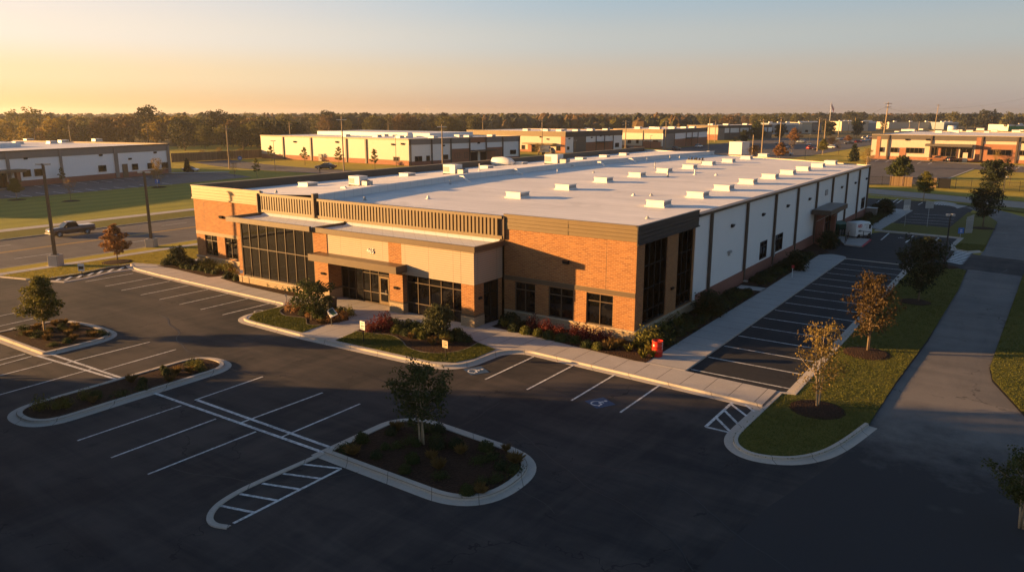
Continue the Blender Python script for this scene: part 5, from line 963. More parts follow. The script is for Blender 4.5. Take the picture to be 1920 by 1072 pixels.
def car(kind, label, x, y, rz, col, cat='car', group=None, s=1.0, name='parked_car', far=False):
    k = CARS[kind]
    if (kind, col) not in CM: m = MB(); loft(m, k['body'], RING); loft(m, k['roof'], RING); CM[kind, col] = m.mesh('body', paint(col), True)
    if kind not in CM:
        g = MB(); loft(g, k['glass'], [(-1, 0), (-.97, .5), (-.9, 1), (.9, 1), (.97, .5), (1, 0)]); w = wheel_mb(k['wr']); rm = MB()
        for i in range(5):
            a = i * 2 * math.pi / 5
            for sg in (-1, 1): rm.tube([(0, .127 * sg, 0), (k['wr'] * .62 * math.cos(a), .127 * sg, k['wr'] * .62 * math.sin(a))], .045, 4)
        for sg in (-1, 1):
            q = [(k['wr'] * rr * math.cos(2 * math.pi * j / 14), .125 * sg, k['wr'] * rr * math.sin(2 * math.pi * j / 14)) for rr in (.66, .56) for j in range(14)]; rm.add(q, [(j, (j + 1) % 14, 14 + (j + 1) % 14, 14 + j) for j in range(14)])
        h = MB(); h.box(-.04, .06, -.2, .2, -.07, .08); tl = MB(); tl.box(-.05, .03, -.14, .14, -.12, .12); gr = MB(); gr.box(-.03, .05, -.42, .42, -.12, .1)
        CM[kind] = (g.mesh('windows', M['carglass']), w.mesh('wheel', M['rubber']), rm.mesh('rim', M['chrome']), h.mesh('headlight', M['lamp_lens']), tl.mesh('taillight', M['tail']), gr.mesh('grille', M['charcoal']))
    t = thing(name, label, cat, (x, y, 0.012), rz, group, s); obj('body', CM[kind, col], t); me = CM[kind]; obj('windows', me[0], t); B0, Bn = k['body'][0], k['body'][-1]
    for wx in k['wx']:
        for sy in (-1, 1):
            w = obj('wheel', me[1], t, (wx, sy * (k['body'][2][3] - .10), k['wr']))
            if not far: obj('rim', me[2], w)
    for sy in (-1, 1):
        obj('headlight', me[3], t, (B0[0] - .06, sy * .62, B0[2] - .08), sy * .25); obj('taillight', me[4], t, (Bn[0] + .02, sy * .70, Bn[2] - .16))
    obj('grille', me[5], t, (B0[0] + .01, 0, B0[2] - .18))
    if 'cover' in k and not far:
        c = MB(); c.box(k['cover'][1], k['cover'][0], -.84, .84, 1.255, 1.30); c.build('bed_cover', M['white'], t); c = MB(); c.box(-2.98, -2.86, -.85, .85, .48, .62); c.box(2.84, 2.98, -.85, .85, .45, .58); c.build('bumper', M['chrome'], t)
        c = MB(); c.box(-1.0, 1.2, -1.04, -.93, .33, .40); c.box(-1.0, 1.2, .93, 1.04, .33, .40); c.build('running_board', M['chrome'], t)
        for sy in (-1, 1): c = MB(); c.box(.78, .92, sy * .84, sy * 1.1, 1.18, 1.36); c.build('mirror', M['charcoal'], t)
    return t
car('pickup', 'dark brown pickup truck with white bed cover driving on the left road', -84.0, 1.75, RAD(-92), (0.13, 0.082, 0.056), 'pickup truck', None, 0.98, 'pickup_truck')
FAR = 'cars parked in the distant lots'
def car_px(kind, px, py, head, col, label, s=1.0, cat='car', far=True): x, y = G(px, py); car(kind, label, x, y, RAD(head), col, cat, FAR, s, 'parked_car', far)
car_px('sedan', 611, 317.5, -150, (.02, .022, .03), 'dark blue sedan on the lane before the cream warehouse', 1.3, far=False)
WHT, SIL, BLU, RED, BLK = (.62, .62, .6), (.30, .32, .34), (.16, .20, .25), (.30, .02, .02), (.02, .02, .022)
car_px('sedan', 358, 322, 20, WHT, 'white car half hidden behind the dark conical evergreen')
for px, py, kd, cl, hd, lab in ((1462, 271.5, 'suv', BLU, 160, 'blue grey car, rear one of the pair by the red tree'), (1468, 279, 'sedan', SIL, 165, 'silver car, front one of the pair by the red tree'), (1475, 292, 'suv', SIL, 10, 'silver hatchback nearest the white roof edge'), (1502, 268, 'suv', BLU, 170, 'blue grey car alone in the middle of the distant lot'), (1516, 272.5, 'sedan', WHT, 90, 'small white car before the dark distant lamp post'),
                               (1521, 280.5, 'suv', RED, 60, 'dark red car left of the olive tree in the distant lot'), (1534, 282, 'sedan', BLK, 200, 'black car with bright front beside the olive tree'), (1557, 278.5, 'suv', WHT, 170, 'white car right of the olive tree in the distant lot'), (1568, 263, 'sedan', BLU, 170, 'blue grey car, left one of the rear pair'), (1580, 262.5, 'suv', SIL, 170, 'silver car, right one of the rear pair'),
                               (1592, 270.5, 'sedan', BLK, 200, 'black sedan standing alone left of the crowded row'), (1609, 268, 'suv', RED, 60, 'dark red car at the left end of the crowded row'), (1618, 266.5, 'sedan', BLU, 60, 'blue car, second from left in the crowded row'), (1625, 265, 'suv', WHT, 60, 'white car, third from left in the crowded row'), (1632, 264.5, 'sedan', RED, 60, 'bright red car, fourth from left in the crowded row'),
                               (1621, 260.5, 'suv', SIL, 60, 'silver car behind the crowded row, on the left'), (1629, 259, 'suv', WHT, 60, 'white car behind the crowded row, in the middle'), (1638, 259.5, 'sedan', BLK, 60, 'black car behind the crowded row, on the right'), (1566, 277.5, 'sedan', BLK, 120, 'small dark car right of the white distant car')):
    car_px(kd, px, py, hd, cl, lab)
car_px('pickup', 1758, 303, 185, (.30, .13, .05), 'orange brown pickup before the brick and cream building', 1.05, 'pickup truck'); car_px('suv', 1785, 304, 60, (.03, .035, .04), 'dark grey car before the brick and cream entrance', 1.05)
for px, py, lab, cl in ((1183, 281, 'dark car beside the second brick warehouse entrance', BLK), (1310, 277, 'white car before the third brick warehouse', WHT), (1268, 282, 'dark car before the third brick warehouse corner', BLK)): car_px('suv', px, py, 80, cl, lab)
# white step van on the side walk's end
vx, vy = G(1609, 446); t = thing('white_van', 'white box van with red lettering beside the concrete pad', 'van', (vx, vy, 0.01), RAD(64), None, (.74, .85, .92))
m = MB(); loft(m, [(2.35, .5, 1.0, .72), (2.25, .45, 1.25, .86), (1.85, .42, 2.0, .90), (1.5, .40, 2.32, .92), (-2.1, .40, 2.38, .92), (-2.2, .45, 2.3, .88)], [(-.96, 0), (-1, .1), (-1, .9), (-.93, .97), (-.8, 1), (.8, 1), (.93, .97), (1, .9), (1, .1), (.96, 0)]); m.build('body', M['white'], t, True)
m = MB(); m.add([(2.30, -.7, 1.28), (2.30, .7, 1.28), (1.93, .72, 1.98), (1.93, -.72, 1.98)], [(0, 1, 2, 3)]); m.box(1.2, 1.75, -.935, .935, 1.35, 1.95); m.build('windows', M['carglass'], t)
wm = wheel_mb(.36).mesh('wheel', M['rubber'])
for wx in (1.45, -1.35):
    for sy in (-1, 1): obj('wheel', wm, t, (wx, sy * .86, .36))
for sy in (-1, 1): m = MB(); m.box(2.28, 2.38, sy * .5 - .12, sy * .5 + .12, .72, .9); m.build('headlight', M['lamp_lens'], t)
put_text('lettering', 'AED', .62, M['redtext'], t, (-1.25, -.935, 1.85), (1, 0, 0), (0, -1, 0), .006, .02); put_text('lettering', 'PIDE', .34, M['darktext'], t, (-1.2, -.935, 1.15), (1, 0, 0), (0, -1, 0), .006, .01)
m = MB(); m.box(-.1, 1.1, -.945, -.925, 1.98, 2.04); m.box(.35, .95, -.945, -.925, 1.70, 1.75); m.box(.4, .95, -.945, -.925, 1.45, 1.5); m.build('side_vents', M['greyband'], t)
x, y = G(1574, 441); t = thing('dumpster', 'green dumpster with pale lower panels beside the white van', 'dumpster', (x, y, .02), RAD(60)); m = MB(); m.add([(-.9, -.7, .12), (.9, -.7, .12), (.9, .7, .12), (-.9, .7, .12), (-1, -.8, 1.5), (1, -.8, 1.5), (1, .8, 1.7), (-1, .8, 1.7)], [(3, 2, 1, 0), (4, 5, 6, 7), (0, 1, 5, 4), (1, 2, 6, 5), (2, 3, 7, 6), (3, 0, 4, 7)]); m.build('bin', M['dumpster'], t)
m = MB(); m.add([(-1.05, -.85, 1.52), (1.05, -.85, 1.52), (1.05, .85, 1.74), (-1.05, .85, 1.74), (-1.05, -.85, 1.58), (1.05, -.85, 1.58), (1.05, .85, 1.80), (-1.05, .85, 1.80)], [(3, 2, 1, 0), (4, 5, 6, 7), (0, 1, 5, 4), (1, 2, 6, 5), (2, 3, 7, 6), (3, 0, 4, 7)]); m.build('lid', M['dumpster'], t)
m = MB()
for k in range(4): m.box(-.85 + k * .48, -.6 + k * .48, -.80, -.72, .2, .9)
m.build('side_panel', M['galv'], t)
def rail(pa, pb, label, h=1.0, n=4, z0=.1):
    a, b = Vector((*pa, z0)), Vector((*pb, z0)); t = thing('guard_rail', label, 'railing', (a.x, a.y, 0), 0, 'black railings round the concrete pad'); d = b - a
    for k in range(n): m = MB(); p = d * (k / (n - 1)); m.tube([(p.x, p.y, 0), (p.x, p.y, h + .1)], .04, 6); m.build('post', M['black'], t)
    for zz in (h + .08, h * .55): m = MB(); m.tube([(0, 0, zz), (d.x, d.y, zz)], .035, 6); m.build('bar', M['black'], t)
rail(G(1592, 446), G(1631, 450.5), 'black railing along the rear edge of the concrete pad'); rail(G(1563, 444.5), G(1591, 445.5), 'black railing between the dumpster and the pad'); rail(G(1584, 459), G(1592, 447), 'black railing along the left edge of the pad')
# ------------------------------------------------------------------ small things by the building
x, y = G(1232, 667, .14); t = thing('red_barrel', 'red ribbed steel barrel with white scrawl by the brick corner', 'barrel', (x, y, .14)); m = MB(); r_ = .36; pr = [(r_ - .02, 0), (r_, .02), (r_, .34), (r_ + .02, .36), (r_, .38), (r_, .70), (r_ + .02, .72), (r_, .74), (r_, 1.04), (r_ + .012, 1.07), (r_ - .03, 1.07), (r_ - .03, 1.03)]; m.lathe((0, 0, 0), pr, 24); m.build('drum', M['red_barrel'], t, True)
m = MB(); m.lathe((.1, .05, 1.032), [(.05, 0), (.05, .03)], 8); m.build('bung_cap', M['black'], t)
m = MB()
for a0, pts in ((-.35, ((0, .98), (.25, 1.0), (.3, .86), (.05, .78), (.3, .68), (.28, .55), (.0, .6))),):
    pp = [Vector(((r_ + .012) * math.cos(a0 + q), (r_ + .012) * math.sin(a0 + q), z)) for q, z in pts]; m.tube(pp, .018, 4)
m.build('painted_scrawl', M['white'], t)
x, y = G(616, 583, .13); t = thing('planter', 'dark square planter beside the entrance pier', 'planter', (x, y + .1, .13)); m = MB(); m.add([(-.42, -.42, 0), (.42, -.42, 0), (.42, .42, 0), (-.42, .42, 0), (-.46, -.46, 1.1), (.46, -.46, 1.1), (.46, .46, 1.1), (-.46, .46, 1.1)], [(3, 2, 1, 0), (0, 1, 5, 4), (1, 2, 6, 5), (2, 3, 7, 6), (3, 0, 4, 7)]); m.box(-.46, .46, -.46, .46, 1.0, 1.04); m.build('pot', M['charcoal'], t); o = obj('plant', SH['d'][0], t, (0, 0, 1.0)); o.scale = (.7, .7, .5)
x, y = G(623, 606, .15); t = thing('lectern_sign', 'low slanted sign with white frame and green face among shrubs', 'sign', (x, y, .15), RAD(-15), None, .85); m = MB(); m.add([(-.75, -.1, 1.0), (.75, -.5, .75), (.75, .2, .95), (-.75, .5, 1.2), (-.75, -.1, 1.06), (.75, -.5, .81), (.75, .2, 1.01), (-.75, .5, 1.26)], [(3, 2, 1, 0), (4, 5, 6, 7), (0, 1, 5, 4), (1, 2, 6, 5), (2, 3, 7, 6), (3, 0, 4, 7)]); m.build('frame', M['white'], t)
m = MB(); m.add([(-.62, -.02, 1.062), (.66, -.38, .835), (.66, .12, .995), (-.62, .4, 1.225)], [(0, 1, 2, 3)]); f_ = m.build('panel', M['signgreen'], t); f_.location.z = .012
for p in ((-.7, -.05, 1.02), (.68, -.4, .8)): m = MB(); m.box(p[0] - .03, p[0] + .03, p[1] - .03, p[1] + .03, 0, p[2]); m.build('leg', M['charcoal'], t)
def sign(px, py, top, pw, ph, label, panel, rz=0.55, zb=.14, name='sign_post', marks=None, cat='sign', pm='galv', txt=None, tm=None, rnd=False):
    x, y = G(px, py, zb); h = height_at(x, y, top) - zb; t = thing(name, label, cat, (x, y, zb), rz); m = MB(); m.tube([(0, 0, -.1), (0, 0, h - .02)], .035, 6); m.build('post', M[pm], t)
    m = MB()
    if rnd: k = 14; m.add([(pw / 2 * math.cos(2 * math.pi * i / k), yy, h - ph / 2 + ph / 2 * math.sin(2 * math.pi * i / k)) for yy in (-.06, -.035) for i in range(k)], [tuple(range(k)), tuple(range(2 * k - 1, k - 1, -1))] + [(i, (i + 1) % k, k + (i + 1) % k, k + i) for i in range(k)])
    else: m.box(-pw / 2, pw / 2, -.06, -.035, h - ph, h)
    m.build('panel', M[panel], t)
    if marks:
        m = MB()
        for a, b, c, d in marks: m.box(a * pw / 2, b * pw / 2, -.066, -.061, h - ph * c, h - ph * d)
        m.build('sign_marks', M[tm or 'darktext'], t)
    if txt:
        for tx, sz, fz, mm in txt: put_text('sign_text', tx, sz, M[mm], t, (0, -.062, h - ph * fz), (1, 0, 0), (0, -1, 0), .004)
    return t
LINES = ((-.7, .7, .2, .14), (-.7, .5, .36, .30), (-.7, .7, .62, .5), (-.7, .4, .82, .76))
sign(682, 641, 602, .52, .62, 'white notice sign on dark post at the path edge', 'white', -.1, .15, marks=LINES, pm='black'); sign(836, 669, 638, .5, .5, 'tan notice sign on the curved lawn before the small tree', 'stonecap', -.1, .15, marks=LINES, pm='black')
sign(155, 521, 494, .62, .75, 'small white and dark sign by the hatched kerb at left', 'white', .6, .05, marks=((-.8, .8, .75, .35),), pm='black')
sign(455, 531, 506, .3, .3, 'thin stake with pale tag in the bed below the glazed bay', 'white', .5, .14, pm='wood'); sign(507, 529, 511, .7, .25, 'small low name sign among shrubs below the glazed bay', 'galv', .5, .14, pm='bronze')
sign(538, 573, 551, .14, .18, 'thin grey marker post at the kerb left of the island', 'galv', .5, .1); sign(1485, 520, 497, .25, .3, 'white stake with red tag in the rear side bed', 'redtext', .5, .14, pm='white')
sign(1696, 424, 374, 1.05, 1.55, 'tall sign with grey top and white number panel on the rear lawn', 'signback', .75, .1, txt=(('303', .62, .74, 'darktext'),), marks=((-.96, .96, .97, .52),), tm='white')
sign(1738, 425, 378, 1.3, .95, 'blank grey sign back on the rear lawn', 'signback', .75, .1, pm='signback'); sign(1800, 446, 427, .85, .75, 'small blue sign with white symbol on the rear lawn', 'signblue', .75, .1, marks=((-.3, -.05, .5, .3), (.05, .3, .5, .3), (-.4, .4, .75, .65)), tm='white')
sign(22, 352, 322, 1.1, 1.1, 'round blue and white sign left of the white warehouse windows', 'white', 1.0, 0, rnd=True, txt=(('P', .9, .5, 'signblue'),)); sign(296, 352, 336, .95, .95, 'square blue and white sign at the right end of the near bay row', 'signblue', 1.0, 0, txt=(('3', .85, .5, 'white'),)); sign(451, 314, 293, 1.3, 1.2, 'blue round sign on the far lane by the board fence', 'signblue', .9, 0, rnd=True, marks=((-.5, .5, .6, .4),), tm='white', pm='charcoal')
sign(949, 300, 273, 1.0, 1.0, 'dark round sign on a pole before the cream warehouse side', 'charcoal', .6, 0, rnd=True, marks=((-.4, .4, .7, .3),), tm='galv')
x, y = G(1816, 437, .1); t = thing('slatted_panel', 'leaning pale slatted panel standing on the rear lawn', 'panel', (x, y, .1), .7)
for k in range(6): m = MB(); m.box(-.5 + k * .19, -.4 + k * .19, -.03 + k * .02, .03 + k * .02, 0, 2.2 + .06 * k); m.build('slat', M['signback'], t)
m = MB(); m.box(-.5, .6, .05, .09, .4, .5); m.box(-.5, .6, .09, .13, 1.7, 1.8); m.build('cross_bar', M['galv'], t)
x, y = G(1633, 404, .15); t = thing('utility_cabinet', 'grey utility cabinet by the far end of the white wall', 'cabinet', (x, y, .14)); m = MB(); m.box(-.8, .8, -.6, .6, 0, 1.2); m.build('cabinet_body', M['greyband'], t, bevel=.03); m = MB(); m.box(-.85, .85, -.65, .65, 1.2, 1.26); m.build('lid', M['galv'], t)
# ------------------------------------------------------------------ lamps and poles
def lamp(px, py, top, label, heads=1, r_=.09, base=0.0, mat_='pole', hs=.7, group='lot lamps', zb=0.0, rz=.6):
    x, y = G(px, py, zb); h = height_at(x, y, top) - zb; t = thing('street_lamp', label, 'lamp post', (x, y, zb), rz, group)
    if base: m = MB(); m.box(-.55, .55, -.55, .55, -.1, base); m.build('concrete_base', M['kerb'], t, bevel=.04); m = MB(); m.box(-.3, .3, -.3, .3, base, base + .06); m.build('base_plate', M['charcoal'], t)
    m = MB(); m.tube([(0, 0, max(base, 0) + (.06 if base else -.05)), (0, 0, h)], [r_, r_ * .72], 4 if base else 8, rot=.785); m.build('pole', M[mat_], t)
    for k in range(heads):
        s = 1 if k == 0 else -1; m = MB(); m.box(0, s * hs * .35, -.05, .05, h - .12, h - .02); m.build('arm', M[mat_], t); m = MB(); m.box(s * hs * .3, s * hs * 1.15, -.2, .2, h - .14, h + .03); hd = m.build('lamp_head', M['galv' if mat_ != 'black' else 'signback'], t); m = MB(); m.box(s * hs * .4, s * hs * 1.05, -.15, .15, h - .17, h - .145); m.build('lens', M['lamp_lens'], hd)
    return t
lamp(106, 499, 307, 'tall brown square lamp post on a concrete block, left of the copper tree', 2, .2, 1.25, 'pole', .62); lamp(285, 464, 322, 'tall brown square lamp post on a concrete block, right of the copper tree', 2, .2, 1.1, 'pole', .62)
lamp(1770, 499, 402, 'black lamp post with pale head at the driveway corner', 2, .09, 0, 'black', .35, zb=.1); lamp(1878, 385, 331, 'thin black lamp post by the back road', 1, .08, 0, 'black', .4)
for px, py, tp, lab, hd in ((516, 320, 264, 'dark lamp post at the left end of the cream warehouse lane', 2), (743, 312, 253, 'dark lamp post at the cream warehouse corner', 2), (1509, 300, 281, 'dark lamp post beside the golden lawn wedge', 1), (1630, 268, 248, 'dark lamp post by the crowded row of cars', 1), (1219, 284, 254, 'dark lamp post before the third brick warehouse', 1), (1078, 292, 263, 'lamp post with twin pale heads behind the roof vents', 2), (1517, 274, 252, 'dark lamp post in the distant lot', 1)):
    lamp(px, py, tp, lab, hd, .09, 0, 'charcoal', .6)
x, y = G(600, 326); t = thing('marker_post', 'short black marker post on the lane before the cream warehouse', 'post', (x, y, 0)); m = MB(); m.tube([(0, 0, -.05), (0, 0, 1.5)], .1, 8); m.lathe((0, 0, 1.5), [(.12, 0), (.12, .06), (.04, .1)], 8); m.build('post', M['black'], t)
def upole(px, py, top, label, arms=1, r_=.16, heads=0, lean=0.0):
    x, y = G(px, py); h = height_at(x, y, top); t = thing('utility_pole', label, 'utility pole', (x, y, 0), .6, 'utility poles'); m = MB(); m.tube([(0, 0, -.1), (lean * h, 0, h)], [r_ * 1.15, r_ * .8], 7); m.build('pole', M['utilpole'], t)
    for k in range(arms):
        z = h - .5 - k * 1.3; m = MB(); m.box(-1.3 + lean * z, 1.3 + lean * z, -.09, .09, z - .09, z + .09); a = m.build('crossarm', M['utilpole'], t)
        m = MB()
        for q in (-1.1, -.4, .4, 1.1): m.lathe((q + lean * z, 0, z + .09), [(.05, 0), (.09, .08), (.05, .2)], 6)
        m.build('insulators', M['galv'], a)
    for k in range(heads): s = 1 if k == 0 else -1; m = MB(); m.box(s * .1, s * 1.4, -.15, .15, h * .93, h * .93 + .16); m.build('lamp_head', M['white'], t)
    return t
for px, py, tp, ar, hd, lab in ((645, 321, 218, 0, 2, 'tall wooden pole with twin lamps before the cream warehouse'), (830, 313, 233, 0, 2, 'wooden pole with twin pale lamps at the cream warehouse side'), (1016, 288, 225, 1, 0, 'wooden pole before the second warehouse entrance'), (1172, 288, 226, 2, 0, 'wooden pole at the second warehouse end'), (1247, 281, 227, 1, 0, 'wooden pole with one crossarm at the third warehouse corner'), (1328, 282, 222, 0, 0, 'bare wooden pole at the upper roof end'), (1340, 266, 225, 1, 0, 'distant pole before the fourth warehouse'),
                                (1427, 300, 224, 1, 0, 'pole right of the tan crowned tree'), (1460, 288, 220, 2, 0, 'pole left of the pair of grey cars'), (1532, 284, 221, 1, 0, 'pole in the distant lot, left one of a close pair'), (1544, 278, 223, 1, 0, 'pole in the distant lot, right one of a close pair'), (1571, 262, 227, 0, 0, 'slim pole behind the rear pair of cars'), (1601, 258, 221, 0, 0, 'slim pole left of the crowded row of cars'), (1589, 258, 229, 0, 1, 'slim pole with lamp behind the distant lot'), (1410, 296, 253, 0, 0, 'short bare post behind the white trailer'),
                                (1651, 292, 192, 2, 0, 'tallest wooden pole at the corner of the brick and cream building'), (1749, 262, 196, 1, 0, 'tall wooden pole behind the brick and cream roof')):
    upole(px, py, tp, lab, ar, .2 if py > 250 else .3, hd, .045 if px in (1651, 1749) else 0)
for px, d, tp, lab in ((128, 300, 236, 'pole with crossarm above the white warehouse roof'), (422, 240, 236, 'pale pole before the wood by the board fence'), (541, 330, 229, 'pole behind the cream warehouse, left one'), (727, 360, 229, 'pole behind the cream warehouse, right one'), (905, 420, 225, 'slim pole above the cream warehouse side'), (1708, 520, 228, 'distant pole above the long cream building, left one'), (1726, 540, 228, 'distant pole above the long cream building, right one')):
    x, y = at_range(px, d); h = height_at(x, y, tp); t = thing('utility_pole', lab, 'utility pole', (x, y, 0), .6, 'utility poles'); m = MB(); m.tube([(0, 0, 0), (-.04 * h if px == 128 else 0, 0, h)], [.2, .15], 7); m.build('pole', M['utilpole'], t); m = MB(); m.box(-1.2 - (.04 * h if px == 128 else 0), 1.2 - (.04 * h if px == 128 else 0), -.1, .1, h - .9, h - .7); m.build('crossarm', M['utilpole'], t)
x, y = at_range(801, 900); t = thing('radio_mast', 'thin radio mast rising above the hazy ridge', 'mast', (x, y, 0)); h = height_at(x, y, 196); m = MB()
m.tube([(0, 0, 0), (0, 0, h)], [.28, .12], 5); m.build('mast', M['galv'], t)
x, y = at_range(1557, 620); h = height_at(x, y, 192); t = thing('flagpole', 'tall pole with a limp red striped flag above the trees', 'flagpole', (x, y, 0), .57); m = MB(); m.tube([(0, 0, 0), (0, 0, h)], [.2, .1], 6); m.build('pole', M['white'], t)
m = MB()
for k in range(8): a, b = (.1 + k * .28, .1 + (k + 1) * .28); z = h - .2 - (k * .55 if k < 7 else 3.9); m.add([(a, .1 * (k % 2), z), (b, .1 * ((k + 1) % 2), z - .5), (b, .1 * ((k + 1) % 2), z - 3.2), (a, .1 * (k % 2), z - 2.6)], [(0, 1, 2, 3)], 2 if k < 2 else int(k % 3 == 0))
m.build('flag', [M['redtext'], M['white'], M['signblue']], t)
wr = MB(); a = Vector((*G(1651, 292), 0)); a.z = height_at(a.x, a.y, 201); b = Vector((*G(1749, 262), 0)); b.z = height_at(b.x, b.y, 204)
def wire(p, q, sag, label): m = MB(); m.tube([p.lerp(q, k / 10) - Vector((0, 0, sag * 4 * (k / 10) * (1 - k / 10))) for k in range(11)], .03, 4); tag(m.build('power_line', M['charcoal']), label, 'power line', 'power lines between the tall poles')
wire(a, b, 2.2, 'thin sagging power line between the two tallest poles'); c_ = Vector((*at_range(2050, 420), 30)); wire(b, c_, 3, 'thin power line leaving the frame on the right'); d_ = Vector((*G(1544, 278), 0)); d_.z = height_at(d_.x, d_.y, 225); wire(d_, a, 2, 'thin power line rising from the close pair of poles')
# ------------------------------------------------------------------ fences
F0, F1 = Vector((-16, 142.2, 0)), Vector((34, 143.6, 0)); fd = (F1 - F0); fl = fd.length; fu = fd.normalized()
t = thing('picket_fence', 'black metal picket fence along the lawn behind the warehouse', 'fence', F0, math.atan2(fu.y, fu.x)); m = MB(); k = 0.0
while k < fl: m.box(k - .012, k + .012, -.012, .012, .08, 2.05); k += .15
m.build('pickets', M['black'], t)
for z in (.25, 1.85): m = MB(); m.box(0, fl, -.025, .025, z - .025, z + .025); m.build('rail', M['black'], t)
k = 0.0
while k <= fl: m = MB(); m.box(k - .045, k + .045, -.045, .045, 0, 2.2); m.build('post', M['black'], t); k += 2.9
def fx(px, py): g = Vector((*G(px, py), 0)) - F0; return g.dot(fu)
for a, b, lab, mm in ((1669, 1694, 'weathered board fence panel, left one of the pair behind the olive tree', 'fence'), (1695, 1713, 'weathered board fence panel, right one of the pair behind the olive tree', 'fence'), (1746, 1760, 'narrow weathered board panel right of the olive tree', 'fence'), (1763, 1787, 'black mesh covered panel on the picket fence', 'black')):
    p = F0 + fu * fx(a, 348) - Vector((0, .35, 0)); w = fx(b, 348) - fx(a, 348); t = thing('fence_panel', lab, 'fence panel', p, math.atan2(fu.y, fu.x)); m = MB(); m.box(0, w, -.04, .04, .05, 2.15); m.build('boards', M[mm], t)
    for q in (.06, w - .06): m = MB(); m.box(q - .06, q + .06, -.1, -.042, 0, 2.25); m.build('post', M['wood' if mm == 'fence' else 'black'], t)
P0, P1 = Vector((*G(322, 305), 0)), Vector((*G(502, 295.7), 0)); fd = P1 - P0; fl = fd.length; t = thing('board_fence', 'long brown board fence in front of the left wood', 'fence', P0, math.atan2(fd.y, fd.x)); m = MB(); m.box(0, fl, -.05, .05, .05, 3.0); m.build('boards', M['fence'], t); k = 0.0
while k < fl: m = MB(); m.box(k - .1, k + .1, -.14, -.052, 0, 3.15); m.build('post', M['wood'], t); k += 6.0
# ------------------------------------------------------------------ white trailer behind the roof
a, b, c = Vector((*G(1366, 292), 0)), Vector((*G(1390, 293), 0)), Vector((*G(1405, 289), 0)); u = (b - a).normalized(); v = Vector((-u.y, u.x, 0)); w, dpt, h = (b - a).length, 6.0, height_at(b.x, b.y, 267)
t = thing('box_trailer', 'white box trailer standing behind the far end of the roof', 'trailer', a, math.atan2(u.y, u.x)); m = MB(); m.box(0, w, 0, dpt, .5, h); m.build('box', M['white'], t, bevel=.05); m = MB(); m.box(-.05, w + .05, -.05, dpt + .05, h, h + .1); m.build('roof', M['flash'], t); m = MB()
for k in range(8): m.box(.2 + k * w / 8, .26 + k * w / 8, -.03, 0, .6, h - .1)
m.build('side_ribs', M['flash'], t); m = MB(); m.box(w, w + .04, .4, dpt - .4, .7, h - .3); m.build('rear_door', M['unit'], t)
for q in (1.0, dpt - 1): m = wheel_mb(.5); o = m.build('wheel', M['rubber'], t, loc=(w * .75, .25, .5)); break
# pale cab-over truck before the second warehouse entrance
x, y = G(1028, 290); t = thing('service_truck', 'grey green service truck before the second warehouse entrance', 'truck', (x, y, 0), RAD(20)); m = MB(); m.box(-3.2, .6, -1.1, 1.1, .9, 3.4); m.build('cargo_box', M['signback'], t, bevel=.05); m = MB(); loft(m, [(2.7, .6, 1.5, .95), (2.5, .5, 1.9, 1.05), (1.7, .5, 2.7, 1.08), (.7, .5, 2.8, 1.08)], RING); m.build('cab', M['greyband'], t, True)
m = MB(); m.box(1.2, 2.0, -1.1, 1.1, 1.8, 2.5); m.build('windows', M['carglass'], t); wm2 = wheel_mb(.5).mesh('wheel', M['rubber'])
for wx in (1.9, -2.0):
    for sy in (-1, 1): obj('wheel', wm2, t, (wx, sy * .95, .5))
# ------------------------------------------------------------------ the other buildings of the park
class Wall:                                                # a facade seen from P to Q with the outside on its right
    def __init__(s, P, Q): s.o = Vector((P[0], P[1], 0)); d = Vector((Q[0] - P[0], Q[1] - P[1], 0)); s.w = d.length; s.u = d.normalized(); s.n = Vector((s.u.y, -s.u.x, 0))
    def uz(s, px, py):
        d = ray(px, py); k = (s.o - CAM).dot(s.n) / d.dot(s.n); p = CAM + d * k; return ((p - s.o).dot(s.u), p.z)
    def rect(s, x0, y0, x1, y1): a = s.uz(x0, (y0 + y1) / 2)[0]; b = s.uz(x1, (y0 + y1) / 2)[0]; c = s.uz((x0 + x1) / 2, y1)[1]; d = s.uz((x0 + x1) / 2, y0)[1]; return (min(a, b), max(a, b), max(0.02, c), d)
    def slab(s, par, name, a, b, c, d, t, m, t0=0.0): k = MB(); k.obox(s.o, s.u, s.n, (a, b), (c, d), (t0, t)); return k.build(name, M[m], par)
    def win(s, par, r, cols=2): return window(par, s.o, s.u, s.n, *r, cols, (), -0.12, .12, fm=M['frame'], name='window')
def shed(name, label, A, Bc, Cc, h, roofz, front, side, depth_extra=None):
    t = thing(name, label, 'building', (0, 0, 0)); wf, ws = Wall(A, Bc), Wall(Bc, Cc); D = (A[0] + Cc[0] - Bc[0], A[1] + Cc[1] - Bc[1])
    for w, m_ in ((wf, front), (ws, side)): k = MB(); k.obox(w.o, w.u, w.n, (0, w.w), (0, h), (-.3, 0)); k.build('wall', M[m_], t)
    k = MB(); strip(k, [Cc, D, A], [(0, h), (0, 0)], False); k.build('back_wall', M['offwhite'], t)
    k = MB(); k.prism([A, Bc, Cc, D], None, roofz); k.build('roof', M['roof'], t)
    k = MB(); strip(k, ccw([A, Bc, Cc, D]), [(.3, roofz - .2), (.3, h + .12), (-.12, h + .12), (-.12, h - .15)], True); k.build('coping', M['stonecap'], t); return t, wf, ws
def units(t_label, A, Bc, Cc, z, grid, s=1.0):
    a, b, c = Vector(A), Vector(Bc), Vector(Cc); n = 0
    for (p, q) in grid:
        w = a + (b - a) * p + (c - b) * q; unit('rooftop_vent', w.x, w.y, z, f'white rooftop vent, {ORD[n]} on the roof of {t_label}', 'roof vent', f'vents on {t_label}', s * .85); n += 1
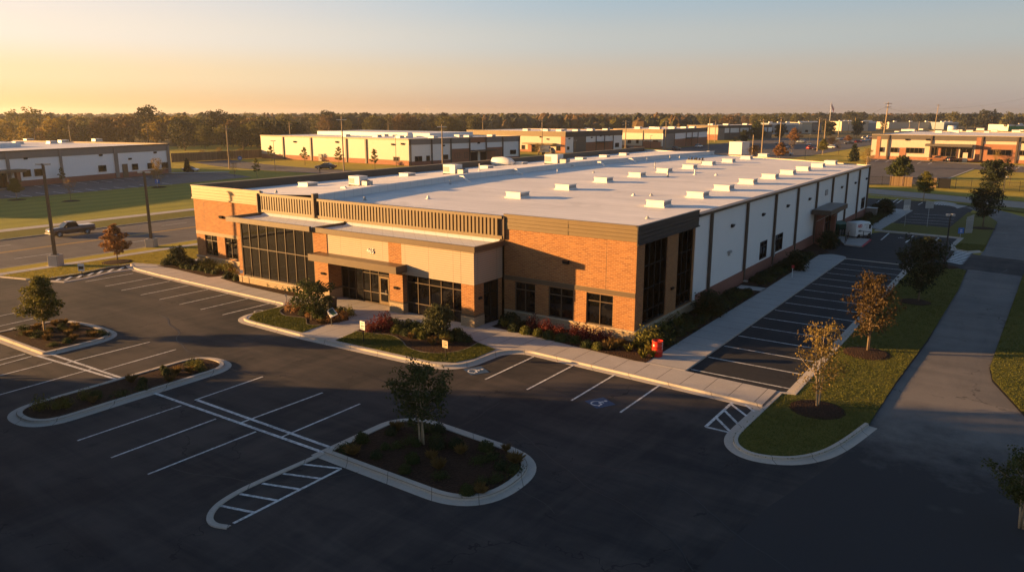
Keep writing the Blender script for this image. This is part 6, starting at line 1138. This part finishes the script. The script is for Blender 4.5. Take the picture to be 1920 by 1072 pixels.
# cream warehouse
A, Bc, Cc = (-212.4, 131.0), (-139.8, 130.2), (-130.3, 177.5)
t, f, s_ = shed('cream_warehouse', 'long cream metal warehouse beyond the left roof parapet', A, Bc, Cc, 8.1, 8.0, 'cream', 'panel')
f.slab(t, 'plinth', 0, f.w, 0, 1.55, .12, 'bgbrick'); f.slab(t, 'eave_band', 0, f.w, 7.75, 8.1, .1, 'stonecap')
for px in (532, 584, 650, 687): u0 = f.uz(px, 285)[0]; f.slab(t, 'downspout', u0 - .3, u0 + .3, .1, 7.8, .35, 'bronze', .122)
k = f.slab(t, 'door', *f.rect(598, 289, 604.5, 303.5), .2, 'canopy', .13); f.win(t, f.rect(738, 294, 748, 303), 3)
for px, py in ((553, 266), (632, 266.5), (737, 271), (755, 270)): wall_light(t, f.o + f.u * f.uz(px, py)[0] + Vector((0, 0, f.uz(px, py)[1])), f.n, 2.2)
s_.slab(t, 'grey_band', 0, s_.w, 6.35, 8.1, .12, 'greyband'); s_.slab(t, 'plinth', 0, s_.w, 0, 1.2, .1, 'brick_side'); a, b = s_.uz(845, 280)[0], s_.uz(942, 280)[0]; c0, c1 = s_.uz(882, 280)[0], s_.uz(911, 280)[0]
s_.slab(t, 'brick_bay', a, c0, 0, 4.6, .16, 'bgbrick', .101); s_.slab(t, 'brick_bay', c1, b, 0, 4.6, .16, 'bgbrick', .101); s_.slab(t, 'brick_panel', c0, c1, 6.4, 8.0, .16, 'bgbrick', .121); s_.slab(t, 'entrance_glass', c0, c1, 0, 3.3, .14, 'glass', .102)
for px in (769, 809, 845, 880, 911, 942, 973): u0 = s_.uz(px, 285)[0]; s_.slab(t, 'downspout', u0 - .2, u0 + .2, .1, 8.0, .4, 'bronze', .161)
u0 = s_.uz(897, 290)[0]; s_.slab(t, 'entrance_pier', u0 - .5, u0 + .5, 0, 3.3, .3, 'offwhite', .141); s_.slab(t, 'canopy', c0 - .3, c1 + 2.5, 3.6, 4.0, 2.6, 'bronze', .17)
for r in ((777.5, 293, 791, 303), (799, 292, 805.5, 302), (831, 290, 840, 299), (852, 287, 862, 297), (870, 286, 877, 296), (914, 282, 920, 292), (927, 281, 938, 291), (956, 281, 967, 289)): s_.win(t, s_.rect(*r))
for px, py in ((831, 273), (897, 268)): wall_light(t, s_.o + s_.u * s_.uz(px, py)[0] + Vector((0, 0, s_.uz(px, py)[1])), s_.n, 2.0)
kk = MB(); av, bv = Vector((-206, 152, 0)), Vector((-152, 152, 0)); kk.box(-206, -150, 152, 176, 8.02, 9.3); kk.build('roof_tier', M['flash'], t)
units('the cream warehouse', A, Bc, Cc, 8.0, ((.45, .2), (.62, .25), (.8, .2), (.93, .3), (.7, .4), (.88, .6), (.97, .55), (.98, .75), (.55, .4)), 1.5)
x, y = -150.5, 142.5; o = MB(); o.tube([(0, -1.2, .6), (0, -.8, .8), (0, .8, .8), (0, 1.2, .6)], [.6, 1.0, 1.0, .6], 10); tag(o.build('rooftop_hood', M['unit'], None, True, (x, y, 7.9)), 'rounded white rooftop hood on the cream warehouse', 'roof hood')
# second warehouse
A, Bc, Cc = (-192, 226), (-139.8, 224.6), (-135.7, 267.5)
t, f, s_ = shed('tan_warehouse', 'warehouse with sunlit cream front and dark brick side, second in the row', A, Bc, Cc, 8.5, 8.4, 'cream', 'panel')
f.slab(t, 'tan_band', 0, f.w, 6.5, 8.5, .12, 'tan'); a, b = f.uz(1052, 270)[0], f.w; f.slab(t, 'brick_pilaster', a, b, 0, 6.5, .16, 'bgbrick'); f.slab(t, 'plinth', 0, a, 0, .9, .1, 'bgbrick')
r = f.rect(997, 272, 1010, 287); f.slab(t, 'entrance_glass', r[0], r[1], 0, r[3], .14, 'glass', .102); q = f.uz(990, 275)[0]; f.slab(t, 'brick_bay', q, r[0], 0, r[3] + .3, .2, 'bgbrick', .102); f.slab(t, 'canopy', q - 1, r[1] + 9, r[3] + .4, r[3] + .9, 3.2, 'tan', .2)
for r in ((978, 272, 984, 280), (1043, 274, 1051, 283)): f.win(t, f.rect(*r))
for px, py in ((1014, 257), (1027, 261)): wall_light(t, f.o + f.u * f.uz(px, py)[0] + Vector((0, 0, f.uz(px, py)[1])), f.n, 2.0)
s_.slab(t, 'dark_band', 0, s_.w, 6.3, 8.5, .14, 'charcoal'); a, b = s_.uz(1075, 270)[0], s_.uz(1098, 270)[0]; s_.slab(t, 'dark_bay', a, b, 0, 6.3, .2, 'darkband'); c0, c1 = s_.uz(1150, 270)[0], s_.w; s_.slab(t, 'brick_bay', b, c0, 0, 3.9, .18, 'bgbrick')
for px in (1117, 1133, 1149): u0 = s_.uz(px, 262)[0]; s_.slab(t, 'downspout', u0 - .2, u0 + .2, .1, 6.3, .35, 'bronze', .181)
for r in ((1063, 275, 1067, 281), (1102, 272, 1106, 278), (1109, 271, 1114, 278), (1118, 270, 1124, 280), (1137, 268, 1140, 276), (1153, 268, 1160, 276)): s_.win(t, s_.rect(*r))
u0 = s_.uz(1117, 266)[0]; s_.slab(t, 'canopy', u0, u0 + 8, 3.6, 4.0, 2.4, 'charcoal', .19)
for px, py in ((1067, 260), (1109, 258), (1126, 255), (1142, 254)): wall_light(t, s_.o + s_.u * s_.uz(px, py)[0] + Vector((0, 0, s_.uz(px, py)[1])), s_.n, 2.0)
units('the second warehouse', A, Bc, Cc, 8.4, ((.5, .2), (.62, .3), (.7, .2), (.8, .3), (.86, .15), (.93, .3), (.96, .5), (.9, .6), (.97, .75)), 1.7)
# third warehouse
A, Bc, Cc = (-150, 286.5), (-122.8, 282.9), (-123.8, 341.2)
t, f, s_ = shed('brick_warehouse', 'warehouse with cream front over a brick foot, third in the row', A, Bc, Cc, 8.6, 8.5, 'cream', 'panel')
f.slab(t, 'tan_band', 0, f.w, 6.9, 8.6, .12, 'tan'); f.slab(t, 'plinth', 0, f.w, 0, 1.0, .12, 'bgbrick'); a = f.uz(1206, 268)[0]; f.slab(t, 'brick_bay', a, f.w - 1.0, 1.0, 3.1, .16, 'bgbrick'); f.slab(t, 'downspout', a - .3, a, 0, 8, .3, 'bronze', .13)
for r in ((1177, 262, 1183, 269), (1193, 262, 1197.5, 269), (1209, 264, 1217, 270), (1224, 263.5, 1234, 270)): f.win(t, f.rect(*r))
s_.slab(t, 'dark_band', 0, s_.w, 6.6, 8.6, .14, 'charcoal'); a = s_.uz(1263, 262)[0]; s_.slab(t, 'grey_bay', 0, a, 0, 6.6, .16, 'greyband'); s_.slab(t, 'brick_bay', a, s_.w, 0, 3.9, .18, 'bgbrick')
for px in (1264, 1286, 1297, 1308): u0 = s_.uz(px, 255)[0]; s_.slab(t, 'downspout', u0 - .3, u0 + .3, .1, 6.6, .35, 'bronze', .181)
for r in ((1255, 263, 1260, 271), (1268, 262, 1273, 270), (1276, 262, 1280, 271), (1288, 260, 1292, 270), (1299, 259, 1303, 268), (1312, 258, 1318, 266)): s_.win(t, s_.rect(*r))
u0 = s_.uz(1285, 258)[0]; s_.slab(t, 'canopy', u0, u0 + 12, 3.9, 4.3, 2.2, 'charcoal', .19); units('the third warehouse', A, Bc, Cc, 8.5, ((.3, .2), (.55, .25), (.75, .15), (.9, .3), (.95, .5), (.7, .5), (.9, .75)), 1.9)
# fourth warehouse, farthest of the row
A, Bc, Cc = (-162, 408), (-141.8, 406.4), (-126, 462)
t, f, s_ = shed('far_warehouse', 'small looking brick and white warehouse, farthest of the row', A, Bc, Cc, 8.6, 8.5, 'cream', 'panel')
f.slab(t, 'plinth', 0, f.w, 0, 3.3, .12, 'bgbrick'); f.slab(t, 'tan_band', 0, f.w, 7.4, 8.6, .12, 'tan'); s_.slab(t, 'dark_band', 0, s_.w, 7.0, 8.6, .14, 'charcoal'); a = s_.uz(1358, 252)[0]; s_.slab(t, 'grey_bay', 0, a, 0, 7.0, .16, 'greyband'); s_.slab(t, 'dark_bay', a, s_.w, 0, 4.2, .18, 'darkband')
for i in range(5): u0 = a + (s_.w - a) * (i + .5) / 5; s_.slab(t, 'downspout', u0 - .4, u0 + .4, .1, 7, .35, 'bronze', .181)
units('the farthest warehouse', A, Bc, Cc, 8.5, ((.4, .2), (.7, .3), (.9, .2), (.8, .6)), 2.0)
# brick and cream building on the right
A, Bc, Cc = (-29.5, 253.2), (46, 249.5), (50, 318)
t, f, s_ = shed('brick_office_building', 'low brick and cream building on the right with a dark roof band', A, Bc, Cc, 8.5, 8.3, 'cream', 'offwhite')
f.slab(t, 'dark_band', 0, f.w, 6.9, 8.5, .14, 'darkband'); f.slab(t, 'plinth', 0, f.w, 0, 1.1, .1, 'bgbrick')
def fb(x0, y0, x1, y1, nm='brick_bay', th=.16, mm='bgbrick', t0=0.102): r = f.rect(x0, y0, x1, y1); f.slab(t, nm, r[0], r[1], max(r[2], .01), r[3], th, mm, t0)
fb(1643, 256, 1650, 297); fb(1686, 277, 1698, 299, th=.18); fb(1745, 276, 1795, 302, th=.18); fb(1829, 258, 1842, 303, th=.2); fb(1842, 271, 1908, 303, th=.17)
for r, c in (((1649, 276, 1656.5, 285), 1), ((1669.5, 276.5, 1684, 286), 2), ((1698.5, 277, 1730.5, 287.5), 4), ((1747, 276, 1758, 292), 2), ((1764, 277, 1793.5, 294), 3), ((1799.5, 278, 1823, 297), 2), ((1851, 280.5, 1897, 291.5), 4), ((1910, 282, 1925, 292), 2)): q = f.rect(*r); window(t, f.o, f.u, f.n, *q, c, (), -.24, .14, fm=M['frame'])
for px in (1666, 1747, 1842, 1909): u0 = f.uz(px, 265)[0]; f.slab(t, 'downspout', u0 - .25, u0 + .25, .1, 8.4, .5, 'bronze', .205)
q = f.rect(1738, 271, 1852, 275); f.slab(t, 'canopy', q[0], q[1] - 4, q[2], q[3] + .1, 3.4, 'darkband', .21)
for px, py in ((1701, 262), (1740, 262), (1919, 267)): wall_light(t, f.o + f.u * f.uz(px, py)[0] + Vector((0, 0, f.uz(px, py)[1])), f.n, 2.4)
u0, z0 = f.uz(1775.5, 262); put_text('street_number', '100', 1.2, M['darktext'], t, tuple(f.o + f.u * u0 + f.n * .02 + Vector((0, 0, z0))), f.u, f.n, .05, .03)
q = f.rect(1807, 286, 1816, 300); f.slab(t, 'screen_wall', q[0], q[1], 0, q[3], 2.4, 'cream', 2.0)
for i, (px, py) in enumerate(((1682, 249), (1696, 246), (1708, 247), (1727, 244), (1760, 249), (1790, 249), (1800, 246), (1818, 248), (1838, 245), (1850, 249), (1864, 247), (1905, 249), (1915, 246))):
    x, y = G(px, py, 8.3); unit('rooftop_vent', x, y, 8.3, f'white rooftop vent, {ORD[i]} from left on the brick and cream building', 'roof vent', 'vents on the brick and cream building', 1.0 + .35 * (i % 3))
x, y = G(1784, 247, 8.3); o = MB(); o.tube([(-1.5, 0, 1.2), (1.5, 0, 1.2)], 1.3, 14); o.box(-1.2, 1.2, -1, 1, 0, .5); tag(o.build('rooftop_fan', M['unit'], None, True, (x, y, 8.3)), 'round white rooftop fan on the brick and cream building', 'roof fan')
# low white warehouse at the left edge
A, Bc, Cc = (-224.0, 62.0), (-171.8, 70.8), (-171.8, 71.0)
P0, P1 = Vector((-153.5, -20, 0)), Vector((-172.8, 71.0, 0)); w = Wall(P0, P1); t = thing('white_warehouse', 'low white warehouse with grey roof band at the left edge', 'building', (0, 0, 0))
k = MB(); k.obox(w.o, w.u, w.n, (0, w.w), (0, 7.7), (-.3, 0)); k.build('wall', M['white_panel'], t); k = MB(); bq = [P0 - w.n * 62, P1 - w.n * 62]; k.prism([tuple(p[:2]) for p in (P0, P1, bq[1], bq[0])], None, 7.6); k.build('roof', M['roof'], t)
k = MB(); strip(k, [tuple(P1[:2]), tuple(bq[1][:2]), tuple(bq[0][:2]), tuple(P0[:2])], [(0, 7.75), (0, 0)], False); k.build('back_wall', M['cream'], t); k = MB(); k.obox(w.o, w.u, w.n, (-.1, w.w + .15), (7.62, 7.95), (-.3, .2)); k.build('eave_trim', M['bronze'], t)
k = MB(); strip(k, [tuple(P1[:2]), tuple(bq[1][:2])], [(.3, 7.55), (.3, 8.0), (-.1, 8.0), (-.1, 7.6)], False); k.build('coping', M['stonecap'], t)
w.slab(t, 'grey_band', 0, w.w, 6.15, 7.62, .1, 'greyband'); w.slab(t, 'plinth', 0, w.w, 0, 1.3, .12, 'brick_side')
for px, hw in ((12.6, .35), (113, .3), (217, .5), (315.5, .45)): u0 = w.uz(px, 300)[0]; w.slab(t, 'downspout', u0 - hw, u0 + hw, .1, 7.6, .3, 'greyband', .121)
for r in ((42, 318, 57, 331.5), (64, 316.5, 79, 330), (184, 310, 198.5, 322), (247, 307, 258, 318.6), (276, 305.5, 288, 316.5), (302.5, 304.5, 314, 316)): q = w.rect(*r); window(t, w.o, w.u, w.n, *q, 1, (), -.16, .1, fm=M['bronze'])
q = w.rect(229, 307.5, 239, 325); w.slab(t, 'door', q[0], q[1], .05, q[3], .2, 'canopy', .121)
for px, py in ((47, 297), (188, 291), (290, 286), (243, 298)): wall_light(t, w.o + w.u * w.uz(px, py)[0] + Vector((0, 0, w.uz(px, py)[1])), w.n, 1.8)
u0 = w.uz(20, 330)[0]; w.slab(t, 'porch_pier', u0 - .4, u0 + .5, 0, 3.4, 2.6, 'bgbrick', 1.8); w.slab(t, 'canopy', u0 - 14, u0 + 1.6, 3.4, 4.0, 3.2, 'canopy', .13); w.slab(t, 'entrance_glass', u0 - 10, u0 - 1, 0, 3.3, .16, 'glass', .122)
k = MB(); cc = [G(-60, 263, 8.6), G(62, 262, 8.6), G(160, 265, 8.6), G(150, 261, 8.6), G(-60, 256, 8.6)]; k.prism([tuple((P0 - w.n * q + w.u * a)[:2]) for q, a in ((26, 4), (26, 70), (58, 70), (58, 4))], 7.61, 8.6); k.build('roof_tier', M['flash'], t)
for i, (px, py) in enumerate(((3, 270.5), (34, 270), (54, 264.5), (98, 269), (119, 267), (182, 264.5))):
    x, y = G(px, py, 7.7); unit('rooftop_vent', x, y, 7.6, f'white rooftop vent, {ORD[i]} from left on the white warehouse', 'roof vent', 'vents on the white warehouse', 1.25)
# small far buildings
def block(px0, px1, base, top, label, wallm, bandm, name, side=None, depth=30, winrow=0):
    a, b = Vector((*G(px0, base), 0)), Vector((*G(px1, base), 0)); h = height_at((a.x + b.x) / 2, (a.y + b.y) / 2, top); w = Wall(a, b); t = thing(name, label, 'building', a, math.atan2(w.u.y, w.u.x)); L0 = w.w
    k = MB(); k.box(0, L0, 0, .3, 0, h); k.build('wall', M[wallm], t); k = MB(); k.box(L0 - .3, L0 - .01, .3, depth, 0, h - .01); k.build('side_wall', M[side or wallm], t); k = MB(); k.box(.01, .3, .3, depth, 0, h - .01); k.build('side_wall', M[side or wallm], t); k = MB(); k.box(.3, L0 - .3, .3, depth, h - .6, h - .3); k.build('roof', M['roof'], t)
    k = MB(); k.box(-.1, L0 + .1, -.12, -.004, h - 1.3, h + .15); k.build('roof_band', M[bandm], t)
    for i in range(winrow): k = MB(); c = L0 * (i + .5) / winrow; k.box(c - 1.1, c + 1.1, -.08, .0, 1.1, 3.0); k.build('window', M['glass'], t)
    for i in range(3): k = MB(); c = L0 * (i + .6) / 3.4; k.box(c - 1.3, c + 1.3, depth * .25, depth * .25 + 2.2, h - .3, h + 1.0); k.build('roof_unit', M['unit'], t)
block(1440, 1496, 252, 231, 'far blue grey building left of the distant lot', 'bluewall', 'flash', 'grey_building', winrow=4)
block(1503, 1521, 251, 230, 'far cream gabled front beside the russet tree', 'cream', 'stonecap', 'cream_building', winrow=1); block(1521.5, 1540, 251, 230, 'far grey wing beside the cream gabled front', 'greyband', 'darkband', 'grey_wing', winrow=2)
block(1577, 1606, 246, 228, 'far sunlit building behind the rear pair of cars', 'cream', 'stonecap', 'cream_building', winrow=0); block(1616, 1627, 246, 228, 'narrow far cream block left of the tallest pole', 'cream', 'stonecap', 'cream_building', winrow=0); block(1627.5, 1642, 246, 228, 'far blue ribbed block left of the tallest pole', 'bluewall', 'flash', 'blue_building', winrow=0)
block(1666, 1768, 242, 229, 'long far cream building above the brick and cream roof', 'cream', 'stonecap', 'long_building', winrow=0); block(1769, 1796, 243, 229.5, 'far blue grey block right of the long cream building', 'bluewall', 'flash', 'blue_building', winrow=0); block(1890, 1960, 246, 234, 'far building with bright green roof front', 'greenroof', 'flash', 'green_building', 'offwhite', winrow=0)
block(1096, 1160, 249, 239.5, 'far pale shed roof behind the second warehouse', 'cream', 'flash', 'pale_shed', winrow=0)
# ------------------------------------------------------------------ light, air, camera
SUN_EL, SUN_DIR = RAD(8.0), RAD(29)                         # height of the sun; its angle off the front wall
S = Vector((-math.cos(SUN_DIR) * math.cos(SUN_EL), -math.sin(SUN_DIR) * math.cos(SUN_EL), math.sin(SUN_EL)))
EXPO = 1.85
sl = bpy.data.lights.new('sun', 'SUN'); sl.energy = 5.0; sl.angle = RAD(0.6); sl.color = (1.0, 0.54, 0.18)
so = bpy.data.objects.new('sun', sl); COL.objects.link(so); so.rotation_euler = S.to_track_quat('Z', 'Y').to_euler(); so.location = (-60, -60, 60)
W = bpy.data.worlds.new('World'); SC.world = W; W.use_nodes = True; nt = W.node_tree; nt.nodes.clear()
def wn(t, **k):
    n = nt.nodes.new(t)
    for a, b in k.items(): setattr(n, a, b)
    return n
def wmath(op, a, b=0.0, clamp=False):
    n = wn('ShaderNodeMath', operation=op, use_clamp=clamp)
    for i, v in enumerate((a, b)):
        if isinstance(v, bpy.types.NodeSocket): nt.links.new(v, n.inputs[i])
        else: n.inputs[i].default_value = v
    return n.outputs[0]
def wmix(f, a, b, mode='MIX'):
    n = wn('ShaderNodeMix', data_type='RGBA', blend_type=mode)
    for k, v in ((0, f), (6, a), (7, b)):
        if isinstance(v, bpy.types.NodeSocket): nt.links.new(v, n.inputs[k])
        else: n.inputs[k].default_value = v if k == 0 else tuple(v) + (1,)
    return n.outputs[2]
sky = wn('ShaderNodeTexSky', sky_type='NISHITA', sun_disc=False); sky.sun_elevation = SUN_EL; sky.sun_rotation = math.atan2(S.x, S.y); sky.air_density = 1.0; sky.dust_density = 2.0; sky.ozone_density = 1.5
STR = 0.1; q = 1 / (STR * 2 ** EXPO)
tc = wn('ShaderNodeTexCoord'); sx = wn('ShaderNodeSeparateXYZ'); nt.links.new(tc.outputs['Generated'], sx.inputs[0])
elev = wmath('MULTIPLY', wmath('ARCSINE', sx.outputs[2]), 180 / math.pi)
hl = wmath('SQRT', wmath('ADD', wmath('MULTIPLY', sx.outputs[0], sx.outputs[0]), wmath('MULTIPLY', sx.outputs[1], sx.outputs[1])))
sh = Vector((S.x, S.y)).normalized(); ca = wmath('DIVIDE', wmath('ADD', wmath('MULTIPLY', sx.outputs[0], sh.x), wmath('MULTIPLY', sx.outputs[1], sh.y)), hl)
def eramp(cols):                                            # colours of the hazy band above the horizon at 0, 2.5, 5, 8 and 14 degrees
    n = wn('ShaderNodeValToRGB'); e = n.color_ramp; e.interpolation = 'EASE'
    while len(e.elements) < 5: e.elements.new(.5)
    for i, (p, c) in enumerate(zip((0.0, 2.5, 5, 8, 14), cols)): e.elements[i].position = p / 14; e.elements[i].color = tuple(c) + (1,)
    nt.links.new(wmath('DIVIDE', elev, 14.0, True), n.inputs[0]); return n.outputs[0]
far_ = eramp([(.43, .36, .33), (.50, .44, .37), (.45, .49, .48), (.36, .46, .53), (.26, .38, .49)]); mid_ = eramp([(.62, .40, .295), (.70, .57, .43), (.60, .61, .575), (.45, .56, .625), (.32, .45, .57)]); near_ = eramp([(1.08, .66, .24), (1.12, .84, .47), (1.08, .92, .74), (.98, .86, .77), (.6, .64, .66)])
def span(v, a, b): return wmath('DIVIDE', wmath('SUBTRACT', v, a), b - a, True)
def smooth_(v, a, b): n = wn('ShaderNodeMapRange', interpolation_type='SMOOTHSTEP'); nt.links.new(v, n.inputs[0]); n.inputs[1].default_value = a; n.inputs[2].default_value = b; return n.outputs[0]
band = wmix(smooth_(ca, -0.05, 0.84), wmix(smooth_(ca, -0.62, 0.38), far_, mid_), near_); band = wmix(1.0, band, (q, q, q), 'MULTIPLY')
high = wmix(1.0, sky.outputs[0], (0.36, 0.425, 0.51), 'MULTIPLY')
bg = wn('ShaderNodeBackground'); bg.inputs['Strength'].default_value = STR; wo = wn('ShaderNodeOutputWorld')
nt.links.new(wmix(span(elev, 9.0, 26.0), band, high), bg.inputs[0]); nt.links.new(bg.outputs[0], wo.inputs[0])
hz = MB(); hz.box(-6600, 5300, -1000, 8300, -1.2, 48); ho = hz.build('haze', [], None); hm = bpy.data.materials.new('haze_air'); hm.use_nodes = True; ht = hm.node_tree; ht.nodes.clear()
hv = ht.nodes.new('ShaderNodeVolumePrincipled'); hv.inputs['Color'].default_value = (0.90, 0.88, 0.86, 1); hv.inputs['Density'].default_value = 1.5e-4; hv.inputs['Anisotropy'].default_value = 0.60; hq = ht.nodes.new('ShaderNodeOutputMaterial'); ht.links.new(hv.outputs[0], hq.inputs['Volume'])
ho.data.materials.append(hm); tag(ho, 'thin golden evening haze over the whole park', 'haze', None, 'stuff')
cd = bpy.data.cameras.new('camera'); cd.sensor_width = 36; cd.sensor_fit = 'HORIZONTAL'; cd.lens = FPX / 1920 * 36; cd.clip_start = 0.5; cd.clip_end = 20000
co = bpy.data.objects.new('camera', cd); COL.objects.link(co); co.location = CAM; co.rotation_euler = (RAD(90) - PITCH, 0, YAW); SC.camera = co
SC.view_settings.view_transform = 'Standard'; SC.view_settings.look = 'None'; SC.view_settings.gamma = 1; SC.view_settings.exposure = EXPO
SC.cycles.max_bounces = 6; SC.cycles.volume_bounces = 0; SC.cycles.use_denoising = True
